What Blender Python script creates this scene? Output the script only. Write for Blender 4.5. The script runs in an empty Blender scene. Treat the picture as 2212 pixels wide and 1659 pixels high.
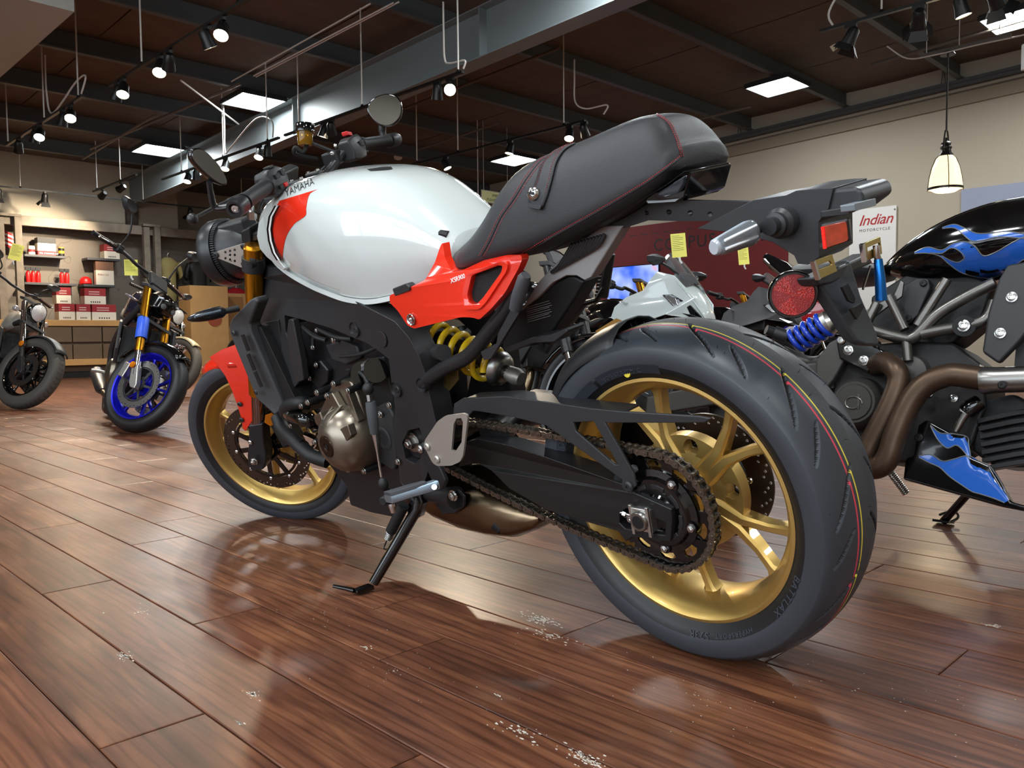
import bpy, bmesh, math, random
import numpy as np
from mathutils import Vector, Matrix, Euler
from mathutils.geometry import tessellate_polygon
random.seed(7)
S=bpy.context.scene
COL=S.collection
PI=math.pi
# ------------------------------------------------------------------ camera
W_,H_,F_=2212.0,1659.0,1782.26
CAM=Vector((0,0,0.5873))
CX=Vector((0.711932,-0.702190,-0.009093)); CF=Vector((0.700766,0.711210,-0.055744)); CU=Vector((0.045610,0.033314,0.998404))
cd=bpy.data.cameras.new('camera'); cam=bpy.data.objects.new('camera',cd); COL.objects.link(cam)
cd.sensor_fit='HORIZONTAL'; cd.sensor_width=36; cd.lens=F_/W_*36; cd.clip_start=0.02; cd.clip_end=100
cam.matrix_world=Matrix(((CX.x,CU.x,-CF.x,CAM.x),(CX.y,CU.y,-CF.y,CAM.y),(CX.z,CU.z,-CF.z,CAM.z),(0,0,0,1)))
S.camera=cam
# ------------------------------------------------------------------ world, exposure
wd=bpy.data.worlds.new('world'); S.world=wd; wd.use_nodes=True
wd.node_tree.nodes['Background'].inputs[0].default_value=(0.9,0.95,1,1); wd.node_tree.nodes['Background'].inputs[1].default_value=0.05
S.view_settings.view_transform='Standard'; S.view_settings.look='None'; S.view_settings.gamma=1; S.view_settings.use_curve_mapping=False
S.view_settings.exposure=0.2
S.cycles.use_denoising=True
S.cycles.use_adaptive_sampling=True; S.cycles.adaptive_threshold=.06
S.cycles.max_bounces=7; S.cycles.diffuse_bounces=3; S.cycles.glossy_bounces=4; S.cycles.transmission_bounces=6
S.cycles.sample_clamp_indirect=6.0; S.cycles.caustics_reflective=False; S.cycles.caustics_refractive=False
PANEL=60.0      # radiance of the ceiling panels
SPOT=190.0       # watts of a track spot
DAY=3.5         # radiance of the daylit shop window behind the camera
# ------------------------------------------------------------------ measuring helpers (a pixel of the photo -> point in the room)
def ray(px,py):
    return CX*((px-W_/2)/F_)+CF-CU*((py-H_/2)/F_)
def on(px,py,n,c):
    r=ray(px,py); n=Vector(n); return CAM+r*((c-n.dot(CAM))/n.dot(r))
def onX(px,py,X): return on(px,py,(1,0,0),X)
def onY(px,py,Y): return on(px,py,(0,1,0),Y)
def onZ(px,py,Z): return on(px,py,(0,0,1),Z)
def local(M,px,py,y):
    """point on the local plane y=const of frame M"""
    I=M.inverted(); o=I@CAM; r=I.to_3x3()@ray(px,py); return o+r*((y-o.y)/r.y)
# ------------------------------------------------------------------ geometry collector
def rot_to(a):
    a=Vector(a).normalized(); return a.to_track_quat('Z','Y').to_matrix()
class G:
    def __init__(s): s.v=[]; s.f=[]; s.m=[]; s.cur=0
    def add(s,vs,fs):
        b=len(s.v); s.v.extend([tuple(p) for p in vs]); s.f.extend([tuple(b+i for i in f) for f in fs]); s.m.extend([s.cur]*len(fs)); return s
    def loft(s,secs,closed=True,caps=True,loop=False):
        n=len(secs[0]); vs=[p for c in secs for p in c]; fs=[]; k=len(secs)
        for i in range(k if loop else k-1):
            a=i*n; b=((i+1)%k)*n
            for j in range(n if closed else n-1):
                j2=(j+1)%n; fs.append((a+j,a+j2,b+j2,b+j))
        if caps and closed and not loop: fs.append(tuple(range(n-1,-1,-1))); fs.append(tuple((k-1)*n+j for j in range(n)))
        return s.add(vs,fs)
    def tube(s,path,r,n=10,caps=True,loop=False,flat=1.0):
        P=[Vector(p) for p in path]; k=len(P); rs=r if isinstance(r,(list,tuple)) else [r]*k
        T=[]
        for i in range(k):
            if loop: t=P[(i+1)%k]-P[i-1]
            else: t=P[min(i+1,k-1)]-P[max(i-1,0)]
            T.append(t.normalized())
        up=Vector((0,0,1)) if abs(T[0].z)<.9 else Vector((1,0,0))
        nx=T[0].cross(up).normalized(); secs=[]
        for i in range(k):
            nx=(nx-T[i]*nx.dot(T[i])); nx=nx.normalized() if nx.length>1e-6 else T[i].orthogonal().normalized()
            ny=T[i].cross(nx)
            secs.append([P[i]+(nx*math.cos(2*PI*j/n)+ny*math.sin(2*PI*j/n)*flat)*rs[i] for j in range(n)])
        return s.loft(secs,True,caps,loop)
    def cyl(s,a,b,r,r2=None,n=20,caps=True):
        return s.tube([a,b],[r,r if r2 is None else r2],n,caps)
    def lathe(s,prof,o=(0,0,0),ax=(0,1,0),n=48,caps=False,a0=0,a1=2*PI):
        """prof: (radius, distance along axis)"""
        R=rot_to(ax); o=Vector(o); full=abs(a1-a0-2*PI)<1e-6; k=n if full else n+1; secs=[]
        for (r,t) in prof:
            secs.append([o+R@Vector((r*math.cos(a0+(a1-a0)*j/n),r*math.sin(a0+(a1-a0)*j/n),t)) for j in range(k)])
        return s.loft(secs,full,caps and full)
    def prism(s,pts,d,holes=()):
        d=Vector(d); loops=[[Vector(p) for p in pts]]+[[Vector(p) for p in h] for h in holes]
        tris=tessellate_polygon(loops); flat=[p for l in loops for p in l]; n=len(flat)
        fs=[]
        for t in tris: fs.append(tuple(t)); fs.append(tuple(n+i for i in reversed(t)))
        b=0
        for l in loops:
            k=len(l)
            for j in range(k): fs.append((b+j,b+(j+1)%k,n+b+(j+1)%k,n+b+j))
            b+=k
        return s.add(flat+[p+d for p in flat],fs)
    def box(s,c,sz,R=None):
        c=Vector(c); vs=[]
        for x in(-.5,.5):
            for y in(-.5,.5):
                for z in(-.5,.5):
                    p=Vector((x*sz[0],y*sz[1],z*sz[2])); vs.append(c+(R@p if R else p))
        return s.add(vs,[(0,1,3,2),(4,6,7,5),(0,4,5,1),(2,3,7,6),(0,2,6,4),(1,5,7,3)])
    def ell(s,c,r,n=20,m=12,R=None):
        c=Vector(c); r=(r,r,r) if not hasattr(r,'__len__') else r; secs=[]
        for i in range(m+1):
            a=PI*i/m-PI/2; q=max(math.cos(a),1e-4)
            sec=[]
            for j in range(n):
                p=Vector((r[0]*q*math.cos(2*PI*j/n),r[1]*q*math.sin(2*PI*j/n),r[2]*math.sin(a))); sec.append(c+(R@p if R else p))
            secs.append(sec)
        return s.loft(secs,True,True)
    def tf(s,M,i0=0):
        for i in range(i0,len(s.v)): s.v[i]=tuple(M@Vector(s.v[i]))
        return s
    def merge(s,g,M=None):
        b=len(s.v); s.v.extend([tuple(M@Vector(p)) if M else p for p in g.v]); s.f.extend([tuple(b+i for i in f) for f in g.f]); s.m.extend([x+s.cur for x in g.m]); return s
    def mesh(s,name,mats,ang=38):
        me=bpy.data.meshes.new(name); me.from_pydata(s.v,[],s.f)
        for m in (mats if isinstance(mats,(list,tuple)) else [mats]): me.materials.append(m)
        me.polygons.foreach_set('material_index',s.m); 
        bm=bmesh.new(); bm.from_mesh(me); bmesh.ops.recalc_face_normals(bm,faces=bm.faces); bm.to_mesh(me); bm.free()
        me.polygons.foreach_set('use_smooth',[True]*len(me.polygons)); me.set_sharp_from_angle(angle=math.radians(ang)); me.update()
        return me
def obj(name,g,mat,parent=None,bev=0,seg=2,sub=0,ang=38,M=None):
    me=g.mesh(name,mat,ang) if isinstance(g,G) else g
    o=bpy.data.objects.new(name,me); COL.objects.link(o)
    if parent: o.parent=parent
    if M is not None: o.matrix_local=M
    if sub:
        q=o.modifiers.new('sub','SUBSURF'); q.levels=sub; q.render_levels=sub
    if bev:
        q=o.modifiers.new('bev','BEVEL'); q.width=bev; q.segments=seg; q.limit_method='ANGLE'; q.angle_limit=math.radians(35); q.harden_normals=True
    return o
def thing(name,label,cat,M=None,group=None,kind=None):
    o=bpy.data.objects.new(name,None); COL.objects.link(o); o.empty_display_size=.1
    if M is not None: o.matrix_world=M
    return tag(o,label,cat,group,kind)
def tag(o,label=None,cat=None,group=None,kind=None):
    for k,v in (('label',label),('category',cat),('group',group),('kind',kind)):
        if v: o[k]=v
    return o
def copy_tree(o,parent=None):
    c=o.copy(); COL.objects.link(c)
    if parent is not None: c.parent=parent; c.matrix_parent_inverse=o.matrix_parent_inverse.copy()
    for ch in list(o.children): copy_tree(ch,c)
    return c
def text_mesh(s,size=1,extrude=0.0,shear=0,align='LEFT',spacing=1.0,bold=0.0):
    cu=bpy.data.curves.new('lettering','FONT'); cu.body=s; cu.size=size; cu.extrude=extrude; cu.shear=shear; cu.align_x=align; cu.space_character=spacing; cu.offset=bold; cu.resolution_u=3
    t=bpy.data.objects.new('lettering',cu); COL.objects.link(t); dg=bpy.context.evaluated_depsgraph_get(); dg.update()
    me=bpy.data.meshes.new_from_object(t.evaluated_get(dg)); bpy.data.objects.remove(t); bpy.data.curves.remove(cu); return me
def text(name,s,size,M,mat,parent,extrude=.0003,**k):
    me=text_mesh(s,size,extrude,**k); me.materials.clear(); me.materials.append(mat)
    return obj(name,me,mat,parent,M=M)
def frame(o,x,y):
    """matrix with origin o, x axis along x, y axis roughly along y"""
    x=Vector(x).normalized(); z=x.cross(Vector(y)).normalized(); y=z.cross(x); o=Vector(o)
    return Matrix(((x.x,y.x,z.x,o.x),(x.y,y.y,z.y,o.y),(x.z,y.z,z.z,o.z),(0,0,0,1)))
def rnd_poly(pts,r,n=4):
    """round the corners of a 3D polygon"""
    P=[Vector(p) for p in pts]; out=[]; k=len(P)
    for i in range(k):
        a,b,c=P[i-1],P[i],P[(i+1)%k]; u=(a-b); v=(c-b); q=min(r,u.length*.45,v.length*.45)
        p0=b+u.normalized()*q; p1=b+v.normalized()*q
        for j in range(n+1):
            t=j/n; out.append(p0*(1-t)**2+b*2*t*(1-t)+p1*t*t)
    return out
def spline(pts,n=6,loop=False):
    P=[Vector(p) for p in pts]; k=len(P); out=[]
    for i in range(k if loop else k-1):
        g=(lambda j:P[j%k]) if loop else (lambda j:P[max(0,min(k-1,j))])
        a,b,c,d=g(i-1),g(i),g(i+1),g(i+2)
        for j in range(n):
            t=j/n; out.append(.5*((2*b)+(c-a)*t+(2*a-5*b+4*c-d)*t*t+(3*b-a-3*c+d)*t**3))
    if not loop: out.append(P[-1])
    return out
def interp(xs,ys,x):
    return float(np.interp(x,xs,ys))
# ------------------------------------------------------------------ materials
MATS={}
def srgb(r,g,b):
    f=lambda c:(c/255/12.92) if c/255<=.04045 else ((c/255+.055)/1.055)**2.4
    return (f(r),f(g),f(b),1)
def mat(name,col,rough=.5,metal=0,coat=0,bump=0,bscale=200,var=0,vscale=5,spec=None,emit=None,es=0,trans=0,ior=1.45,flake=0,aniso=0,alpha=1):
    if name in MATS: return MATS[name]
    m=bpy.data.materials.new(name); m.use_nodes=True; nt=m.node_tree; N=nt.nodes; L=nt.links; b=N['Principled BSDF']
    b.inputs['Base Color'].default_value=col if len(col)==4 else (*col,1); b.inputs['Roughness'].default_value=rough; b.inputs['Metallic'].default_value=metal
    b.inputs['Coat Weight'].default_value=coat; b.inputs['Coat Roughness'].default_value=.03; b.inputs['Transmission Weight'].default_value=trans; b.inputs['IOR'].default_value=ior; b.inputs['Alpha'].default_value=alpha
    if spec is not None: b.inputs['Specular IOR Level'].default_value=spec
    if emit:
        b.inputs['Emission Color'].default_value=emit; b.inputs['Emission Strength'].default_value=es
        m.cycles.emission_sampling='FRONT_BACK' if es>3 and name!='halogen lens' else 'NONE'
    tc=N.new('ShaderNodeTexCoord')
    if bump:
        n=N.new('ShaderNodeTexNoise'); n.inputs['Scale'].default_value=bscale; n.inputs['Detail'].default_value=3; L.new(tc.outputs['Object'],n.inputs['Vector'])
        bp=N.new('ShaderNodeBump'); bp.inputs['Strength'].default_value=bump; bp.inputs['Distance'].default_value=.002; L.new(n.outputs['Fac'],bp.inputs['Height']); L.new(bp.outputs['Normal'],b.inputs['Normal'])
    if var:
        n=N.new('ShaderNodeTexNoise'); n.inputs['Scale'].default_value=vscale; n.inputs['Detail'].default_value=4; L.new(tc.outputs['Object'],n.inputs['Vector'])
        mx=N.new('ShaderNodeMix'); mx.data_type='RGBA'; mx.blend_type='MULTIPLY'; mx.inputs[0].default_value=1
        r=N.new('ShaderNodeValToRGB'); r.color_ramp.elements[0].position=.3; r.color_ramp.elements[1].position=.7; v=1-var
        r.color_ramp.elements[0].color=(v,v,v,1); r.color_ramp.elements[1].color=(1,1,1,1); L.new(n.outputs['Fac'],r.inputs['Fac'])
        mx.inputs[6].default_value=col if len(col)==4 else (*col,1); L.new(r.outputs['Color'],mx.inputs[7]); L.new(mx.outputs[2],b.inputs['Base Color'])
    if flake:
        n=N.new('ShaderNodeTexVoronoi'); n.inputs['Scale'].default_value=2500; L.new(tc.outputs['Object'],n.inputs['Vector'])
        mp=N.new('ShaderNodeMapRange'); mp.inputs['To Min'].default_value=rough; mp.inputs['To Max'].default_value=rough+flake; L.new(n.outputs['Distance'],mp.inputs['Value']); L.new(mp.outputs['Result'],b.inputs['Roughness'])
    MATS[name]=m; return m
m_black=mat('satin black plastic',srgb(42,43,45),.42,bump=.06,bscale=900)
m_blackm=mat('matte black paint',srgb(34,34,36),.38,bump=.04,bscale=1500)
m_blackg=mat('gloss black',srgb(8,8,9),.1,coat=.6)
m_dark=mat('dark void plastic',srgb(17,17,18),.55)
m_chrome=mat('chrome',srgb(220,222,225),.08,1)
m_zinc=mat('zinc bolt steel',srgb(200,200,198),.22,1)
m_steel=mat('brushed steel',srgb(150,148,144),.3,1)
m_alu=mat('bare aluminium',srgb(205,203,198),.33,1,bump=.03,bscale=600)
m_rubber=mat('black rubber',srgb(24,25,26),.55,bump=.1,bscale=700)
m_white=mat('plain white',srgb(235,238,236),.4)
m_red=mat('plain red',srgb(190,25,25),.35)
m_yellow=mat('price tag yellow',srgb(238,232,110),.5)
m_ink=mat('black ink',srgb(22,22,22),.5)
m_wood=None
def node_mat(name):
    m=bpy.data.materials.new(name); m.use_nodes=True; MATS[name]=m; return m,m.node_tree.nodes,m.node_tree.links,m.node_tree.nodes['Principled BSDF']
# ================================================================== THE ROOM
XR,YB,XL,YF=12.15,15.75,-4.0,-5.0     # right wall, back wall, and the side and front of the shop behind the camera
SLOPE=.036
def zroof(off,Y): return .5873+off-SLOPE*Y
m_wall=mat('beige wall paint',srgb(180,170,152),.75,bump=.08,bscale=120,var=.05,vscale=.8)
m_roof=mat('dark brown roof deck',srgb(104,92,82),.8,bump=.15,bscale=60,var=.2,vscale=6)
m_purlin=mat('dark grey steel paint',srgb(84,88,90),.55,var=.1,vscale=3)
m_girder=mat('grey girder paint',srgb(122,130,132),.45,var=.05,vscale=2)
m_lightgrey=mat('light grey gypsum',srgb(176,176,170),.7)
m_track=mat('track black',srgb(20,20,20),.4)
m_conduit=mat('white conduit',srgb(205,200,192),.4)
m_pipe=mat('painted pipe grey brown',srgb(96,88,80),.5)
def struct(name,g,m,parent=None,**k):
    o=obj(name,g,m,parent,**k)
    if parent is None: o['kind']='structure'
    return o
# ---- wood floor
OFF,PWID,PLEN=.3862,.15923,1.22
def wood_floor_mat(name,from_object):
    m,N,L,b=node_mat(name)
    geo=N.new('ShaderNodeNewGeometry')
    if from_object:
        oi=N.new('ShaderNodeObjectInfo'); sep=N.new('ShaderNodeSeparateColor'); L.new(oi.outputs['Color'],sep.inputs[0]); rr,gg=sep.outputs[0],sep.outputs[1]
    else:
        at=N.new('ShaderNodeAttribute'); at.attribute_name='plank_tone'; sep=N.new('ShaderNodeSeparateColor'); L.new(at.outputs['Color'],sep.inputs[0]); rr,gg=sep.outputs[0],sep.outputs[1]
    # shift the grain per plank
    cmb=N.new('ShaderNodeCombineXYZ')
    m1=N.new('ShaderNodeMath'); m1.operation='MULTIPLY'; m1.inputs[1].default_value=37; L.new(rr,m1.inputs[0]); L.new(m1.outputs[0],cmb.inputs[0])
    m2=N.new('ShaderNodeMath'); m2.operation='MULTIPLY'; m2.inputs[1].default_value=53; L.new(gg,m2.inputs[0]); L.new(m2.outputs[0],cmb.inputs[1])
    add=N.new('ShaderNodeVectorMath'); add.operation='ADD'; L.new(geo.outputs['Position'],add.inputs[0]); L.new(cmb.outputs[0],add.inputs[1])
    mp=N.new('ShaderNodeMapping'); mp.inputs['Scale'].default_value=(9,1.1,1); L.new(add.outputs[0],mp.inputs['Vector'])
    n1=N.new('ShaderNodeTexNoise'); n1.inputs['Scale'].default_value=2.2; n1.inputs['Detail'].default_value=5; n1.inputs['Distortion'].default_value=1.4; L.new(mp.outputs[0],n1.inputs['Vector'])
    r1=N.new('ShaderNodeValToRGB'); e=r1.color_ramp.elements; e[0].position=.28; e[0].color=srgb(66,38,27); e[1].position=.75; e[1].color=srgb(132,86,58)
    x=e.new(.5); x.color=srgb(100,60,42); L.new(n1.outputs['Fac'],r1.inputs['Fac'])
    # growth rings
    mp2=N.new('ShaderNodeMapping'); mp2.inputs['Scale'].default_value=(16,1.3,1); L.new(add.outputs[0],mp2.inputs['Vector'])
    wv=N.new('ShaderNodeTexWave'); wv.inputs['Scale'].default_value=.9; wv.inputs['Distortion'].default_value=9; wv.inputs['Detail'].default_value=3; wv.inputs['Detail Scale'].default_value=.8; L.new(mp2.outputs[0],wv.inputs['Vector'])
    r2=N.new('ShaderNodeValToRGB'); r2.color_ramp.elements[0].position=.0; r2.color_ramp.elements[0].color=(.55,.5,.47,1); r2.color_ramp.elements[1].position=.35; r2.color_ramp.elements[1].color=(1,1,1,1); L.new(wv.outputs['Fac'],r2.inputs['Fac'])
    mx=N.new('ShaderNodeMix'); mx.data_type='RGBA'; mx.blend_type='MULTIPLY'; mx.inputs[0].default_value=.75; L.new(r1.outputs['Color'],mx.inputs[6]); L.new(r2.outputs['Color'],mx.inputs[7])
    # fine pores
    mp3=N.new('ShaderNodeMapping'); mp3.inputs['Scale'].default_value=(260,9,1); L.new(add.outputs[0],mp3.inputs['Vector'])
    n3=N.new('ShaderNodeTexNoise'); n3.inputs['Scale'].default_value=1; n3.inputs['Detail'].default_value=2; L.new(mp3.outputs[0],n3.inputs['Vector'])
    r3=N.new('ShaderNodeValToRGB'); r3.color_ramp.elements[0].position=.3; r3.color_ramp.elements[0].color=(.62,.6,.58,1); r3.color_ramp.elements[1].position=.55; L.new(n3.outputs['Fac'],r3.inputs['Fac'])
    mx2=N.new('ShaderNodeMix'); mx2.data_type='RGBA'; mx2.blend_type='MULTIPLY'; mx2.inputs[0].default_value=.6; L.new(mx.outputs[2],mx2.inputs[6]); L.new(r3.outputs['Color'],mx2.inputs[7])
    # plank tone
    hs=N.new('ShaderNodeHueSaturation'); mr=N.new('ShaderNodeMapRange'); mr.inputs['To Min'].default_value=.8; mr.inputs['To Max'].default_value=1.2; L.new(rr,mr.inputs['Value']); L.new(mr.outputs[0],hs.inputs['Value']); hs.inputs['Saturation'].default_value=1.0; L.new(mx2.outputs[2],hs.inputs['Color'])
    # white scuffs and dust: sparse specks
    vo=N.new('ShaderNodeTexVoronoi'); vo.inputs['Scale'].default_value=26; L.new(geo.outputs['Position'],vo.inputs['Vector'])
    n4=N.new('ShaderNodeTexNoise'); n4.inputs['Scale'].default_value=1.7; n4.inputs['Detail'].default_value=3; L.new(geo.outputs['Position'],n4.inputs['Vector'])
    sc=N.new('ShaderNodeMath'); sc.operation='MULTIPLY'; sc.inputs[1].default_value=.050; L.new(n4.outputs['Fac'],sc.inputs[0])
    sb=N.new('ShaderNodeMath'); sb.operation='SUBTRACT'; sb.inputs[1].default_value=.0215; L.new(sc.outputs[0],sb.inputs[0])
    wn=N.new('ShaderNodeSeparateColor'); L.new(vo.outputs['Color'],wn.inputs[0])
    sz=N.new('ShaderNodeMath'); sz.operation='MULTIPLY'; L.new(sb.outputs[0],sz.inputs[0]); L.new(wn.outputs[0],sz.inputs[1])
    lt=N.new('ShaderNodeMath'); lt.operation='LESS_THAN'; L.new(vo.outputs['Distance'],lt.inputs[0]); L.new(sz.outputs[0],lt.inputs[1])
    mx3=N.new('ShaderNodeMix'); mx3.data_type='RGBA'; L.new(lt.outputs[0],mx3.inputs[0]); L.new(hs.outputs[0],mx3.inputs[6]); mx3.inputs[7].default_value=srgb(215,205,190)
    L.new(mx3.outputs[2],b.inputs['Base Color'])
    # gloss with smears
    n5=N.new('ShaderNodeTexNoise'); n5.inputs['Scale'].default_value=3.5; n5.inputs['Detail'].default_value=4; L.new(geo.outputs['Position'],n5.inputs['Vector'])
    mr2=N.new('ShaderNodeMapRange'); mr2.inputs['From Min'].default_value=.3; mr2.inputs['From Max'].default_value=.7; mr2.inputs['To Min'].default_value=.29; mr2.inputs['To Max'].default_value=.37; L.new(n5.outputs['Fac'],mr2.inputs['Value'])
    L.new(mr2.outputs[0],b.inputs['Roughness']); b.inputs['Specular IOR Level'].default_value=.5
    bp=N.new('ShaderNodeBump'); bp.inputs['Strength'].default_value=.05; bp.inputs['Distance'].default_value=.0004; L.new(n3.outputs['Fac'],bp.inputs['Height'])
    return m
m_floor=wood_floor_mat('walnut vinyl plank',True); m_floor2=wood_floor_mat('walnut vinyl plank far',False)
fl=struct('floor',G().box(((XL+XR)/2,(YF+YB)/2,-.02),(XR-XL,YB-YF,.02)),mat('plank joint dark',srgb(28,16,12),.8)); fl['label']='brown wood plank showroom floor'
def plank_geo(x0,y0,x1,y1,z=0.0):
    gp=.0011; c=.0022; a=(x0+gp,y0+gp,x1-gp,y1-gp); i=(x0+gp+c,y0+gp+c,x1-gp-c,y1-gp-c)
    q=lambda r,z:[(r[0],r[1],z),(r[2],r[1],z),(r[2],r[3],z),(r[0],r[3],z)]
    return q(a,-.0098)+q(a,z-.0009)+q(i,z),[(0,1,5,4),(1,2,6,5),(2,3,7,6),(3,0,4,7),(4,5,9,8),(5,6,10,9),(6,7,11,10),(7,4,8,11),(8,9,10,11)]
ENDS={1:2.125,0:1.25,4:1.475,5:1.073,7:1.70,2:2.885,6:.72,3:2.45,8:1.2,9:.9}
def inview(x,y):
    p=Vector((x,y,0))-CAM; d=p.dot(CF)
    if d<.3: return False
    u=W_/2+F_*p.dot(CX)/d; v=H_/2-F_*p.dot(CU)/d
    return -450<u<W_+450 and v<H_+700
allp=[]
r0=int((XL-OFF)/PWID)-1
for k in range(r0,int((XR-OFF)/PWID)+2):
    x0=OFF+k*PWID; x1=x0+PWID
    if x1<=XL or x0>=XR: continue
    x0=max(x0,XL); x1=min(x1,XR)
    random.seed(1000+k); e=ENDS.get(k,random.random()*PLEN); y=e-math.ceil((e-YF)/PLEN)*PLEN
    while y<YB:
        y0,y1=max(y,YF),min(y+PLEN,YB); y+=PLEN
        if y1-y0<.02: continue
        allp.append((x0,y0,x1,y1,random.random(),random.random()))
def pkey(p):
    cx,cy=(p[0]+p[2])/2,(p[1]+p[3])/2; vis=any(inview(a,b) for a in(p[0],p[2]) for b in(p[1],cy,p[3])); return (0 if vis else 1, math.hypot(cx,cy))
allp.sort(key=pkey)
pm=G().add(*plank_geo(0,0,PWID,PLEN)).mesh('plank',m_floor,5)
for p in allp[:290]:
    if abs(p[3]-p[1]-PLEN)<1e-4 and abs(p[2]-p[0]-PWID)<1e-4: me=pm
    else: me=G().add(*plank_geo(0,0,p[2]-p[0],p[3]-p[1])).mesh('plank',m_floor,5)
    o=bpy.data.objects.new('plank',me); COL.objects.link(o); o.parent=fl; o.location=(p[0],p[1],0); o.color=(p[4],p[5],0,1)
g=G(); cols=[]
for p in allp[290:]:
    g.add(*plank_geo(*p[:4])); cols+=[(p[4],p[5],0,1)]*12
me=g.mesh('far_planks',m_floor2,5); ca=me.color_attributes.new('plank_tone','FLOAT_COLOR','POINT'); ca.data.foreach_set('color',[c for q in cols for c in q])
o=obj('far_planks',me,None,fl); o['kind']='stuff'
# dust flakes and scuffs lying on the planks
def scuff(px,py,rad,n,seed,flake=.0035):
    rn=random.Random(seed); c=onZ(px,py,0); g=G()
    for i in range(n):
        a=rn.random()*2*PI; q=rad*abs(rn.gauss(0,.45)); x=c.x+q*math.cos(a)*.55; y=c.y+q*math.sin(a)*1.3; s=flake*rn.uniform(.25,1)
        k=rn.randint(4,6); r0=rn.random()*6; P=[(x+s*rn.uniform(.4,1)*math.cos(r0+2*PI*j/k)*.6,y+s*1.5*rn.uniform(.4,1)*math.sin(r0+2*PI*j/k),.0002) for j in range(k)]
        g.prism(P,(0,0,.0004))
    o=obj('floor_scuff',g,mat('pale floor dust',srgb(206,198,184),.6),fl); o['kind']='stuff'
for i,a in enumerate(((1165,1338,.05,160),(1185,1372,.06,60),(270,1418,.03,70),(545,1500,.022,50),(790,1398,.012,16),(1075,1502,.010,10),(2145,1352,.02,30),(1265,1640,.05,80),(1120,1580,.05,40),(518,1563,.015,20),(850,1450,.25,40),(1500,1500,.4,50),(700,1330,.3,40),(1900,1500,.4,40),(300,1320,.05,25),(225,1325,.012,10))): scuff(a[0],a[1],a[2],a[3],40+i,.0035 if a[2]<.1 else .0014)
# ---- walls
def shop_window(n,o,ex,w,h):
    """daylight shop window: frame, mullions and bright panes"""
    o=Vector(o); ex=Vector(ex); up=Vector((0,0,1)); nrm=ex.cross(up)
    M=frame(o,ex,up); t=bpy.data.objects.new('window_%d'%n,None); COL.objects.link(t); t.matrix_world=M; t['kind']='structure'
    mp=mat('daylight pane',(.8,.9,1,1),.2,emit=(.82,.91,1,1),es=DAY); mf=mat('window frame dark bronze',srgb(44,40,36),.4)
    k=6
    for i in range(k): obj('pane',G().add([(w*i/k+.03,.05,.012),(w*(i+1)/k-.03,.05,.012),(w*(i+1)/k-.03,h-.05,.012),(w*i/k+.03,h-.05,.012)],[(0,1,2,3)]),mp,t)
    for i in range(k+1): obj('mullion',G().box((w*i/k,h/2,.03),(.06,h,.06)),mf,t)
    for z in (0,h): obj('rail',G().box((w/2,z,.03),(w,.06,.06)),mf,t)
shop_window(1,(XL+.05,5.4,.4),(0,-1,0),9.5,2.7)
shop_window(2,(-2.6,YF+.01,.5),(-1,0,0),-0.001 or 1,2.3) if False else None
zt=4.75
struct('wall_right',G().box((XR+.1,(YF+YB)/2,zt/2),(.2,YB-YF+.4,zt)),m_wall)
struct('wall_left',G().box((XL-.1,(YF+YB)/2,zt/2),(.2,YB-YF+.4,zt)),m_wall)
struct('wall_front',G().box(((XL+XR)/2,YF-.1,zt/2),(XR-XL,.2,zt)),m_wall)
# back wall stops left of an opening: (the dark upper bay beyond it)
xe=onY(383,440,YB).x
struct('wall_back',G().box(((XL+xe)/2,YB+.1,zt/2),(xe-XL,.2,zt)),m_wall)
struct('wall_recess',G().box(((xe+XR)/2,YB+1.5,zt/2),(XR-xe+.6,.2,zt)),mat('recess wall paint',srgb(176,164,146),.8))
struct('floor_recess',G().box(((xe+XR)/2,YB+.75,-.01),(XR-xe,1.5,.02)),m_floor2)
# roof deck: sloped slab with panel seams
def slab(x0,x1,y0,y1,off0,off1):
    vs=[]
    for y in (y0,y1):
        for x in(x0,x1):
            for o_ in(off0,off1): vs.append((x,y,zroof(o_,y)))
    return vs,[(0,1,3,2),(4,6,7,5),(0,4,5,1),(2,3,7,6),(0,2,6,4),(1,5,7,3)]
ROOF=3.73
ce=struct('ceiling',G().add(*slab(XL-.2,XR+.2,YF-.2,YB+1.7,ROOF,ROOF+.08)),m_roof)
random.seed(3)
# insulation facing strips between purlins, each sagging a little
g=G(); x=XL
PY=[5.30+1.53*k for k in range(-6,8)]
while x<XR:
    for a,b in zip(PY[:-1],PY[1:]):
        if not(b<YB+.2): continue
        secs=[]
        for i in range(5):
            t=i/4; s=-.012*math.sin(PI*t)
            secs.append([(x+.006,a+(b-a)*t,zroof(ROOF-.004+s,a+(b-a)*t)),(x+.9,a+(b-a)*t,zroof(ROOF-.004+s-.008*math.sin(PI*t),a+(b-a)*t)),(x+1.82,a+(b-a)*t,zroof(ROOF-.004+s,a+(b-a)*t))])
        g.loft(secs,False,False)
    x+=1.83
o=obj('insulation_facing',g,m_roof,ce); o['kind']='stuff'
# ---- purlins: Z sections running along X
pg=None
for y in PY:
    if y>YB-.05 or y<YF: continue
    zb=zroof(3.5,y)
    if pg is None:
        g=G(); pts=[(0,0,0),(0,-.075,0),(0,-.075,.018),(0,-.072,.018),(0,-.072,.003),(0,-.003,.003),(0,-.003,.217),(0,.07,.217),(0,.07,.22),(0,0,.22)]
        g.prism([(XL,p[1],p[2]) for p in pts],(XR-XL,0,0)); pm_=g.mesh('purlin',m_purlin)
    o=bpy.data.objects.new('trim_purlin',pm_); COL.objects.link(o); o.location=(0,y,zb); o['kind']='structure'
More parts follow.
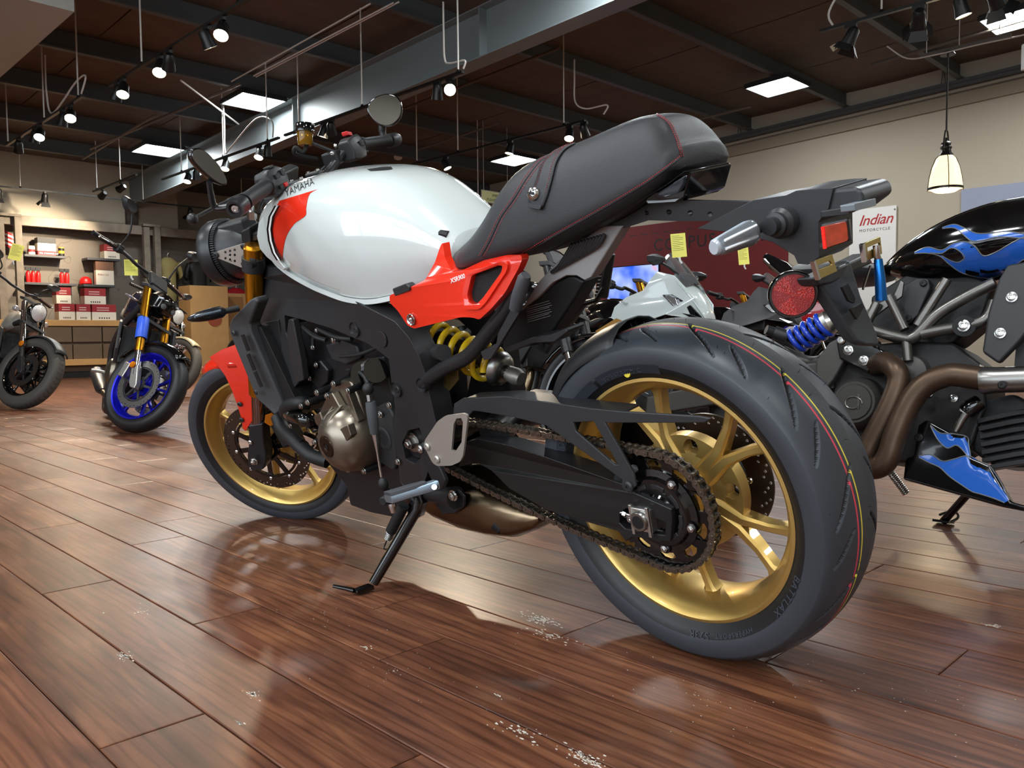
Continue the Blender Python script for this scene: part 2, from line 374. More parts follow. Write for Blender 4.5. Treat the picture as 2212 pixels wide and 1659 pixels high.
# wall-side clip angles
# ---- main girder (rafter) and its column line
def ibeam(x,y0,y1,ob,ot,w,t=.012):
    g=G(); c=x
    for (a,b,h0,h1) in ((c-w/2,c+w/2,ob,ob+t),(c-w/2,c+w/2,ot-t,ot),(c-.005,c+.005,ob+t,ot-t)):
        g.add(*slab(a,b,y0,y1,h0,h1))
    return g
struct('beam_girder',ibeam(5.755,YF,YB+.0,3.0,3.5,.22),m_girder)
gs=G()
for yy in (6.15,9.75,13.0,3.0): gs.add(*slab(5.65,5.75,yy,yy+.012,3.012,3.488))
struct('beam_girder_stiffeners',gs,m_girder)
# column under the girder at the back wall
struct('column_back',G().box((5.755,YB-.055,1.5),(.2,.10,3.0)),mat('dark column paint',srgb(70,60,52),.6))
# eave strut and its brackets along the right wall
g=G(); yy=[YF,YB]
secs=[]
for y in yy:
    z=zroof(3.40,y); secs.append([(XR-.11,y,z),(XR-.11,y,z+.045),(XR-.13,y,z+.05),(XR-.13,y,z+.09),(XR-.03,y,z+.09),(XR-.03,y,z)])
g.loft(secs)
struct('trim_eave_strut',g,m_purlin)
for i,y in enumerate((2.05,3.95,7.0,10.3,13.2)):
    g=G(); z=zroof(3.49,y)
    g.tube([(XR-.07,y-.03,z),(XR-.07,y,z+.22)],.006,6); g.tube([(XR-.07,y+.03,z),(XR-.07,y,z+.22)],.006,6)
    struct('trim_hanger',g,m_purlin)
# shadow band on the right wall: raised strip, shade put into its paint
g=G()
secs=[]
for y in yy:
    z=zroof(3.17,y); secs.append([(XR-.05,y,z),(XR-.05,y,z+.16),(XR+.0,y,z+.20),(XR,y,z)])
g.loft(secs); struct('trim_shadow_band',g,mat('shadow band paint',srgb(150,138,120),.75))
# ---- soffit box at the top left
sx=2.30; sy=7.35
g=G().box(((XL+sx)/2,(sy+YB)/2,3.62),(sx-XL,YB-sy,.72)); struct('ceiling_soffit',g,m_lightgrey)
g=G().box(((XL+sx)/2+.06,(sy+YB)/2-.06,3.30+.35),(sx-XL+.12,YB-sy+.12,.5)); 
# ---- sprinkler and conduit pipes near the roof
def pipe(name,pts,r,m,label,cat='pipe',n=8,group=None):
    o=obj(name,G().tube(pts,r,n),m); tag(o,label,cat,group); return o
# ================================================================== LIGHTS OF THE SHOP
m_panel=mat('led panel diffuser',(1,1,1,1),.4,emit=(.93,.98,1,1),es=PANEL)
m_lens=mat('halogen lens',(1,.9,.7,1),.3,emit=(1,.82,.55,1),es=60)
m_pframe=mat('panel frame dark',srgb(38,40,42),.5)
PANELS=[(5.26,10.05,'square ceiling light panel beside the grey girder, above the amber reservoir'),(5.24,13.12,'square ceiling light panel near the back wall, above the left bar-end mirror'),
 (10.2,5.36,'square ceiling light panel nearest the right wall, above the tail of the motorcycle'),(10.18,2.59,'ceiling light panel cut by the right edge of the picture'),(10.2,10.25,'small distant ceiling light panel behind the motorcycle seat'),
 (5.25,4.2,''),(5.25,1.2,''),(5.25,-2.2,''),(.2,3.6,''),(.2,.6,''),(.2,-2.6,''),(10.2,-.6,''),(10.2,-3.4,''),(-2.6,2.0,''),(-2.6,-2.2,''),(-2.2,5.5,'')]
for x,y,lab in PANELS:
    z=zroof(3.43,y); t=thing('ceiling_light_panel',lab or 'ceiling light panel out of the picture, row by the camera','ceiling light',Matrix.Translation((x,y,z))@Matrix.Rotation(-math.atan(SLOPE),4,'X'),'led panels under the roof')
    g=G(); 
    for sx_,sy_,a,b in ((0,-.3,.62,.02),(0,.3,.62,.02),(-.3,0,.02,.58),(.3,0,.02,.58)): g.box((sx_,sy_,.02),(a,b,.05))
    g.box((0,0,.05),(.6,.6,.02)); obj('frame',g,m_pframe,t)
    obj('diffuser',G().add([(-.29,-.29,.005),(-.29,.29,.005),(.29,.29,.005),(.29,-.29,.005)],[(0,1,2,3)]),m_panel,t)
def spot_head(loc,aim,label,lit=True,group='track spotlights',doors=False,r=.055,power=1.0):
    loc=Vector(loc); t=thing('track_spotlight',label,'spotlight',Matrix.Translation(loc),group)
    g=G().box((0,0,-.015),(.03,.09,.03)); g.cyl((0,0,-.03),(0,0,-.07),.009,n=10); 
    obj('mount',g,m_track,t)
    d=(Vector(aim)-loc).normalized(); c=Vector((0,0,-.10)); 
    g=G().lathe([(.0,-.075),(.03,-.075),(.045,-.05),(r*.85,0),(r,.05),(r*1.02,.062),(r*.96,.062),(r*.93,.05),(0,.045)],c,d,24)
    obj('housing',g,m_track,t)
    g=G().lathe([(r*.94,.052),(r*.6,.058),(0,.06)],c,d,24); obj('lens',g,m_lens if lit else mat('unlit lens',srgb(120,115,105),.15),t)
    if doors:
        R=rot_to(d)
        for a in range(4):
            q=Matrix.Rotation(a*PI/2,3,'Z'); pts=[Vector((-.05,.056,.06)),Vector((.05,.056,.06)),Vector((.07,.10,.12)),Vector((-.07,.10,.12))]
            obj('barn_door',G().prism([c+R@(q@p) for p in pts],R@(q@Vector((0,.002,0)))),m_track,t)
    if lit:
        l=bpy.data.lights.new('spot','SPOT'); l.energy=SPOT*power; l.color=(1,.83,.62); l.spot_size=math.radians(65); l.spot_blend=.8; l.shadow_soft_size=.05
        o=bpy.data.objects.new('spot_lamp',l); COL.objects.link(o); o.parent=t; o.matrix_local=Matrix.Translation(c+d*.075)@d.to_track_quat('-Z','Y').to_matrix().to_4x4()
    return t
def track(a,b,label,rods,z_top=None,group='ceiling light tracks'):
    a,b=Vector(a),Vector(b); t=thing('light_track',label,'light track',Matrix.Translation(a),group); d=b-a
    n=Vector((-d.y,d.x,0)).normalized()*.017
    g=G().prism([-n,n,n+Vector((0,0,.022)),-n+Vector((0,0,.022))],d); obj('rail',g,m_track,t)
    for s in rods:
        p=d*s; q=a+p; zr=zroof(ROOF-.02,q.y)-a.z
        g=G().tube([(p.x,p.y,.02),(p.x,p.y,zr)],.008,8); obj('rod',g,m_conduit,t)
        g=G().cyl((p.x,p.y,.02),(p.x,p.y,.045),.022,.012,12); obj('canopy',g,m_track,t)
    return t
def cable(pts,label,r=.009,parent=None):
    o=obj('cable',G().tube(spline(pts,6),r,8),m_conduit); tag(o,label,'cable',None); return o
def ph(px,py,X,z=3.0):
    p=onX(px,py,X); return Vector((X,p.y,z))
ZT=3.0
# track A (near, centre left)
track((2.9,5.5,ZT),(2.9,8.35,ZT),'long black track with three pairs of lit spots at the upper left',(.08,.72))
fl_=lambda x,y:(x,y,0)
spot_head(ph(480,66,2.9),(1.6,4.6,.4),'lit track spot nearest the camera, upper left of the picture')
spot_head(ph(462,80,2.9)+Vector((0,.12,0)),(4.4,6.4,.2),'lit track spot seen edge on beside the nearest spot')
spot_head(ph(345,140,2.9),(1.9,5.6,.3),'left lit spot of the middle pair on the long track')
spot_head(ph(365,135,2.9),(3.6,9.5,0),'right lit spot of the middle pair on the long track')
spot_head(ph(266,182,2.9),(2.0,6.6,.2),'upper lit spot of the far pair on the long track')
spot_head(ph(262,190,2.9)+Vector((0,.1,0)),(2.2,9.6,0),'lower lit spot of the far pair on the long track')
cable([(2.9,5.4,3.05),(2.92,5.3,3.2),(2.96,5.2,3.5),(2.96,5.2,3.7)],'white cable rising from the near end of the long track')
track((2.82,8.85,ZT),(2.82,11.7,ZT),'black track with lit spots under the soffit corner',(.05,.45,.97))
spot_head(ph(152,232,2.82),(1.9,7.0,.2),'upper lit spot at the near end of the soffit track')
spot_head(ph(143,240,2.82)+Vector((0,.12,0)),(2.4,10.4,0),'lower lit spot at the near end of the soffit track')
spot_head(ph(86,285,2.82),(1.7,8.2,0),'left lit spot in the middle of the soffit track')
spot_head(ph(82,288,2.82)+Vector((0,.12,0)),(2.6,11.4,0),'right lit spot in the middle of the soffit track')
spot_head(ph(40,318,2.82),(3.2,13.2,.4),'lit spot at the far end of the soffit track')
cable([(2.82,8.9,3.04),(2.84,8.82,3.2),(2.86,9.2,3.22),(2.84,9.9,3.05),(2.83,10.05,3.3),(2.83,10.05,3.7)],'white cable looping to the near end of the soffit track')
track((4.67,12.5,ZT),(4.67,14.35,ZT),'short black track before the beige back wall',(.35,.9))
spot_head(ph(222,418,4.67),(4.3,15.6,2.2),'lit spot at the far end of the short track',power=1.8)
spot_head(ph(262,405,4.67),(3.4,15.6,1.9),'lit spot at the near end of the short track',power=2.2)
track((2.2,14.8,ZT),(9.2,14.8,ZT),'long thin track with unlit lamps along the back wall',(.22,.49,.75))
for i,x in enumerate((3.43,4.08,6.45)): spot_head((x,14.8,ZT),(x,15.4,1.5),['unlit black flood lamp at the left picture edge','unlit black flood lamp in front of the beige back wall','unlit flood lamp beside the clutch lever ball'][i],False,doors=True)
track((5.08,9.1,ZT),(5.08,12.6,ZT),'black track with lit spots running past the grey girder',(.08,.42,.8))
spot_head(ph(560,322,5.08),(3.8,8.6,0),'left lit spot of the pair above the left mirror stem')
spot_head(ph(578,318,5.08),(5.4,10.2,0),'right lit spot of the pair below the curved cable')
spot_head(ph(487,350,5.08),(4.0,9.6,0),'single lit spot beside the left bar-end mirror')
spot_head(ph(405,375,5.08),(4.0,10.8,.0),'left lit spot behind the left bar-end mirror')
spot_head(ph(424,372,5.08),(5.6,12.3,.0),'right lit spot behind the left bar-end mirror')
cable([(5.08,9.25,3.04),(5.1,9.3,3.25),(5.1,9.7,3.35),(5.06,10.3,3.1),(5.05,10.45,3.06),(5.05,10.45,3.4),(5.05,10.47,3.72)],'long curved white cable hanging in front of the girder')
XG=onZ(965,170,3.0).x
track((XG,5.75,ZT),(XG,8.95,ZT),'black track below the girder carrying the round bright spot',(.02,.5,.9))
spot_head(ph(945,205,XG),(5.6,6.9,0),'lit spot left of the round bright one under the girder')
spot_head(ph(972,196,XG),(2.2,2.6,.7),'round bright spot facing the camera under the girder')
spot_head(ph(700,292,XG),(4.6,8.9,.0),'left lit spot behind the amber fluid reservoir')
spot_head(ph(716,288,XG),(6.6,9.6,.0),'right lit spot behind the amber fluid reservoir')
y0=onX(965,165,XG).y
cable([(XG+.03,y0-.2,3.05),(XG+.03,y0-.22,3.12),(XG+.02,y0-.02,3.14),(XG+.02,y0+.05,3.2),(XG+.02,y0+.06,3.45),(XG+.02,y0+.06,3.72)],'white cable with an S bend hanging above the round spot')
track((7.2,6.1,ZT),(7.2,9.3,ZT),'black track with lit spots above the seat',(.1,.68,.95))
spot_head(ph(1230,282,7.2),(6.0,5.6,.3),'lit spot at the near end of the track above the seat')
spot_head(ph(1262,285,7.2),(9.0,6.6,.6),'unlit black spot at the near end of the track above the seat',False)
spot_head(ph(1102,312,7.2),(6.6,7.6,0),'lit spot in front of the small distant light panel')
spot_head(ph(963,345,7.2),(7.8,7.4,.2),'lit spot at the far end of the track above the seat')
y0=onX(1237,250,7.2).y
cable([(7.2,y0-.45,3.03),(7.2,y0-.5,3.12),(7.2,y0-.2,3.14),(7.2,y0-.04,3.25),(7.2,y0-.03,3.5),(7.2,y0-.03,3.72)],'grey cable with an S bend above the seat')
track((6.5,.4,ZT),(6.5,3.05,ZT),'black track crossing the upper right corner',(.82,.3))
spot_head(ph(1838,62,6.5),(6.2,4.0,.4),'unlit black spot hanging lowest at the end of the upper right track',False,doors=True)
spot_head(ph(1985,22,6.5),(9.0,3.4,1.0),'unlit black flood lamp in the middle of the upper right track',False,doors=True)
spot_head(ph(2077,8,6.5),(6.9,1.6,1.0),'lit thin spot on the upper right track',True)
spot_head(ph(2150,-12,6.5),(8.0,1.5,1.6),'unlit spot next to the right edge light panel',False,doors=True)
cable([(6.5,2.95,3.03),(6.5,2.98,3.15),(6.5,2.82,3.4),(6.5,2.75,3.72)],'white cable at the end of the upper right track')
# spots in the part of the shop behind the camera
for i,(x,y) in enumerate(((.9,.2),(1.2,-1.0),(-.4,2.2))): 
    pass
# ---- pendant lamp by the right wall
px_,py_=8.9,2.86; z0=3.33
lp=onX(2042,408,px_); zb=lp.z
t=thing('pendant_lamp','bell shaped glass pendant lamp hanging by the right wall','pendant lamp',Matrix.Translation((px_,lp.y,zb)))
py_=lp.y
m_glow=mat('ribbed prismatic glass',srgb(250,225,170),.35,emit=(1,.80,.48,1),es=1.25,bump=.3,bscale=60,var=.25,vscale=30)
R_=.155
sh=obj('glass_shade',G().lathe([(R_*.36,.33),(R_*.55,.30),(R_*.78,.21),(R_*.92,.11),(R_,.02),(R_*1.0,.0),(R_*.97,.0),(R_*.9,.1),(R_*.5,.29),(R_*.3,.32)],(0,0,0),(0,0,1),32),m_glow,t)
obj('lens_cover',G().lathe([(R_*.96,.0),(R_*.6,-.03),(0,-.04)],(0,0,0),(0,0,1),32),m_glow,sh)
m_bronze=mat('dark bronze',srgb(58,54,50),.4,.7)
obj('rim_ring',G().lathe([(R_*1.0,-.01),(R_*1.05,-.01),(R_*1.05,.014),(R_*1.0,.014),(R_*1.0,-.01)],(0,0,0),(0,0,1),32),m_bronze,t)
g=G().lathe([(R_*.42,.31),(R_*.42,.335),(R_*.3,.36),(R_*.28,.39),(R_*.34,.395),(R_*.34,.41),(R_*.28,.42),(R_*.26,.44),(R_*.32,.445),(R_*.2,.46),(R_*.08,.47),(R_*.08,.50),(0,.505)],(0,0,0),(0,0,1),24)
obj('cap',g,m_bronze,t)
g=G().tube([(-.062,0,.36),(-.062,0,.47),(-.045,0,.53),(-.03,0,.565),(0,0,.575),(.03,0,.565),(.045,0,.53),(.062,0,.47),(.062,0,.36)],.008,8); g.ell((-.085,0,.385),.014); g.ell((.085,0,.385),.014); g.cyl((-.085,0,.385),(.085,0,.385),.005,n=8)
yk=obj('yoke',g,m_bronze,t)
for a in range(4):
    c,s=math.cos(a*PI/2+.5),math.sin(a*PI/2+.5); obj('rib',G().tube([(c*R_*.42,s*R_*.42,.325),(c*R_*.6,s*R_*.6,.30),(c*R_*.82,s*R_*.82,.21),(c*R_*.96,s*R_*.96,.11),(c*R_*1.04,s*R_*1.04,-.02)],.004,6),m_bronze,t)
obj('rod',G().cyl((0,0,.57),(0,0,z0-zb),.009,n=8),m_bronze,t)
obj('ceiling_plate',G().cyl((0,0,z0-zb),(0,0,z0-zb+.03),.07,.05,20),m_bronze,t)
l=bpy.data.lights.new('pendant_bulb','POINT'); l.energy=18; l.color=(1,.78,.5); l.shadow_soft_size=.05
o=bpy.data.objects.new('bulb',l); COL.objects.link(o); o.parent=t; o.location=(0,0,-.1)
# strut channel and conduits over the pendant
y1=onX(2212,60,px_).y
g=G(); g.box((px_,(py_+.25+py_-.55)/2,z0+.05),(.04,.8,.03)); o=obj('strut_channel',g,m_pipe); tag(o,'short metal strut holding the pendant lamp','strut')
for k,(yy,) in enumerate(((py_+.2,),(py_-.1,),(py_-.45,))): obj('hanger_rod',G().cyl((px_,yy,z0+.06),(px_,yy,zroof(ROOF,yy)),.004,n=6),m_conduit,o)
o=obj('cable_tray',G().box((px_,(py_-.75+YF)/2,z0+.03),(.06,abs(YF-(py_-.75)),.025)),mat('galvanised',srgb(190,195,195),.3,.8)); tag(o,'galvanised conduit run behind the pendant rod','conduit')
cable([(px_-.1,py_+.55,z0+.2),(px_-.1,py_+.35,z0+.03),(px_-.1,py_+.1,z0+.0),(px_-.1,py_-.3,z0+.0),(px_-.1,py_-.8,z0-.01),(px_-.1,py_-2.2,z0-.01)],'white cable running along the pendant strut',.007)
# sprinkler mains and conduits
def roofpipe(p0,p1,off,r,m,label):
    a=on(*p0,(0,SLOPE,1),.5873+off); b=on(*p1,(0,SLOPE,1),.5873+off); return pipe('roof_pipe',[a,b],r,m,label,'pipe')
roofpipe((1884,140),(2260,28),3.42,.022,m_pipe,'grey sprinkler pipe over the pendant lamp')
roofpipe((1508,258),(1622,230),3.42,.022,m_pipe,'short grey pipe stub above the seat end')
roofpipe((860,240),(1209,103),3.40,.018,m_pipe,'thin pipe running beside the girder under the roof')
for i,(a,b) in enumerate((((548,164),(850,6)),((553,166),(862,4)),((500,176),(800,8)))): roofpipe(a,b,3.44,.008,m_conduit,['upper of two thin conduits above the girder','lower of two thin conduits above the girder','single thin conduit over the square light panel'][i])
roofpipe((195,322),(520,180),3.42,.02,m_pipe,'long brown pipe under the roof left of the girder')
roofpipe((180,343),(335,249),3.42,.018,m_pipe,'short brown pipe beside the long roof pipe')
roofpipe((391,174),(515,268),3.36,.012,m_conduit,'diagonal brace rod under the roof')
roofpipe((1080,265),(900,325),3.42,.018,m_pipe,'thin roof pipe above the tank')
for i,(px,py,lab) in enumerate(((1858,22,'white smoke detector on the dark roof at the upper right'),(860,344,'small white smoke detector above the tank'))):
    p=on(px,py,(0,SLOPE,1),.5873+3.66); t=obj('smoke_detector',G().lathe([(.075,.06),(.075,.02),(.06,.0),(.03,-.012),(0,-.014)],p,(0,0,1),24),m_white); tag(t,lab,'smoke detector')
# ---- hanging employee sign
ys=9.6; c0=onY(1040,409,ys); c1=onY(1040,436,ys)
w=.62; h=(c0-c1).length
M=frame(c1,(1,0,0),(0,0,1))
t=thing('hanging_sign','pale yellow employee only sign hung from the ceiling','sign',M)
obj('board',G().box((w/2,h/2,-.004),(w,h,.008)),mat('sign frame silver',srgb(190,190,185),.4),t)
obj('sheet',G().box((w/2,h/2,.001),(w-.02,h-.024,.003)),mat('pale yellow sheet',srgb(238,246,180),.6),t)
text('lettering','EMPLOYEES ONLY',h*.30,M.inverted()@frame(c1+Vector((w*.37,-.004,h*.55)),(1,0,0),(0,0,1)),mat('green ink',srgb(52,70,30),.6),t,spacing=1.05)
text('lettering','PLEASE DO NOT ENTER',h*.30,M.inverted()@frame(c1+Vector((w*.18,-.004,h*.17)),(1,0,0),(0,0,1)),mat('green ink',srgb(52,70,30),.6),t,spacing=1.05)
zz_=zroof(ROOF,ys)-c1.z
obj('rod',G().cyl((w*.08,h,0),(w*.08,zz_,0),.004,n=6),m_conduit,t); obj('rod',G().cyl((w*.92,h,0),(w*.92,zz_,0),.004,n=6),m_conduit,t)
o=obj('rod',G().cyl((-.07,-.08,0),(-.07,zz_,0),.008,n=6),m_conduit,t)
# ================================================================== THE MAIN MOTORCYCLE
MB=Matrix(((0.0165061,-0.9701835,-0.2418090,1.3645407),(0.9998638,0.0160162,0.0039919,0.8331730),(0,-0.2418420,0.9703156,0.0025232),(0,0,0,1)))
WB,FZ=1.5672,.2902
_ax=Vector((-math.sin(math.radians(25)),0,math.cos(math.radians(25)))); _so=Vector((WB+.108,0,0))
def steer_mat(ang,o=_so): return Matrix.Translation(o)@Matrix.Rotation(ang,4,_ax)@Matrix.Translation(-o)
MS=steer_mat(.5048); MSB=MB@MS
def L(p,y=None,M=MB):
    if y is None: return local(M,p[0],p[1],p[2])
    return local(M,p[0],p[1],y)
def LS(pts,y,M=MB):
    return [local(M,p[0],p[1],(p[2] if len(p)>2 else y)) for p in pts]
bike=thing('motorcycle','white and red motorcycle with gold wheels parked on its side stand in front','motorcycle',MB)
def plate(name,pts,y,th,m,holes=(),bev=.004,r=0,parent=bike,M=MB,ML=None,seg=2,rn=4):
    P=LS(pts,y,M); P=rnd_poly(P,r,rn) if r else P
    H=[LS(h,y,M) for h in holes]
    return obj(name,G().prism(P,(0,-th,0),H),m,parent,bev=bev,seg=seg,M=ML)
_bolt={}
def bolt(parent,p,r=.006,m=None,ax=(0,1,0),kind='hex',ML=None,name='bolt'):
    m=m or m_zinc; key=(m.name,kind)
    if key not in _bolt:
        g=G()
        if kind=='hex': g.lathe([(0,0),(1.35,0),(1.35,.25),(1.0,.3),(1.0,.9),(.8,1.0),(.5,1.0),(.45,.55),(0,.55)],(0,0,0),(0,0,1),12)
        elif kind=='nut': g.lathe([(0,0),(1.5,0),(1.5,.3),(1.05,.35),(1.0,1.1),(.62,1.15),(.62,1.5),(.5,1.6),(0,1.6)],(0,0,0),(0,0,1),6)
        else: g.lathe([(0,0),(1.3,0),(1.25,.3),(.9,.6),(.45,.62),(.4,.3),(0,.3)],(0,0,0),(0,0,1),14)
        _bolt[key]=g.mesh('bolt',m)
    M=Matrix.Translation(Vector(p))@rot_to(ax).to_4x4()@Matrix.Scale(r,4)
    return obj(name,_bolt[key],m,parent,M=(ML@M if ML is not None else M))
m_tank=mat('pearl white tank paint',srgb(206,213,211),.16,coat=1)
m_redp=mat('orange red gloss paint',srgb(228,46,24),.2,coat=1)
m_gold=mat('gold wheel paint',srgb(206,172,100),.34,.85,coat=.25,flake=.12,bump=.03,bscale=1200)
m_tire=mat('tire rubber',srgb(56,60,66),.42,bump=.06,bscale=500)
m_tirec=mat('tire centre rubber',srgb(60,62,64),.6,bump=.5,bscale=420)
m_tirew=mat('tire sidewall rubber',srgb(26,26,28),.45)
m_tlet=mat('tire lettering',srgb(62,66,74),.5)
m_pink=mat('tire stripe red',srgb(214,66,84),.6); m_ylw=mat('tire stripe yellow',srgb(226,208,70),.6)
m_groove=mat('tire groove',srgb(12,12,13),.7)  # near-black colour stands in for the shade inside the grooves
m_seat=mat('black seat vinyl',srgb(46,47,50),.45,bump=.35,bscale=900)
m_thread=mat('red thread',srgb(200,60,60),.6)
m_bronze2=mat('bronze engine cover',srgb(132,123,110),.33,.9,bump=.02,bscale=900)
m_eng=mat('black engine paint',srgb(34,34,36),.36,.2,bump=.1,bscale=500)
m_silverp=mat('matte silver plate',srgb(190,186,178),.42,.75,bump=.03,bscale=900)
m_fork=mat('gold anodised fork',srgb(190,128,30),.28,.95)
m_amber=mat('amber fluid reservoir',srgb(196,140,30),.08,trans=.75,ior=1.4)
m_clear=mat('clear lens',srgb(225,232,238),.05,trans=.85,ior=1.35)
m_rlens=mat('red lens',srgb(210,22,16),.08,trans=.35,ior=1.4,emit=srgb(255,30,16),es=.05)
m_orlens=mat('orange lens',srgb(232,130,20),.1,trans=.4)
m_disc=mat('brake disc steel',srgb(92,80,72),.32,.9,bump=.05,bscale=200)
m_link=mat('chain link steel',srgb(122,114,104),.3,.95)
m_springy=mat('yellow spring paint',srgb(226,190,30),.3,coat=.4)
m_pipe2=mat('stainless exhaust',srgb(140,122,98),.28,1,var=.35,vscale=9)
m_bluez=mat('zinc blue alloy',srgb(150,168,182),.35,.85)
def tire(parent,ML,R,hw,rr,name='tire',grooves=True,stripes=True,n=900,treadR=.0,seed=1,inc=(0,)):
    """lathe with recessed tread grooves; axle along local Y through origin"""
    # half profile: (radius,t)
    k=R-rr
    prof=[(rr-.006,hw*.70),(rr+.004,hw*.80),(rr+.014,hw*.90),(rr+.026,hw*.965),(rr+.036,hw*.99)]
    NP=46 if stripes else 30
    tl=sorted(set([round(i*hw*.98/NP,5) for i in range(NP+1)]+([.0165,.0195,.0265,.0300] if stripes else [])))
    crown=[]
    for t in tl:
        u=t/hw; crown.append((R-(k-.045)*(1-math.sqrt(max(0,1-(u*.985)**2)))*1.0,t))
    half=sorted(crown,key=lambda q:q[1])
    side=[(rr-.006,hw*.70),(rr+.003,hw*.79),(rr+.007,hw*.83),(rr+.0105,hw*.87),(rr+.016,hw*.91),(rr+.024,hw*.95),(rr+.032,hw*.975)]
    right=[q for q in half]+[(a,b) for a,b in reversed(side) if a<half[-1][0]]
    full=[(a,-b) for a,b in reversed(right)]+right[1:]
    g=G(); secs=[]
    rnd=random.Random(seed); NB=11 if R>.31 else 10
    def groove(t,a):
        # a in units of one pattern repeat
        s=1 if t>0 else -1; tt_=abs(t); 
        if tt_>hw*.93 : return 0
        ph=(a*NB/(2*PI)+(0 if s>0 else .5))%1.0
        u=tt_/hw
        d=0
        if .13<u<.82:
            v=(u-.13)/.69; c1=.02+.50*v**1.25; w=.036*math.sin(PI*v)**.7+.004
            d=max(d,min(1,(w-abs(((ph-c1+.5)%1)-.5))/.014+.5))
        if .40<u<.85:
            v=(u-.40)/.45; c2=.56+.34*v**1.2; w=.032*math.sin(PI*v)**.7+.003
            d=max(d,min(1,(w-abs(((ph-c2+.5)%1)-.5))/.014+.5))
        return max(0,d)
    m=len(full); 
    A=[2*PI*j/n for j in range(n)]
    vs=[]; dep=[]
    for (r,t) in full:
        for a in A:
            q=r; gv=0
            if grooves and r>rr+.036: gv=groove(t,a)
            if gv: q=r-.0050*gv*gv*(3-2*gv)
            dep.append(gv)
            vs.append((q*math.cos(a),t,q*math.sin(a)))
    fs=[]; ms=[]
    for i in range(m-1):
        r0,t0=full[i]; t1=full[i+1][1]; tm=abs(t0+t1)/2; rm=(r0+full[i+1][0])/2
        sg=1 if (t0+t1)>0 else -1
        base=0
        if rm<rr+.026: base=2
        elif stripes and tm<.0165: base=1
        elif stripes and .0165<=tm<.0195 and sg>0: base=4
        elif stripes and .0265<=tm<.0300 and sg>0: base=3
        for j in range(n):
            j2=(j+1)%n; fs.append((i*n+j,i*n+j2,(i+1)*n+j2,(i+1)*n+j))
            dd=dep[i*n+j]+dep[i*n+j2]+dep[(i+1)*n+j]+dep[(i+1)*n+j2]
            ms.append(5 if dd>=2.4 else base)
    b=len(g.v); g.v.extend(vs); g.f.extend(fs); g.m.extend(ms)
    o=obj(name,g,[m_tire,m_tirec,m_tirew,m_pink,m_ylw,m_groove],parent,M=ML,ang=60)
    # moulding hairs left on the new tread
    g=G()
    for i in range(90 if stripes else 50):
        a=rnd.random()*2*PI; t=rnd.uniform(-.9,.9)*hw; u=t/hw; r=R-(k-.045)*(1-math.sqrt(max(0,1-(u*.985)**2))); h=rnd.uniform(.004,.009); e=rnd.uniform(-.02,.02)
        d=Vector((math.cos(a),u*.6,math.sin(a))).normalized()
        p=Vector((r*math.cos(a),t,r*math.sin(a))); g.tube([p-d*.001,p+d*h*.6,p+d*h+Vector((e*.1,0,e*.1))],[.0005,.0004,.0002],4)
    h=obj('rubber_hair',g,m_rubber,o); h['kind']='stuff'
    return o
def arc_text(s,rad,a0,size,m,parent,ML,y,ex=.0006,sp=1.0,flip=False):
    """letters laid round the sidewall on the plane y, reading outwards"""
    a=a0
    for ch in s:
        if ch==' ': a-=size*.45/rad; continue
        me=text_mesh(ch,size,ex); me.materials.clear(); me.materials.append(m)
        w=max((v.co.x for v in me.vertices),default=size*.5)
        am=a+w/2/rad
        if flip:
            am=a+w/2/rad
            M=Matrix.Translation((rad*math.cos(am),y,rad*math.sin(am)))@Matrix(((-math.cos(am+PI/2),math.cos(am+PI),0,0),(0,0,1,0),(-math.sin(am+PI/2),math.sin(am+PI),0,0),(0,0,0,1)))
        # viewed from +Y: x to the left = +x forward ; build axes explicitly
        er=Vector((math.cos(am),0,math.sin(am))); et=Vector((math.sin(am),0,-math.cos(am)))
        if flip: er,et=-er,-et
        ez=Vector((0,1,0))
        # right-handed with ez towards the viewer: x = er x ez ... 
        ex_=er.cross(ez); er=(er+ez*.45*(-1 if flip else 1)).normalized(); ez=ex_.cross(er)
        o=Vector((rad*math.cos(am),y,rad*math.sin(am)))-ex_*(w/2)
        M=Matrix(((ex_.x,er.x,ez.x,o.x),(ex_.y,er.y,ez.y,o.y),(ex_.z,er.z,ez.z,o.z),(0,0,0,1)))
        obj('sidewall_letter',me,m,parent,M=(ML@M if ML is not None else M))
        stp=(w+size*.12*sp)/rad
        a=a+stp if flip==ARCDIR else a-stp
ARCDIR=False
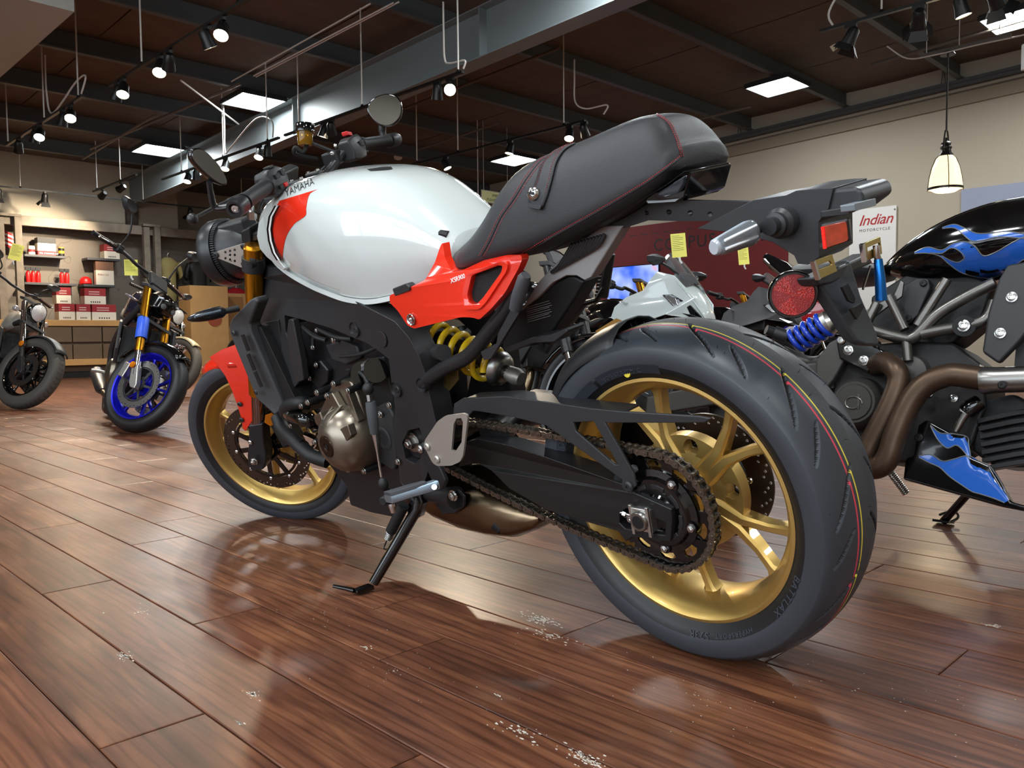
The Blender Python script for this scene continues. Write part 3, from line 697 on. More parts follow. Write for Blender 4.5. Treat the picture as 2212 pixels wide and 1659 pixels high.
def rim(parent,ML,m,hw,r_hub,hub_w,name='wheel_rim',n=96,R=.2315,spokes=5,spread=13,rot=0,sw=.016,st=.022,dish=0.0,lip=.0715,windows=True):
    g=G()
    prof=[(R,lip),(R-.006,lip+.001),(R-.010,lip-.002),(R-.014,lip-.010),(R-.022,lip-.020),(R-.031,lip-.038),(R-.034,.012),(R-.034,-.012),(R-.031,-lip+.038),(R-.022,-lip+.02),(R-.010,-lip+.002),(R,-lip),(R-.004,-lip+.012),(R-.014,-.02),(R-.014,.02),(R-.004,lip-.012),(R,lip)]
    # lathe axis Y: rot_to gives arbitrary frame, circles are symmetric
    g.lathe(prof,(0,0,0),(0,1,0),n)
    o=obj(name,g,m,parent,M=ML)
    g=G()
    for i in range(spokes):
        a=rot+2*PI*i/spokes
        for s in (-1,1):
            b=a+s*math.radians(spread); a2=a+s*math.radians(spread*.42)
            r0=r_hub*.8; r1=r_hub*1.75; r2=R-.030
            P=[(r0,a+s*math.radians(spread*.7)),(r1,a2),((r1+r2)/2,a+s*math.radians(spread*.75)),(r2-.012,b),(r2,b+s*math.radians(.8))]
            secs=[]
            for q,(r,t) in enumerate(P):
                f=[1.7,1.05,.85,.95,1.7][q]; c=Vector((r*math.cos(t),0,r*math.sin(t))); tn=Vector((-math.sin(t),0,math.cos(t)))
                hwid=sw*.5*f; hy=st*.5*[1.5,1.25,1.0,1.0,1.15][q]; yo=dish*[1,.8,.4,.1,0][q]
                secs.append([c+tn*x+Vector((0,y+yo,0)) for x,y in ((-hwid,-hy*.7),(-hwid*.55,-hy),(hwid*.55,-hy),(hwid,-hy*.7),(hwid,hy*.7),(hwid*.55,hy),(-hwid*.55,hy),(-hwid,hy*.7))])
            sg=G().loft(secs); obj('spoke',sg,m,o,bev=0)
    # hub with webs between the spoke roots
    hg=G().lathe([(.018,hub_w),(r_hub*.72,hub_w),(r_hub*.8,hub_w-.008),(r_hub*.85,.018),(r_hub*1.25,.012),(r_hub*1.25,-.012),(r_hub*.85,-.018),(r_hub*.8,-hub_w+.008),(r_hub*.72,-hub_w),(.018,-hub_w),(.018,hub_w)],(0,0,0),(0,1,0),48)
    obj('hub',hg,m,o)
    return o
def drilled_disc(name,parent,ML,y,R,ri,th,m,nh=60,rows=(.9,.78,.66),hole=.0032,carrier=None,arms=5,buttons=10,rb=None):
    g=G()
    def ring(r,k,ph=0): return [Vector((r*math.cos(2*PI*j/k+ph),y,r*math.sin(2*PI*j/k+ph))) for j in range(k)]
    holes=[ring(ri,40)]
    per=nh//len(rows)
    for q,f in enumerate(rows):
        rr_=ri+(R-ri)*f
        for j in range(per):
            a=2*PI*(j+q/len(rows))/per; c=Vector((rr_*math.cos(a),y,rr_*math.sin(a))); holes.append([c+Vector((hole*math.cos(2*PI*t/6),0,hole*math.sin(2*PI*t/6))) for t in range(6)])
    g.prism(ring(R,72),(0,-th,0),holes)
    o=obj(name,g,m,parent,M=ML)
    if carrier:
        g=G(); g.lathe([(.03,y+.006),(.045,y+.006),(.045,y-.008),(.03,y-.008),(.03,y+.006)],(0,0,0),(0,1,0),32)
        for i in range(buttons):
            a=2*PI*i/buttons; e=Vector((math.cos(a),0,math.sin(a))); t=Vector((-e.z,0,e.x)); yy=Vector((0,y,0))
            g.prism([e*.04+t*.008+yy,e*(ri+.004)+t*.007+yy,e*(ri+.004)-t*.007+yy,e*.04-t*.008+yy],(0,-.005,0))
            bolt(o,e*(ri+.004)+yy,.0052,m_zinc,kind='btn',name='disc_button')
        g.lathe([(ri-.012,y+.002),(ri-.004,y+.002),(ri-.004,y-.005),(ri-.012,y-.005),(ri-.012,y+.002)],(0,0,0),(0,1,0),48)
        obj('disc_carrier',g,carrier,o)
    return o
def ringpts(c,r,k,ph=0,y=None): return [Vector((c.x+r*math.cos(2*PI*j/k+ph),c.y if y is None else y,c.z+r*math.sin(2*PI*j/k+ph))) for j in range(k)]
# ---------------------------------------------------------------- rear wheel
RW=Matrix.Translation((0,0,.316))
rt=tire(bike,RW,.316,.0905,.2315,'rear_tire')
rw=rim(bike,RW,m_gold,.0775,.062,.055,'rear_wheel',rot=math.radians(-8),sw=.020,st=.030,dish=.0,lip=.0695)
drilled_disc('rear_brake_disc',rw,None,-.066,.1225,.072,.005,m_disc,nh=66,carrier=m_blackm)
valve=obj('tire_dot',G().cyl((.2315*1.06*math.cos(1.38),.0905*.86,.2315*1.06*math.sin(1.38)),(.2315*1.06*math.cos(1.38),.0905*.86+.004,.2315*1.06*math.sin(1.38)),.007,n=14),m_ylw,rt)
hw_=[]
for a in range(5):
    q=math.radians(-8+36)+2*PI*a/5; e=Vector((math.cos(q),0,math.sin(q))); t=Vector((-e.z,0,e.x)); c=e*.086
    hw_.append([c+e*.014+t*.010,c+e*.018,c+e*.014-t*.010,c-t*.017,c-e*.014-t*.009,c-e*.016,c-e*.014+t*.009,c+t*.017])
obj('hub_web',G().prism([Vector((.108*math.cos(2*PI*k/60),.013,.108*math.sin(2*PI*k/60))) for k in range(60)],(0,-.026,0),[[p+Vector((0,.013,0)) for p in rnd_poly(h,.004,2)] for h in hw_]+[ringpts(Vector((0,.013,0)),.03,24)]),m_gold,rw,bev=.0025,seg=2)
sl=lambda a,b,c,*k:arc_text(a,b,c,*k)
for (s,rad,a0,size) in (('BRIDGESTONE',.2440,math.radians(12),.0200),('180/55ZR17M/C',.2450,math.radians(65),.0125),('BATTLAX',.2440,math.radians(200),.0185),('HYPERSPORT',.2450,math.radians(236),.0125),('S23R',.2440,math.radians(259),.0180)):
    arc_text(s,rad,a0,size,m_tlet,rt,None,.0905*.908)
band=G()
for a0,a1 in ((9,61),(63,96)):
    secs=[]
    for j in range(13):
        a=math.radians(a0+(a1-a0)*j/12); secs.append([Vector(((.2425)*math.cos(a),.0905*.889,.2425*math.sin(a))),Vector((.2600*math.cos(a),.0905*.976,.2600*math.sin(a)))])
    band.loft(secs,False,False)
obj('sidewall_band',band,mat('sidewall band',srgb(44,48,56),.5),rt)
# ---------------------------------------------------------------- sprocket, carrier, chain
SY=.105; SC=Vector((0,SY,.316)); SR=.1085
car=obj('sprocket_carrier',G().lathe([(.0,SY+.012),(.030,SY+.012),(.034,SY+.008),(.05,SY+.012),(.062,SY+.012),(.066,SY+.006),(.078,SY+.004),(.080,SY-.006),(.06,SY-.03),(.0,SY-.03)],(0,0,.316),(0,1,0),48),m_blackg,rw)
car.parent=bike
def ringpts(c,r,k,ph=0,y=None): return [Vector((c.x+r*math.cos(2*PI*j/k+ph),c.y if y is None else y,c.z+r*math.sin(2*PI*j/k+ph))) for j in range(k)]
teeth=[]
NT=43
for j in range(NT*4):
    a=2*PI*j/(NT*4); r=SR+[.0045,.0015,-.0052,.0015][j%4]; teeth.append(SC+Vector((r*math.cos(a),0,r*math.sin(a))))
slots=[]
for i in range(10):
    a=2*PI*(i+.5)/10; 
    q=[]
    for da,rr_ in ((-9,.078),(0,.0765),(9,.078),(11,.088),(6,.093),(0,.094),(-6,.093),(-11,.088)): q.append(SC+Vector((rr_*math.cos(a+math.radians(da)),0,rr_*math.sin(a+math.radians(da)))))
    slots.append(q)
sp=obj('rear_sprocket',G().prism(teeth,(0,-.006,0),slots+[ringpts(SC,.06,32)]),m_blackg,bike,bev=.0008)
for i in range(5):
    a=math.radians(52)+2*PI*i/5; bolt(sp,SC+Vector((.068*math.cos(a),.004,.068*math.sin(a))),.0072,m_zinc,kind='nut',name='sprocket_nut')
    e=Vector((math.cos(a),0,math.sin(a))); t=Vector((-e.z,0,e.x)); c=SC+e*.066+Vector((0,.006,0))
    obj('stud_boss',G().lathe([(0,.003),(.012,.003),(.014,-.004),(.014,-.012)],c,(0,1,0),16),m_blackg,sp)
for i in range(8):
    a=2*PI*i/8+.2; pts=[Vector((r*math.cos(a+d),SY+.0135,.316+r*math.sin(a+d))) for r,d in ((.046,-.28),(.0465,0),(.046,.28),(.054,.26),(.0545,0),(.054,-.26))]
    obj('cush_rib',G().prism(pts,(0,-.004,0)),m_blackm,car,bev=.0012)
FS=Vector((.705,SY,.408)); FR=.0405
def chain_path():
    # tangent upper & lower between the two circles, with a little sag
    pts=[]
    d=Vector((FS.x-SC.x,FS.z-SC.z)); Ld=d.length; al=math.atan2(d.y,d.x); be=math.asin((SR-FR)/Ld)
    au=al+PI/2+be-0; al_=al-PI/2-be
    pu0=(SC.x+SR*math.cos(al+PI/2-be),SC.z+SR*math.sin(al+PI/2-be)); pu1=(FS.x+FR*math.cos(al+PI/2-be),FS.z+FR*math.sin(al+PI/2-be))
    pl0=(SC.x+SR*math.cos(al-PI/2+be),SC.z+SR*math.sin(al-PI/2+be)); pl1=(FS.x+FR*math.cos(al-PI/2+be),FS.z+FR*math.sin(al-PI/2+be))
    n=60
    for i in range(n): t=i/n; pts.append((pu1[0]+(pu0[0]-pu1[0])*t,pu1[1]+(pu0[1]-pu1[1])*t+.006*math.sin(PI*t)))
    a0=al+PI/2-be; a1=al+2*PI-PI/2+be
    for i in range(n): t=i/n; a=a0+(a1-a0)*t; pts.append((SC.x+SR*math.cos(a),SC.z+SR*math.sin(a)))
    for i in range(n): t=i/n; pts.append((pl0[0]+(pl1[0]-pl0[0])*t,pl0[1]+(pl1[1]-pl0[1])*t-.014*math.sin(PI*t)))
    a0=al-PI/2+be-2*PI; a0=al-PI/2+be; a1=al+PI/2-be
    for i in range(n): t=i/n; a=a0+(a1-a0)*t; pts.append((FS.x+FR*math.cos(a),FS.z+FR*math.sin(a)))
    return np.array(pts+[pts[0]])
cp=chain_path(); sl_=np.concatenate([[0],np.cumsum(np.hypot(*np.diff(cp,axis=0).T))]); tot=sl_[-1]; NL=int(round(tot/.015875/2))*2; pit=tot/NL
def cpos(s): s%=tot; return Vector((np.interp(s,sl_,cp[:,0]),0,np.interp(s,sl_,cp[:,1])))
def link_mesh(outer):
    g=G(); p=pit; yo=.0095 if outer else .0070; th=.0022
    prof=[]
    for c,s0 in ((0,90),(p,-90)):
        for k in range(7):
            a=math.radians(s0+180*k/6); prof.append(Vector((c+.0066*math.cos(a),0,.0066*math.sin(a))))
    prof.insert(7,Vector((p*.5,0,-.0045))); prof.append(Vector((p*.5,0,.0045)))
    for s in (1,-1): g.prism([q+Vector((0,s*yo+th/2,0)) for q in prof],(0,-th,0))
    if outer:
        for c in (0,p): g.lathe([(0,.0016),(.0026,.0014),(.0030,0),(.003,-.024)],(c,yo+th/2,0),(0,1,0),8)
    else:
        for c in (0,p): g.cyl((c,-.006,0),(c,.006,0),.005,n=8)
    return g.mesh('chain_link',m_link)
lm=[link_mesh(False),link_mesh(True)]
ch=obj('drive_chain',G().tube([Vector((cpos(i*pit).x,SY,cpos(i*pit).z)) for i in range(NL)],.0032,6,loop=True),m_dark,bike)
for i in range(NL):
    a,b=cpos(i*pit),cpos((i+1)*pit); e=(b-a).normalized(); n_=Vector((-e.z,0,e.x))
    M=Matrix(((e.x,0,n_.x,a.x),(0,1,0,SY),(e.z,0,n_.z,a.z),(0,0,0,1)))
    obj('chain_link',lm[i%2],None,ch,M=M)
# ---------------------------------------------------------------- swingarm, guard, axle blocks
arm=[(1000,958,.10),(1030,948,.118),(1100,962,.122),(1180,988,.124),(1326,1040,.126),(1345,1046,.126),(1373,1066,.126),(1450,1100,.126),(1452,1122,.126),(1448,1170,.126),(1368,1160,.126),(1352,1170,.126),(1335,1148,.126),(1180,1102,.124),(1100,1056,.122),(1062,1018,.118),(1030,1000,.105),(990,1010,.10)]
window=[(1338,1108,.126),(1352,1098,.126),(1412,1118,.126),(1438,1130,.126),(1436,1156,.126),(1400,1152,.126),(1350,1142,.126),(1338,1130,.126)]
swm=mat('swingarm satin black',srgb(30,30,31),.32,.1,bump=.03,bscale=1500)
sw=plate('swingarm',arm,.12,.045,swm,holes=[window],bev=.007,seg=3)
obj('swingarm_crossbrace',G().tube([(.42,.09,.42),(.45,.0,.43),(.42,-.09,.42)],.035,12),swm,sw)
obj('right_arm',G().prism([(.50,-.09,.45),(.30,-.10,.44),(.05,-.11,.36),(-.06,-.115,.34),(-.06,-.115,.29),(.08,-.11,.27),(.45,-.09,.36)],(0,-.035,0)),swm,sw,bev=.006)
ac=L((1388,1122),.128)
ab=obj('axle_block',G().box(ac+Vector((0,-.006,0)),(.043,.022,.044)),m_alu,sw,bev=.002)
for s in(-1,1): obj('block_rib',G().box(ac+Vector((s*.018,.006,-.0)),(.006,.006,.056)),m_alu,ab,bev=.001)
obj('axle_tube',G().lathe([(.0075,-.03),(.0075,.010),(.0165,.010),(.0185,.007),(.0185,-.006)],ac+Vector((0,.004,0)),(0,1,0),28),m_steel,ab)
obj('axle_hole',G().cyl(ac+Vector((0,.009,0)),ac+Vector((0,.0142,0)),.0165,n=24),m_steel,ab)
obj('axle_bore',G().cyl(ac+Vector((0,.0143,0)),ac+Vector((0,.0147,0)),.0122,n=24),m_dark,ab)
p=L((1357,1112),.122); obj('adjuster_bolt',G().cyl(p+Vector((.022,0,.003)),p+Vector((-.006,0,0)),.0035,n=10).cyl(p+Vector((.01,0,.001)),p+Vector((.003,0,0)),.0065,n=6),m_zinc,sw)
guard=[(978,906),(980,872),(1000,860),(1090,856),(1180,868),(1274,882),(1344,889),(1509,899),(1536,904),(1522,914),(1307,914),(1368,1022),(1374,1050),(1358,1064),(1342,1053),(1343,1036),(1180,920),(1110,902),(1040,890),(1022,888),(1006,906)]
cgd=plate('chain_guard',guard,.128,.006,mat('guard plastic',srgb(46,47,49),.42,bump=.05,bscale=900),holes=[[(1238,913),(1282,911),(1334,1004),(1326,1003),(1244,932)]],bev=.002)
obj('guard_flange',G().prism(LS([(1000,862),(1090,858),(1180,870),(1274,884),(1344,891),(1344,897),(1274,892),(1180,880),(1090,868),(1000,872)],.126),(0,-.05,0)),m_black,cgd,bev=.002)
bolt(cgd,L((1358,1051),.129),.008,m_black,kind='btn')
# hugger over the rear tire
g=G(); secs=[]
for j in range(15):
    a=math.radians(24+52*j/14); R_h=.334+.006*math.sin(j/14*PI); w_=.07+.02*math.sin(j/14*PI*.8)
    secs.append([Vector((R_h*math.cos(a)+.0,0,.316+R_h*math.sin(a)))*1+Vector((-(1-math.cos(t))*0,w_*math.sin(t),0))-Vector((math.cos(a),0,math.sin(a)))*(.05*(1-math.cos(t))) for t in [math.radians(q) for q in (-85,-60,-35,-12,12,35,60,85)]])
g.loft(secs,False,False); o=obj('rear_hugger',g,m_black,bike); q=o.modifiers.new('sol','SOLIDIFY'); q.thickness=.003
# ---------------------------------------------------------------- frame, tank, seat, covers
fr_pts=[(566,572,.06),(592,580,.10),(618,591,.13),(727,632,.152),(778,656,.158),(852,694,.158),(882,727,.152),(905,770,.148),(917,801,.145),(922,830,.142),(932,870,.14),(944,920,.14),(938,960,.14),(930,1002,.14),(916,1046,.135),(884,1060,.13),(864,1040,.13),(858,990,.135),(850,930,.138),(853,880,.142),(845,828,.146),(839,775,.150),(804,747,.154),(713,709,.156),(650,690,.15),(614,681,.14),(617,718,.14),(641,790,.15),(649,822,.152),(636,837,.152),(612,834,.15),(563,772,.13),(554,700,.11),(562,640,.085),(565,600,.07)]
m_frame=mat('frame satin black',srgb(46,46,48),.36,.15,bump=.06,bscale=1100)
frm=obj('main_frame',G().prism(LS(fr_pts,0),(0,-.055,0),[LS([(868,958,.14),(882,930,.14),(905,925,.14),(916,950,.14),(912,985,.14),(896,1002,.14),(876,992,.14)],0)]),m_frame,bike,bev=.010,seg=4)
# right-hand spar mirrored
P=[Vector((p.x,-p.y,p.z)) for p in LS(fr_pts,0)]
obj('right_spar',G().prism(P,(0,.05,0)),m_frame,frm,bev=.008)
obj('steering_head',G().cyl(_so+_ax*.78,_so+_ax*1.0,.038,n=24),m_frame,frm)
# raised rib along the downtube and spar
obj('frame_rib',G().prism(LS([(622,690,.158),(632,690,.158),(650,780,.164),(655,822,.164),(640,828,.166),(628,790,.166),(618,720,.16)],0),(0,-.02,0)),m_frame,frm,bev=.004)
for (px,py,y,r) in ((765,712,.158,.010),(855,842,.148,.010),(617,822,.155,.010),(910,832,.15,.009)):
    p=L((px,py),y); obj('bolt_boss',G().lathe([(.0,-.012),(r*.95,-.012),(r*1.55,-.002),(r*1.75,.002),(r*1.85,-.004),(r*1.9,-.012)],p,(0,1,0),24),m_frame,frm); bolt(frm,p+Vector((0,-.006,0)),r*.7,m_black,kind='btn')
obj('cap_disc',G().cyl(L((825,732),.154),L((825,732),.154)+Vector((0,.003,0)),.019,n=28),m_frame,frm,bev=.001)
pn=L((893,955),.128); bolt(frm,pn,.0135,m_steel,kind='nut',name='pivot_nut'); obj('pivot_washer',G().cyl(pn+Vector((0,-.004,0)),pn+Vector((0,.002,0)),.024,n=28),m_steel,frm); obj('pivot_core',G().cyl((pn.x,-.12,pn.z),(pn.x,.124,pn.z),.04,n=24),m_eng,frm)
# --- tank
def smooth_interp(xs,ys,x):
    """monotone cubic through a table"""
    i=max(0,min(len(xs)-2,int(np.searchsorted(xs,x))-1)); d=[(ys[k+1]-ys[k])/(xs[k+1]-xs[k]) for k in range(len(xs)-1)]
    def m_(k):
        if k==0: return d[0]
        if k==len(xs)-1: return d[-1]
        return 0 if d[k-1]*d[k]<=0 else 2*d[k-1]*d[k]/(d[k-1]+d[k])
    h=xs[i+1]-xs[i]; t=max(0,min(1,(x-xs[i])/h))
    return (2*t**3-3*t*t+1)*ys[i]+(t**3-2*t*t+t)*h*m_(i)+(-2*t**3+3*t*t)*ys[i+1]+(t**3-t*t)*h*m_(i+1)
TX=[1.20,1.17,1.12,1.04,.95,.85,.75,.67,.60,.54,.49,.455,.435]
TT=[.955,.975,.996,1.016,1.026,1.025,1.014,.998,.972,.936,.895,.862,.84]
TBm=[.888,.878,.856,.826,.796,.766,.740,.731,.735,.744,.754,.761,.768]
TW=[.070,.100,.132,.157,.172,.180,.178,.168,.150,.130,.114,.102,.092]
m=44
def tank_sec(x):
    zt_,zb_,w=[smooth_interp(TX[::-1],q[::-1],x) for q in (TT,TBm,TW)]
    h=zt_-zb_; out=[]
    zw=zb_+h*.40           # widest height
    prof=[]
    k=m//2
    for i in range(k+1):
        t=i/k
        if t<.30:      # lower side, tucks in
            s=t/.30; z=zb_+(zw-zb_)*s; y=w*(.86+.14*math.sin(s*PI/2))
        else:
            s=(t-.30)/.70; a=s*PI/2; y=w*(math.cos(a)**.66); z=zw+(zt_-zw)*(math.sin(a)**.88)
        prof.append((y,z))
    return [Vector((x,y,z)) for y,z in prof]+[Vector((x,-y,z)) for y,z in reversed(prof[:-1])]
xs=spline([(x,0,0) for x in TX],5); secs=[tank_sec(p.x) for p in xs]
g=G().loft(secs,True,True)
tank=obj('fuel_tank',g,m_tank,bike,ang=70)
# lower seam flange of the tank
g=G(); rows=[]
for x in [p.x for p in xs][1:-1]:
    s=tank_sec(x); y,z=s[0].y,s[0].z; rows.append([Vector((x,y-.012,z-.002)),Vector((x,y+.004,z-.001)),Vector((x,y+.006,z-.012)),Vector((x,y-.012,z-.016))])
g.loft(rows,True,True); obj('tank_seam',g,m_tank,tank)
# --- surface decals laid on a body by casting the photograph's outline onto it
from mathutils.bvhtree import BVHTree
_bv={}
def bvh_of(o):
    if o.name not in _bv:
        bpy.context.view_layer.update(); dg=bpy.context.evaluated_depsgraph_get(); _bv[o.name]=BVHTree.FromObject(o,dg)
    return _bv[o.name]
def cast(o,px,py,off=.0008):
    b=bvh_of(o); I=o.matrix_world.inverted(); a=I@CAM; d_=(I.to_3x3()@ray(px,py)).normalized()
    loc,nor,i,dist=b.ray_cast(a,d_)
    if loc is None: return None
    if nor.dot(d_)>0: nor=-nor
    return loc+nor*off
def decal_strip(name,body,A,Bp,mt,nu=24,nv=6,off=.0008,parent=None,sm=True):
    f=(lambda P:spline([(p[0],p[1],0) for p in P],max(2,nu//(len(P)-1)))) if sm else (lambda P:[Vector((p[0],p[1],0)) for p in P])
    a,b=f(A),f(Bp); n=min(len(a),len(b)); a=[a[int(i*(len(a)-1)/(n-1))] for i in range(n)]; b=[b[int(i*(len(b)-1)/(n-1))] for i in range(n)]
    g=G(); idx={}; 
    for i in range(n):
        for j in range(nv+1):
            p=a[i].lerp(b[i],j/nv); q=cast(body,p.x,p.y,off)
            if q is not None: idx[i,j]=len(g.v); g.v.append(tuple(q))
    for i in range(n-1):
        for j in range(nv):
            k=[(i,j),(i+1,j),(i+1,j+1),(i,j+1)]
            if all(t in idx for t in k):
                g.f.append(tuple(idx[t] for t in k)); g.m.append(0)
    return obj(name,g,mt,parent or body,ang=80)
def decal_text(name,body,s,p0,p1,height,mt,off=.0012,shear=0,bold=0):
    me=text_mesh(s,1.0,0,shear=shear,bold=bold); me.materials.clear(); me.materials.append(mt)
    w=max(v.co.x for v in me.vertices); h=max(v.co.y for v in me.vertices); e=(Vector(p1)-Vector(p0)); n_=Vector((e.y,-e.x)).normalized()*height
    ok=True
    for v in me.vertices:
        q=Vector(p0)+e*(v.co.x/w)+n_*(v.co.y/h); r=cast(body,q.x,q.y,off)
        if r is None: r=Vector((0,0,0)); ok=False
        v.co=r
    return obj(name,me,mt,body)
# red panel on the tank front with its white curved edge, then the pin stripes
edgeR=[(687,409),(669,420),(662,448),(660,466),(636,484),(619,511),(612,542),(611,560)]
edgeL=[(604,434),(596,450),(590,472),(589,496),(594,520),(600,540),(605,552),(610,562)]
decal_strip('red_panel',tank,edgeL,edgeR,m_redp,42,10)
wing=[(601,434,0.136),(577,452,0.140),(558,480,0.142),(554,510,0.144),(561,539,0.146),(576,557,0.150),(612,585,0.158),(616,580,0.160),(604,566,0.164),(594,540,0.166),(588,515,0.166),(587,490,0.165),(592,465,0.160),(602,442,0.152)]
wg=obj('tank_front_panel',G().prism(LS(wing,0),(0,-.012,0)),m_tank,tank,bev=.004,seg=3)
for nm,a_,b_,mm in (('black_stripe',0,4,m_blackg),('white_stripe',4,8,m_white),('black_stripe',8,11,m_blackg)):
    li=[(594,444),(581,468),(577,495),(580,520),(588,546),(598,562)]
    P=[(x+a_,y,.168) for x,y in li]+[(x+b_,y,.168) for x,y in reversed(li)]
    obj(nm,G().prism([p+Vector((0,.0015,0)) for p in LS(P,0)],(0,-.003,0)),mm,wg)
bolt(wg,L((577,540),.148),.006,m_zinc,kind='btn')
w1=decal_strip('warning_label',tank,[(793,366),(830,361),(845,361)],[(800,370),(832,368),(848,366)],m_ink,6,2,.001)
decal_text('tank_lettering',tank,'YAMAHA',(618,425),(680,398),14,m_ink,.0012,.25)
# rubber tank side pad
plate('tank_pad',[(846,624),(876,612),(884,620),(884,628),(852,640)],.172,.02,m_black,bev=.003)
# tank to seat gasket
obj('tank_gasket',G().tube([L((944,545),.09),L((940,520),.09),L((955,505),.085),L((968,508),.08)],.009,8),m_dark,bike)
# --- seat
SX=[.43,.40,.36,.31,.27,.235,.20,.15,.08,.01,-.03,-.06,-.082,-.098]
ST=[.812,.822,.838,.872,.908,.937,.948,.955,.962,.972,.976,.969,.950,.922]
SB=[.770,.764,.766,.770,.772,.774,.778,.786,.803,.822,.836,.850,.862,.880]
SWd=[.105,.122,.134,.140,.142,.143,.143,.142,.138,.130,.124,.116,.106,.094]
def seat_sec(x,m=24):
    zt_,zb_,w=[smooth_interp(SX[::-1],q[::-1],x) for q in (ST,SB,SWd)]
    hump=max(0,min(1,(.30-x)/.1)); h=zt_-zb_; k=m//2; prof=[]
    for i in range(k+1):
        t=i/k; e=.62+.12*hump
        a=t*PI/2; y=w*(math.cos(a)**(.55 if hump<.5 else .60)); z=zb_+h*(math.sin(a)**(.75 if hump<.5 else .80))
        prof.append((y,z))
    return [Vector((x,y,z)) for y,z in prof]+[Vector((x,-y,z)) for y,z in reversed(prof[:-1])]
sx_=[p.x for p in spline([(x,0,0) for x in SX],3)]
secs=[seat_sec(x) for x in sx_]
# round nose at the front
f=secs[0]; c=Vector((.452,0,.79)); secs=[[c+(p-Vector((.43,0,.79)))*.80 for p in f]]+secs
b_=secs[-1]; c=Vector((-.108,0,.90)); secs=secs+[[c+(p-Vector((-.098,0,.90)))*.86 for p in b_]]
seat=obj('seat',G().loft(secs,True,True),m_seat,bike,sub=1,ang=75)
def stitches(body,pts,n,name='stitching',r=.00055,off=.0009,duty=.5,mt=None):
    P=spline([(a,b,0) for a,b in pts],40); ln=[0]
    for a,b in zip(P[:-1],P[1:]): ln.append(ln[-1]+(b-a).length)
    g=G(); tot_=ln[-1]
    def at_(s): return Vector((np.interp(s,ln,[p.x for p in P]),np.interp(s,ln,[p.y for p in P])))
    for i in range(n):
        a=at_(tot_*i/n); b=at_(tot_*(i+duty)/n); q=[cast(body,a.x,a.y,off*.3),cast(body,(a.x+b.x)/2,(a.y+b.y)/2,off),cast(body,b.x,b.y,off*.3)]
        if all(x is not None for x in q): g.tube(q,r,5)
    o=obj(name,g,mt or m_thread,body); o['kind']='stuff'; return o
def seam(body,pts,name,mt,r=.0016,off=.0002):
    P=[cast(body,p.x,p.y,off) for p in spline([(a,b,0) for a,b in pts],14)]; P=[p for p in P if p is not None]
    return obj(name,G().tube(P,r,6),mt,body)
s1=[(1040,552),(1058,520),(1082,470),(1110,430),(1138,385),(1168,348),(1190,338)]
seam(seat,s1,'seat_seam',m_seat); stitches(seat,[(x-5,y) for x,y in s1],60); stitches(seat,[(x+5,y+1) for x,y in s1],60)
s2=[(1128,550),(1200,508),(1300,452),(1400,392),(1470,340)]
seam(seat,s2,'seat_seam',m_seat); stitches(seat,[(x,y-4) for x,y in s2],80)
s3=[(1418,246),(1445,265),(1462,300),(1474,340)]
seam(seat,s3,'seat_seam',m_seat); stitches(seat,[(x-2,y) for x,y in s3],24); stitches(seat,[(x+3,y) for x,y in s3],24)
s4=[(1148,562),(1250,508),(1350,452),(1440,398),(1478,372)]
seam(seat,s4,'seat_edge_piping',m_dark,.0014,.0004)
# strap across the seat with its snap button
st=decal_strip('seat_strap',seat,[(1222,318),(1195,332),(1172,358),(1160,392),(1146,428),(1145,446)],[(1245,312),(1222,325),(1204,352),(1194,390),(1184,425),(1174,450)],m_seat,30,4,.004)
q=st.modifiers.new('sol','SOLIDIFY'); q.thickness=.003
for dx in (5,-5):
    base=[(1222,318),(1195,332),(1172,358),(1160,392),(1150,424)] if dx>0 else [(1245,312),(1222,325),(1204,352),(1194,390),(1186,420)]
    stitches(seat,[(x+dx,y) for x,y in base],26,off=.0058)
pb=cast(seat,1159,420,.006); nb=(L((1159,420),pb.y+.02)-pb); 
I=MB.inverted().to_3x3(); vd=(I@(-ray(1159,420))).normalized(); bx=(vd+Vector((0,1.2,.3))).normalized()
kn=obj('snap_button',G().lathe([(0,0),(.011,0),(.0115,.003),(.009,.007),(.005,.0085),(.004,.006),(0,.006)],pb,bx,24),m_zinc,bike)
obj('button_core',G().cyl(pb+bx*.006,pb+bx*.0088,.0028,n=10),m_dark,kn)
obj('strap_end',G().prism([cast(seat,a,b,.003) for a,b in ((1145,438),(1176,444),(1172,454),(1146,449))],bx*.006),m_seat,st,bev=.002)
# under-seat panel
ups=[(1145,560,.128),(1300,478,.118),(1400,425,.105),(1478,376,.088),(1535,345,.07),(1548,338,.05)]
# --- red side cover with mesh insert
sc=[(956,523,.118),(961,558,.130),(975,585,.142),(996,585,.146),(1046,562,.146),(1095,551,.140),(1125,551,.134),(1128,560,.134),(1120,580,.138),(1091,632,.150),(1060,668,.158),(1035,691,.160),(1022,686,.162),(996,685,.164),(894,710,.168),(880,703,.168),(859,671,.170),(842,654,.172),(841,638,.172),(883,622,.168),(919,604,.156),(940,565,.138),(950,534,.122)]
hole=[(1022,594,.150),(1082,572,.144),(1089,574,.144),(1086,587,.145),(1046,643,.155),(1032,657,.158),(1016,654,.158),(1012,636,.156)]
scv=obj('side_cover',G().prism(rnd_poly(LS(sc,0),.006,3),(0,-.018,0),[rnd_poly(LS(hole,0),.006,3)]),m_redp,bike,bev=.005,seg=3)
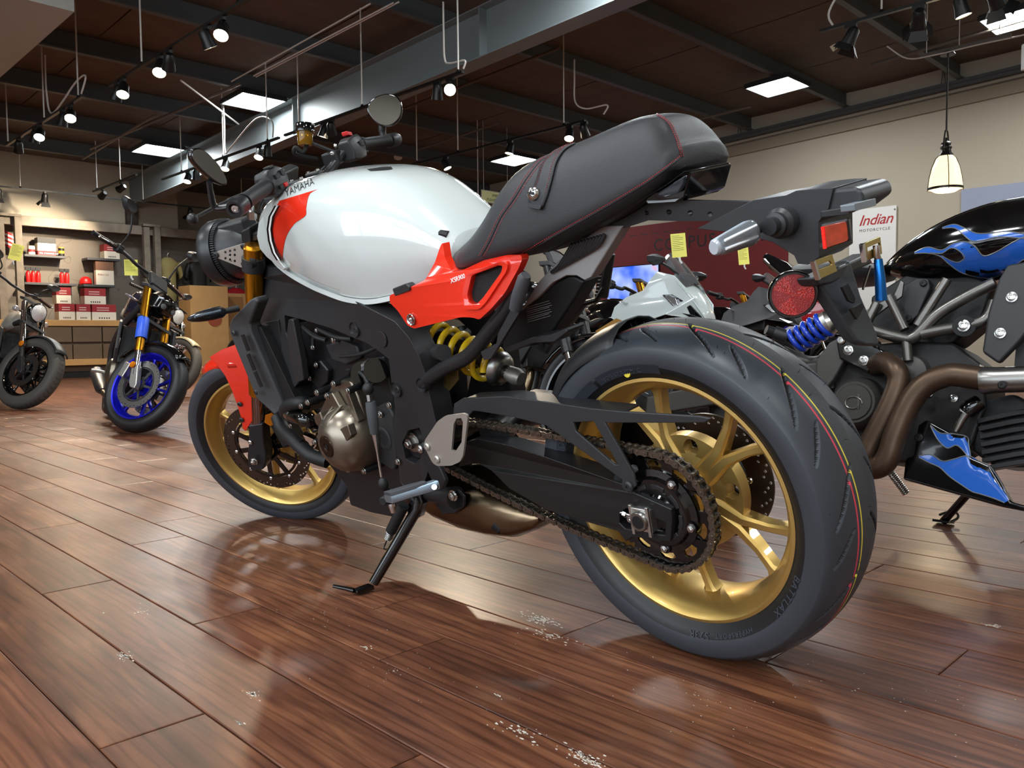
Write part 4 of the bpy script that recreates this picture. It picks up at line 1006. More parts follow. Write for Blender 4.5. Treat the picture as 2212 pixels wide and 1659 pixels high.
# raised frame round the insert
ins=obj('mesh_insert',G().prism([p+Vector((0,-.008,0)) for p in rnd_poly(LS(hole,0),.006,3)],(0,-.006,0)),mat('perforated black mesh',srgb(22,22,23),.6,bump=1.0,bscale=700),scv)
g=G(); big=[(1012,590,.152),(1085,563,.145),(1100,566,.143),(1098,584,.145),(1053,652,.157),(1038,668,.160),(1006,668,.162),(1001,634,.159)]
obj('insert_surround',G().prism(rnd_poly([p+Vector((0,.004,0)) for p in LS(big,0)],.008,3),(0,-.012,0),[rnd_poly([p+Vector((0,.004,0)) for p in LS(hole,0)],.006,3)]),m_redp,scv,bev=.004,seg=3)
decal_text('model_lettering',scv,'XSR900',(975,612),(1007,600),10,m_white,.0012,.25,.012)
p=L((889,690),.170); obj('fastener_cup',G().lathe([(0,-.004),(.010,-.002),(.0125,.002),(.0115,.004),(.009,.002)],p,(0,1,0),24),m_zinc,scv); obj('fastener',G().lathe([(0,.007),(.004,.006),(.0055,.001)],p,(0,1,0),14),m_zinc,scv)
# --- subframe, passenger pegs, under-tail
obj('subframe_tube',G().tube(spline([L((912,828),.135),L((960,795),.135),(.40,.132,.60),L((1060,712),.128),L((1100,660),.122),L((1128,590),.112)],5),.0155,12),m_blackm,bike)
plate('peg_bracket',[(1038,760,.15),(1060,748,.15),(1092,690,.15),(1108,660,.15),(1122,655,.15),(1124,672,.15),(1085,735,.15),(1060,775,.15),(1045,778,.15)],.15,.008,m_black,bev=.003)
pg=obj('passenger_peg',G().tube([L((1112,668),.158),L((1120,640),.158),L((1132,602),.158),L((1136,594),.158)],[.011,.0135,.0125,.009],10),mat('peg rubber grey',srgb(64,66,70),.55),bike)
# right hand bracket and serrated peg
rb=obj('right_peg_bracket',G().tube([L((1190,735),-.13),L((1235,690),-.135),L((1262,655),-.14),L((1290,648),-.15),L((1306,620),-.155)],[.022,.016,.014,.012,.010],8,flat=.5),m_black,bike)
pa,pb_=L((1302,640),-.158),L((1320,548),-.165)
rp=obj('right_passenger_peg',G().tube([pa,pb_],[.012,.009],8),m_black,bike)
for i in range(12):
    q=pa.lerp(pb_,i/12+.04); obj('peg_tooth',G().box(q+Vector((.012,0,0)),(.012,.012,.006)),m_black,rp)
# inner fender: grey plate with fins, black lower box with printed label
gp=plate('inner_fender',[(1126,668,.06),(1160,612,.06),(1200,568,.06),(1245,528,.06),(1300,488,.06),(1345,488,.06),(1308,548,.06),(1278,598,.06),(1262,606,.06),(1245,596,.06),(1222,596,.06),(1195,610,.06),(1160,644,.06)],.06,.03,mat('grey inner fender',srgb(150,148,148),.5),bev=.003)
for i in range(11):
    t=i/10; a=Vector((1196+t*92,588-t*60)); b=Vector((1226+t*78,556-t*48)); 
    obj('cooling_fin',G().tube(spline([L((1192+t*84,588-t*46),.064),L((1210+t*84,572-t*46),.07),L((1236+t*70,528-t*22),.068)],4),.0038,6),m_black,gp)
lo=plate('battery_box',[(1085,725,.05),(1128,668,.05),(1160,645,.05),(1195,612,.05),(1222,598,.05),(1245,598,.05),(1262,608,.05),(1238,650,.05),(1195,715,.05),(1160,745,.05),(1085,760,.05)],.05,.05,m_dark,bev=.006)
for i in range(8):
    a=L((1138+i*.2,664+i*4.6),.052); b=L((1186+(i%3)*3,650+i*4.6),.052); obj('label_print',G().tube([a,b],.0006,4),mat('grey print',srgb(150,150,150),.6),lo)
plate('rear_bracket',[(1090,752,.09),(1150,728,.09),(1190,722,.09),(1222,708,.09),(1226,716,.09),(1195,740,.09),(1150,742,.09),(1095,764,.09)],.09,.05,m_black,bev=.003)
sf=plate('subframe_rail',[(1290,498),(1350,470),(1400,440),(1440,432),(1520,434),(1640,436),(1600,470),(1560,478),(1480,478),(1400,476),(1350,492),(1310,500)],.055,.012,m_blackm,holes=[[(1397+5*math.cos(a),460+5*math.sin(a)) for a in [PI*k/4 for k in range(8)]],[(1445+6*math.cos(a),458+6*math.sin(a)) for a in [PI*k/4 for k in range(8)]],[(1491+6*math.cos(a),460+6*math.sin(a)) for a in [PI*k/4 for k in range(8)]],[(1534+6*math.cos(a),463+6*math.sin(a)) for a in [PI*k/4 for k in range(8)]]],bev=.002)
plate('subframe_rail_right',[(1290,498),(1350,470),(1400,440),(1440,432),(1520,434),(1640,436),(1600,470),(1560,478),(1480,478),(1400,476),(1350,492),(1310,500)],-.03,.012,m_blackm,bev=.002)
# tail lamp under the seat end
tl=plate('tail_lamp',[(1390,434,.085),(1440,398,.085),(1480,368,.08),(1492,372,.07),(1478,425,.07),(1462,436,.075),(1396,440,.085)],.08,.12,m_blackg,bev=.008,seg=3)
plate('tail_lens',[(1412,424,.088),(1455,394,.088),(1480,378,.084),(1476,398,.084),(1466,416,.086),(1430,428,.088)],.088,.01,mat('smoked lens',srgb(40,46,54),.05,coat=.5),bev=.003,parent=tl)
# ---------------------------------------------------------------- engine
def LX(px,py,x0,M=MB):
    I=M.inverted(); o=I@CAM; r=I.to_3x3()@ray(px,py); return o+r*((x0-o.x)/r.x)
eng=plate('engine_block',[(690,905),(700,860),(735,835),(775,828),(838,800),(850,870),(858,960),(866,1040),(884,1062),(872,1100),(850,1118),(800,1108),(756,1092),(748,1050),(722,1020),(700,990)],.118,.236,m_eng,bev=.008,seg=3)
plate('cylinder_head',[(628,700),(690,690),(760,715),(830,765),(838,800),(775,830),(735,838),(700,862),(672,850),(655,800),(638,752)],.105,.21,m_eng,bev=.006,parent=eng)
# head details: ribs, coil cover
plate('cam_cover',[(700,745),(735,735),(770,748),(778,775),(748,788),(714,775)],.118,.04,m_black,bev=.006,parent=eng)
plate('thermostat_housing',[(664,792),(690,778),(708,800),(706,826),(688,842),(668,822)],.122,.05,m_eng,bev=.006,parent=eng)
plate('side_ribs',[(790,775),(828,770),(836,812),(800,830)],.118,.03,m_black,bev=.004,parent=eng)
for a,b,r_ in (((655,706),(705,735),.006),((690,712),(760,732),.006),((735,770),(820,748),.0045),((765,790),(838,812),.005)):
    obj('wiring',G().tube(spline([L(a,.135),L(((a[0]+b[0])/2,(a[1]+b[1])/2+6),.14),L(b,.135)],5),r_,8),m_rubber,eng)
for (px,py) in ((686,714),(676,751),(683,788),(669,816),(721,734)): bolt(eng,L((px,py),.128),.0065,m_zinc)
obj('bracket',G().tube([L((686,714),.126),L((677,730),.126),L((676,751),.126)],.006,6),m_black,eng)
gc=L((703,968),.235)
# outer case with ribs
case=plate('generator_case',[(682,905),(694,878),(707,850),(716,830),(735,822),(757,825),(772,855),(785,900),(797,971),(790,1016),(762,1020),(735,1018),(700,990)],.158,.06,m_bronze2,bev=.008,seg=3,parent=eng)
gcov=obj('generator_cover',G().lathe([(.083,.135),(.083,.165),(.079,.186),(.072,.203),(.060,.218),(.043,.230),(.034,.2335),(.029,.2338),(.028,.231),(.0265,.231)],(gc.x-.004,0,gc.z+.002),(0,1,0),64),m_bronze2,eng)
obj('cover_cap',G().lathe([(.0265,.2315),(.025,.2345),(.011,.2348),(.010,.233),(0,.233)],(gc.x-.004,0,gc.z+.002),(0,1,0),40),mat('cap bronze dark',srgb(66,56,48),.3,.9),gcov)
obj('cap_hex',G().cyl((gc.x-.004,.2332,gc.z+.002),(gc.x-.004,.2345,gc.z+.002),.0065,n=6),m_dark,gcov)
for i,(a,r0,r1) in enumerate(((70,.05,.085),(100,.05,.088),(128,.048,.08),(42,.05,.08),(18,.055,.08))):
    e=Vector((math.cos(math.radians(a)),0,math.sin(math.radians(a)))); c=Vector((gc.x-.004,0,gc.z+.002))
    obj('cover_rib',G().tube([c+e*r0+Vector((0,.222,0)),c+e*((r0+r1)/2)+Vector((0,.206,0)),c+e*r1+Vector((0,.176,0))],.0035,8),m_bronze2,gcov)
obj('cover_pad',G().prism(LS([(728,930),(750,918),(758,942),(745,958),(730,950)],.214),(0,-.02,0)),m_bronze2,gcov,bev=.003)
obj('cover_ridge',G().prism(LS([(708,852),(716,848),(748,905),(740,908),(720,885)],.178),(0,-.02,0)),m_bronze2,gcov,bev=.004)
obj('cover_ridge',G().prism(LS([(745,850),(752,850),(775,912),(768,918)],.176),(0,-.02,0)),m_bronze2,gcov,bev=.004)
obj('cover_tab',G().prism(LS([(676,900),(690,890),(698,912),(690,925),(680,915)],.19),(0,-.05,0)),m_bronze2,gcov,bev=.004)
for (px,py) in ((721,829),(752,844),(707,855),(766,913),(783,981),(787,1017),(752,1014),(680,955),(665,869),(651,877),(685,848)):
    p=L((px,py),.172); obj('bolt_post',G().cyl(p+Vector((0,-.05,0)),p,.010,.008,14),m_eng,eng); bolt(eng,p,.0062,m_zinc)
for (px,py) in ((842,875),(860,997),(822,895)): bolt(eng,L((px,py),.14),.0062,m_zinc)
plate('sprocket_cover',[(800,885),(835,868),(850,900),(858,990),(850,1018),(820,1000),(802,950)],.135,.04,m_black,bev=.008,seg=3,parent=eng)
obj('cover_emboss',G().lathe([(.016,.0),(.020,.002),(.026,.002),(.03,.0)],L((828,948),.136),(0,1,0),28),m_black,eng)
obj('starter_motor',G().cyl(L((782,808),.11),L((812,800),.16),.028,n=24).cyl(L((782,808),.155),L((786,808),.172),.030,n=24),m_blackg,eng)
obj('starter_cap',G().lathe([(0,.004),(.022,.003),(.027,-.004),(.028,-.02)],L((790,806),.168),(-.5,1,.1),24),mat('dull steel',srgb(120,118,112),.4,.8),eng)
plate('oil_sump',[(752,1035),(850,1045),(880,1065),(900,1085),(860,1112),(800,1108),(770,1092)],.09,.18,m_eng,bev=.012,seg=3,parent=eng)
# coolant hoses and elbow
obj('coolant_hose',G().tube(spline([L((600,900),.15),L((612,928),.16),L((636,952),.17),L((670,982),.17),L((708,996),.15)],6),.0195,14),m_rubber,eng)
obj('hose_clamp',G().cyl(L((648,964),.17),L((654,968),.17),.0208,n=20),m_blackg,eng)
obj('upper_hose',G().tube(spline([L((630,898),.15),L((616,890),.16),L((624,876),.165),L((648,870),.16),L((668,872),.14)],6),.0175,14),m_rubber,eng)
obj('hose_elbow',G().tube(spline([L((630,898),.16),L((652,905),.175),L((672,912),.16),L((676,925),.13)],6),[.0175]*18+[.016],14),m_blackg,eng)
obj('clamp_ring',G().cyl(L((626,893),.158),L((633,898),.162),.0195,n=20),m_zinc,eng); bolt(eng,L((628,920),.165),.005,m_zinc)
# shift linkage
lk=obj('shift_sensor',G().tube([L((800,868),.215),L((803,885),.216),L((807,915),.217),L((809,936),.217)],[.011,.013,.0115,.0095],14),mat('grey sensor plastic',srgb(72,76,80),.5),bike)
obj('ball_boot',G().ell(L((795,840),.212),(.0125,.0125,.014)),m_rubber,lk); obj('ball_boot',G().ell(L((828,1046),.222),(.0115,.0115,.016)),m_rubber,lk)
obj('shift_rod',G().tube([L((809,936),.217),L((815,975),.218),L((824,1030),.221)],[.007,.0032,.0032],10),m_chrome,lk)
obj('rod_nut',G().cyl(L((797,852),.214),L((799,866),.215),.0065,n=6),m_zinc,lk); obj('rod_nut',G().cyl(L((810,938),.217),L((811,950),.217),.006,n=6),m_zinc,lk)
obj('sensor_wire',G().tube(spline([L((798,835),.20),L((785,812),.19),L((768,800),.17),L((750,800),.15)],6),.0042,8),m_rubber,lk)
# rider peg, bracket and heel guard
hg=plate('heel_guard',[(915,962),(918,950),(945,910),(962,898),(1000,893),(1008,896),(1010,905),(1000,985),(993,998),(975,1006),(944,1007),(934,1000)],.178,.005,m_silverp,holes=[[(980,916),(986,904),(996,903),(1000,912),(997,955),(984,975),(975,972)]],bev=.0012,r=.006)
for p in ((923,965),(944,992)): bolt(hg,L(p,.179),.0068,m_silverp,kind='btn')
pb=plate('peg_bracket_left',[(902,962),(912,955),(922,968),(952,1015),(962,1040),(955,1058),(938,1058),(932,1040),(910,990)],.172,.012,m_blackm,bev=.004)
bolt(pb,L((908,970),.173),.008,m_zinc,kind='btn')
pl,pr=L((944,1046),.20),L((838,1078),.275)
peg=obj('rider_peg',G().loft([[p+Vector((0,0,z))+Vector((x,0,0)) for x,z in ((-w*.8,-h),(w*.8,-h),(w,0),(w*.8,h),(-w*.8,h),(-w,0))] for p,w,h in ((pl,.011,.010),(pl.lerp(pr,.25),.014,.010),(pl.lerp(pr,.6),.015,.009),(pr,.014,.010))]),m_bluez,bike,bev=.002)
obj('peg_rubber',G().loft([[p+Vector((0,0,z+.011))+Vector((x,0,0)) for x,z in ((-w,-.004),(w,-.004),(w*.8,.005),(-w*.8,.005))] for p,w in ((pl.lerp(pr,.22),.008),(pl.lerp(pr,.5),.0135),(pr,.014))]),mat('peg pad',srgb(58,60,64),.6),peg,bev=.002)
obj('peg_pin',G().cyl(L((946,1050),.19),L((938,1052),.225),.006,n=12),m_zinc,peg)
obj('feeler_bolt',G().lathe([(0,-.022),(.006,-.021),(.008,-.008),(.007,.0)],pr+Vector((0,-.006,-.012)),(0,0,1),14),m_chrome,peg)
sl2=obj('shift_lever_toe',G().tube([L((850,1068),.22),L((826,1084),.262)],[.009,.0085],12),m_rubber,bike)
for i in range(5):
    q=L((850,1068),.22).lerp(L((826,1084),.262),.35+i*.15); d_=(L((826,1084),.262)-L((850,1068),.22)).normalized(); obj('toe_ring',G().lathe([(.0085,-.002),(.0102,0),(.0085,.002)],q,d_,14),m_rubber,sl2)
obj('shift_arm',G().tube(spline([L((828,1050),.215),L((845,1062),.20),L((880,1062),.17),L((905,1050),.15)],5),.006,8),m_blackm,sl2)
obj('rear_engine_mount',G().tube([L((905,1062),.13),L((950,1070),.13),L((985,1075),.13)],[.02,.018,.026],12),m_blackm,bike)
bolt(bike,L((980,1070),.145),.0095,m_zinc)
# side stand
Wf=MB.inverted(); f0=Wf@onZ(765,1279,.008); f1=Wf@onZ(803,1266,.012); f2=Wf@onZ(720,1266,.02)
st0=L((909,1086),.145); 
ss=obj('side_stand',G().tube([st0+Vector((.0,.0,.01)),st0.lerp(f1,.08),st0.lerp(f1,.5),f1+(st0-f1)*.04],[.017,.0135,.0135,.012],16),m_blackg,bike)
obj('stand_foot',G().loft([[p+Vector((x,y,z)) for x,y,z in ((-w,0,-h),(w,0,-h),(w,0,h),(-w,0,h))] for p,w,h in ((f1,.012,.006),(f1.lerp(f0,.6),.013,.005),(f0,.012,.005))]),m_blackg,ss,bev=.003)
obj('stand_tang',G().tube([f0+Vector((0,0,.004)),f0.lerp(f2,.4)+Vector((0,0,.003)),f2],[.006,.005,.0045],10),m_blackg,ss)
sa,sb=L((880,1095),.165),L((835,1188),.20)
obj('stand_spring_sleeve',G().tube([L((872,1092),.175),L((845,1146),.19)],.0135,14),m_rubber,ss)
sp_=[]
A_,B_=L((845,1146),.19),L((838,1163),.193); ax_=(B_-A_).normalized(); o1=ax_.orthogonal().normalized(); o2=ax_.cross(o1)
obj('stand_spring',G().tube([A_.lerp(B_,i/60)+(o1*math.cos(i*.62)+o2*math.sin(i*.62))*.0095 for i in range(61)],.0016,6),m_steel,ss)
obj('spring_hook',G().tube(spline([B_,L((832,1176),.195),L((830,1186),.20),L((842,1184),.20)],4),.0018,6),m_blackg,ss)
obj('stand_bracket',G().prism(LS([(880,1062),(905,1068),(912,1088),(905,1118),(890,1125),(880,1110),(872,1085)],.158),(0,-.02,0)),m_blackg,ss,bev=.004)
bolt(ss,L((893,1083),.159),.0085,m_dark,kind='btn')
# exhaust under the engine
ex=[]
for x,zc,hz,hy in ((.86,.245,.03,.05),(.80,.225,.045,.08),(.70,.215,.05,.10),(.60,.22,.062,.115),(.50,.228,.068,.12),(.42,.228,.056,.118),(.36,.234,.034,.11),(.325,.242,.012,.10)):
    ex.append([Vector((x,hy*math.copysign(abs(math.cos(a))**.6,math.cos(a)),zc+hz*math.copysign(abs(math.sin(a))**.7,math.sin(a)))) for a in [2*PI*k/24 for k in range(24)]])
exo=obj('exhaust_chamber',G().loft(ex),m_pipe2,bike,ang=60)
obj('header_pipe',G().tube(spline([(1.02,.03,.50),(1.06,.03,.40),(1.03,.03,.29),(.93,.04,.245),(.82,.04,.24)],6),.024,16),m_pipe2,exo)
obj('header_pipe',G().tube(spline([(1.03,.09,.48),(1.06,.09,.38),(1.0,.09,.28),(.9,.07,.25),(.82,.06,.24)],6),.022,16),m_pipe2,exo)
obj('exhaust_outlet',G().cyl(L((1078,1128),.10),L((1090,1142),.10),.022,.018,18),m_dark,exo)
plate('exhaust_hanger',[(960,1060),(985,1058),(1002,1075),(1002,1095),(985,1108),(955,1112),(940,1090)],.125,.008,m_blackm,bev=.003)
# rear shock: yellow spring on an inclined damper
s0,s1=L((948,735),.05),L((1112,812),.045)
sh=obj('rear_shock',G().tube([s0,s0.lerp(s1,.35),s0.lerp(s1,.36),s1],[.022,.022,.016,.016],18),mat('dark damper',srgb(46,42,40),.35,.6),bike)
ax_=(s1-s0).normalized(); o1=ax_.orthogonal().normalized(); o2=ax_.cross(o1)
obj('coil_spring',G().tube([s0.lerp(s1,-.06+.82*i/150)+(o1*math.cos(i*.236)+o2*math.sin(i*.236))*.036 for i in range(151)],.0072,10),m_springy,sh)
obj('spring_seat',G().lathe([(.0,.02),(.022,.02),(.034,.012),(.038,0),(.03,-.004),(0,-.004)],s0.lerp(s1,.80),ax_,24),m_steel,sh)
obj('shock_clevis',G().tube([s0.lerp(s1,.86),s0.lerp(s1,1.02),s0.lerp(s1,1.08)],[.014,.019,.014],14),mat('cast grey',srgb(128,124,118),.45,.7),sh)
obj('shock_knob',G().cyl(L((945,760),.11),L((958,762),.135),.017,n=20),m_black,sh); obj('shock_bracket',G().prism(LS([(955,775),(985,770),(990,820),(970,845),(958,835)],.10),(0,-.004,0)),mat('olive zinc',srgb(116,104,62),.4,.8),sh,bev=.001)
# ---------------------------------------------------------------- radiator and shrouds
shr=plate('radiator_shroud',[(494,700,.205),(500,688,.205),(520,668,.20),(538,648,.19),(552,641,.18),(557,652,.18),(546,680,.185),(539,700,.185),(542,716,.185),(604,858,.175),(614,880,.17),(592,897,.185),(552,860,.195),(496,722,.205)],.19,.035,mat('shroud grey black',srgb(62,64,66),.42,bump=.05,bscale=900),bev=.006,seg=3)
for a,b in (((524,724),(536,757)),((536,766),(549,799)),((551,804),(564,835))):
    P=[(a[0]-3,a[1]),(a[0]+2,a[1]-2),(b[0]+3,b[1]),(b[0]-2,b[1]+2)]; obj('shroud_slot',G().prism([p+Vector((0,.0015,0)) for p in LS(P,.203)],(0,-.004,0)),m_dark,shr)
for p in ((505,720),(553,847)): bolt(shr,L(p,.206),.006,m_black,kind='btn')
rad=obj('radiator',G().prism(LS([(548,700),(562,706),(640,868),(612,892)],.165),(0,-.33,0)),m_dark,bike,bev=.004)
for i in range(22):
    z0_=LS([(556,720)],.165)[0]; 
obj('radiator_shroud_right',G().prism([Vector((p.x,-p.y,p.z)) for p in LS([(494,700),(520,668),(552,641),(546,680),(542,716),(604,858),(614,880),(592,897),(552,860),(496,722)],.19)],(0,.03,0)),m_black,bike,bev=.005)
obj('inner_panel',G().prism(LS([(556,700),(600,690),(612,760),(660,880),(640,900),(612,884)],.14),(0,-.28,0)),m_dark,bike,bev=.004)
def signal(parent,base,tip,up,lens_m,body_m,nm='turn_signal',w=.030,h=.017,side=1,blunt=False):
    base,tip=Vector(base),Vector(tip); d_=(tip-base); ln=d_.length; d_.normalize(); up=(Vector(up)-d_*Vector(up).dot(d_)).normalized(); sd=d_.cross(up)
    secs=[]
    for t,a in (((.24,.5),(.32,.98),(.42,1.05),(.8,.82),(.97,.70),(1.0,.55)) if blunt else ((.28,.55),(.36,.95),(.55,1.0),(.8,.78),(.95,.5),(1.0,.25))):
        c=base+d_*ln*t; secs.append([c+up*h*a*math.sin(q)+sd*w*.5*a*math.cos(q) for q in [2*PI*k/12 for k in range(12)]])
    o=obj(nm,G().loft(secs),body_m,parent,bev=0)
    obj('stem',G().tube([base,base+d_*ln*.3],[.0085,.0075],12),m_black,o)
    if lens_m:
        secs=[]
        for t,a in ((.27,.6),(.34,1.0),(.42,1.06),(.8,.83),(.96,.71)):
            c=base+d_*ln*t+sd*side*w*.22*a; secs.append([c+up*h*1.02*a*math.sin(q)+sd*side*w*.42*a*max(0,math.cos(q)) for q in [PI*k/10-PI/2 for k in range(11)]])
        obj('lens',G().loft(secs,False,False),lens_m,o)
    return o
fs=signal(bike,(1.204,.20,.739),(1.204,.337,.742),(0,0,1),None,mat('smoke signal body',srgb(24,27,31),.22,coat=.4),'front_turn_signal',w=.034,h=.0165)
obj('signal_ridge',G().tube([(1.19,.255,.745),(1.19,.325,.7445)],.0035,8),mat('signal grey',srgb(96,110,124),.3),fs)
# ---------------------------------------------------------------- front wheel, fork, fender (turned with the bars)
def SLp(p,y): return local(MSB,p[0],p[1],y)
FWM=MS@Matrix.Translation((WB,0,FZ))
ft=tire(bike,FWM,.2985,.060,.2315,'front_tire',stripes=False,n=480,seed=4)
fw=rim(bike,FWM,m_gold,.052,.045,.035,'front_wheel',rot=math.radians(20),sw=.017,st=.024,lip=.0515)
obj('tire_dot',G().cyl((-.2315*1.08*math.cos(.25),.0535,-.25*math.sin(.25)),(-.2315*1.08*math.cos(.25),.0572,-.25*math.sin(.25)),.008,n=14),m_ylw,ft)
fd=drilled_disc('front_brake_disc',bike,FWM,.070,.149,.112,.005,m_disc,nh=72,carrier=m_blackg,hole=.0035)
drilled_disc('front_brake_disc_right',bike,FWM,-.066,.149,.112,.005,m_disc,nh=36,carrier=m_blackg,hole=.0035)
obj('axle',G().cyl((WB,-.13,FZ),(WB,.125,FZ),.014,n=16),m_steel,bike,M=MS)
def fp(t,y): return Vector((WB-.4226*t/.9063,y,FZ+t))
fk=None
for y,nm in ((.105,'left'),(-.105,'right')):
    o=obj('fork_tube',G().lathe([(0,.69),(.020,.69),(.0215,.685),(.0255,.68),(.0255,.40),(.0275,.39),(.0275,.30),(.0265,.22),(.0,.22)],fp(0,y),_ax,28),m_fork,bike,M=MS)
    obj('fork_slider',G().lathe([(.0205,.24),(.0205,.02)],fp(0,y),_ax,24),mat('hard chrome slider',srgb(150,132,126),.12,1),o)
    obj('fork_bottom',G().loft([[fp(t,y)+Vector((x,yy,0)) for x,yy in ((-w,-.022),(w,-.022),(w*1.1,0),(w,.022),(-w,.022),(-w*1.1,0))] for t,w in ((-.045,.022),(-.02,.034),(.01,.036),(.05,.028),(.10,.026),(.11,.026))]),m_blackm,o,bev=.004)
    obj('fork_cap',G().cyl(fp(.69,y),fp(.71,y),.013,n=6).cyl(fp(.70,y),fp(.725,y),.007,n=12),m_zinc,o)
    obj('clamp_band',G().lathe([(.0262,.615),(.031,.615),(.031,.652),(.0262,.652),(.0262,.615)],fp(0,y),_ax,28),m_black,o)
    if y>0:
        bolt(o,fp(-.005,y+.034),.0085,m_zinc,kind='nut'); bolt(o,fp(.055,y+.024)+Vector((.02,0,0)),.006,m_zinc,kind='btn')
for (t,w) in ((.64,.026),(.44,.026)):
    g=G().loft([[fp(t+dz,y)+Vector((dx,0,0)) for dx,dz in ((-w,-.012),(w,-.012),(w,.012),(-w,.012))] for y in (-.115,-.10,-.05,0,.05,.09)]); obj('triple_clamp',g,m_blackm,bike,M=MS,bev=.005)
p0=SLp((590,905),.06)
obj('amber_reflector',G().cyl(SLp((585,905),.12),SLp((585,905),.12)+Vector((-.004,.006,0)),.020,n=6),m_orlens,bike,M=MS)
obj('caliper',G().loft([[fp(.07,y)+Vector((-.085+dx,0,dz)) for dx,dz in ((-.03,-.05),(.025,-.06),(.035,.04),(-.015,.06))] for y in (.05,.10,.112)]),m_blackm,bike,M=MS,bev=.008)
obj('brake_line',G().tube(spline([fp(.10,.10)+Vector((-.09,0,0)),fp(.2,.11)+Vector((-.10,.01,0)),fp(.34,.09)+Vector((-.06,0,0)),fp(.46,.05)+Vector((-.05,0,0))],6),.0045,8),m_rubber,bike,M=MS)
# fender
g=G(); secs=[]
for j in range(19):
    a=math.radians(62+92*j/18); e=Vector((math.cos(a),0,math.sin(a))); Rf=.318; w_=.030+.042*min(1,j/6)
    secs.append([Vector((WB,0,FZ))+e*(Rf-.030*(1-math.cos(t))-.0)+Vector((0,w_*1.05*math.sin(t),0)) for t in [math.radians(q) for q in (-100,-75,-50,-25,0,25,50,75,100)]])
g.loft(secs,False,False); fen=obj('front_fender',g,m_redp,bike,M=MS); q=fen.modifiers.new('sol','SOLIDIFY'); q.thickness=.003
fpts=[(452,772,.058),(470,790,.066),(486,812,.072),(500,842,.076),(514,880,.079),(521,905,.080),(524,926,.080),(530,932,.080),(547,905,.083),(552,880,.083),(556,850,.082),(540,800,.080),(520,760,.074),(508,745,.066),(478,756,.060)]
obj('fender_side',G().prism([local(MSB,*p) for p in fpts],(0,-.005,0)),m_redp,fen,bev=.0018)
for p in ((518,873),(522,907)): bolt(fen,SLp(p,.083),.0065,m_black,kind='btn')
# ---------------------------------------------------------------- headlight
HC=Vector((1.455,0,.892))
hl=obj('headlight_shell',G().lathe([(0,-.125),(.03,-.122),(.055,-.105),(.074,-.075),(.082,-.04),(.0835,-.015),(.0835,0)],HC,(1,0,0),56),m_black,bike,M=MS)
obj('headlight_ring',G().lathe([(.0835,-.022),(.094,-.022),(.0965,-.010),(.0965,.012),(.092,.024),(.083,.026),(.083,.0)],HC,(1,0,0),64),mat('ring satin black',srgb(28,29,31),.35),hl)
obj('headlight_glass',G().lathe([(.083,.02),(.05,.027),(0,.03)],HC,(1,0,0),48),m_clear,hl)
g=G()
for i in range(90):
    a=2*PI*i/90; e=Vector((0,math.cos(a),math.sin(a))); t=Vector((0,-e.z,e.y)); c=HC+e*.0855+Vector((-.026,0,0))
    g.add([c-t*.0014,c+t*.0014,c+t*.0014+e*.008,c-t*.0014+e*.008]+[p+Vector((-.009,0,0)) for p in (c-t*.0014,c+t*.0014,c+t*.0014+e*.004,c-t*.0014+e*.004)],[(0,1,2,3),(4,7,6,5),(0,4,5,1),(1,5,6,2),(2,6,7,3),(3,7,4,0)])
o=obj('cooling_fins',g,m_black,hl); o['kind']='stuff'
obj('shell_boss',G().box(HC+Vector((-.075,0,.062)),(.09,.07,.04)),m_black,hl,bev=.008)
hb=[(463,548),(470,543),(525,526),(534,529),(534,540),(529,546),(529,562),(536,572),(534,578),(526,580),(466,556)]
hbo=obj('headlight_bracket',G().prism(rnd_poly([SLp(p,.102) for p in hb],.004,3),(0,-.004,0),[[SLp((cx+2.6*math.cos(a),cy+3.2*math.sin(a)),.102) for a in [2*PI*k/8 for k in range(8)]] for cx,cy in ((487,545),(497,542),(507,540),(497,551),(507,551),(487,558),(497,561),(507,564))]),m_silverp,bike,M=MS,bev=.0008)
for p in ((467,551),(526,533),(527,571)): bolt(hbo,SLp(p,.103),.0068,m_black,kind='btn')
obj('headlight_stay',G().prism([SLp(p,.098) for p in ((520,500),(540,490),(548,620),(530,612),(526,560))],(0,-.19,0)),m_dark,bike,M=MS,bev=.004)
# small stop rubber at the tank nose
obj('stop_rubber',G().lathe([(0,.03),(.010,.03),(.012,.022),(.020,.02),(.020,.008),(.017,.006),(.017,0)],L((556,564),.10),(.3,1,0),20),m_rubber,bike)
# ---------------------------------------------------------------- handlebar
hbar=[(1.043,.385,1.056),(1.06,.25,1.064),(1.082,.185,1.058),(1.105,.115,1.022),(1.112,.06,1.012),(1.112,-.06,1.012),(1.105,-.115,1.020),(1.080,-.185,1.050),(1.055,-.25,1.052),(1.036,-.385,1.030)]
bar=obj('handlebar',G().tube(spline(hbar,5),.0125,14),m_blackm,bike,M=MS)
for s in (1,-1):
    a,b=Vector(hbar[1 if s>0 else -2]),Vector(hbar[0 if s>0 else -1]); gr=obj('grip',G().tube([a.lerp(b,t) for t in (-.05,0,.04,.06,.9,.92,.96)],[.021,.021,.021,.0175,.0175,.019,.019],20),m_rubber,bike,M=MS)
    d_=(b-a).normalized(); e=b+d_*.004
    wt=obj('bar_end_weight',G().lathe([(.0,.0),(.0195,0),(.0205,.004),(.0205,.036),(.0185,.042),(.013,.042),(.012,.036),(0,.036)],e,d_,28),m_blackm,bike,M=MS); bolt(wt,e+d_*.034,.0085,m_chrome,ax=d_,kind='btn')
for y in (.045,-.045):
    obj('bar_clamp',G().box((1.112,y,1.014),(.045,.028,.046)).box((1.112,y,.975),(.03,.024,.04)),m_blackm,bike,M=MS,bev=.005)
    for dx in(-.015,.015): bolt(bike,(1.112+dx,y,1.036),.005,m_zinc,ax=(0,0,1),ML=MS)
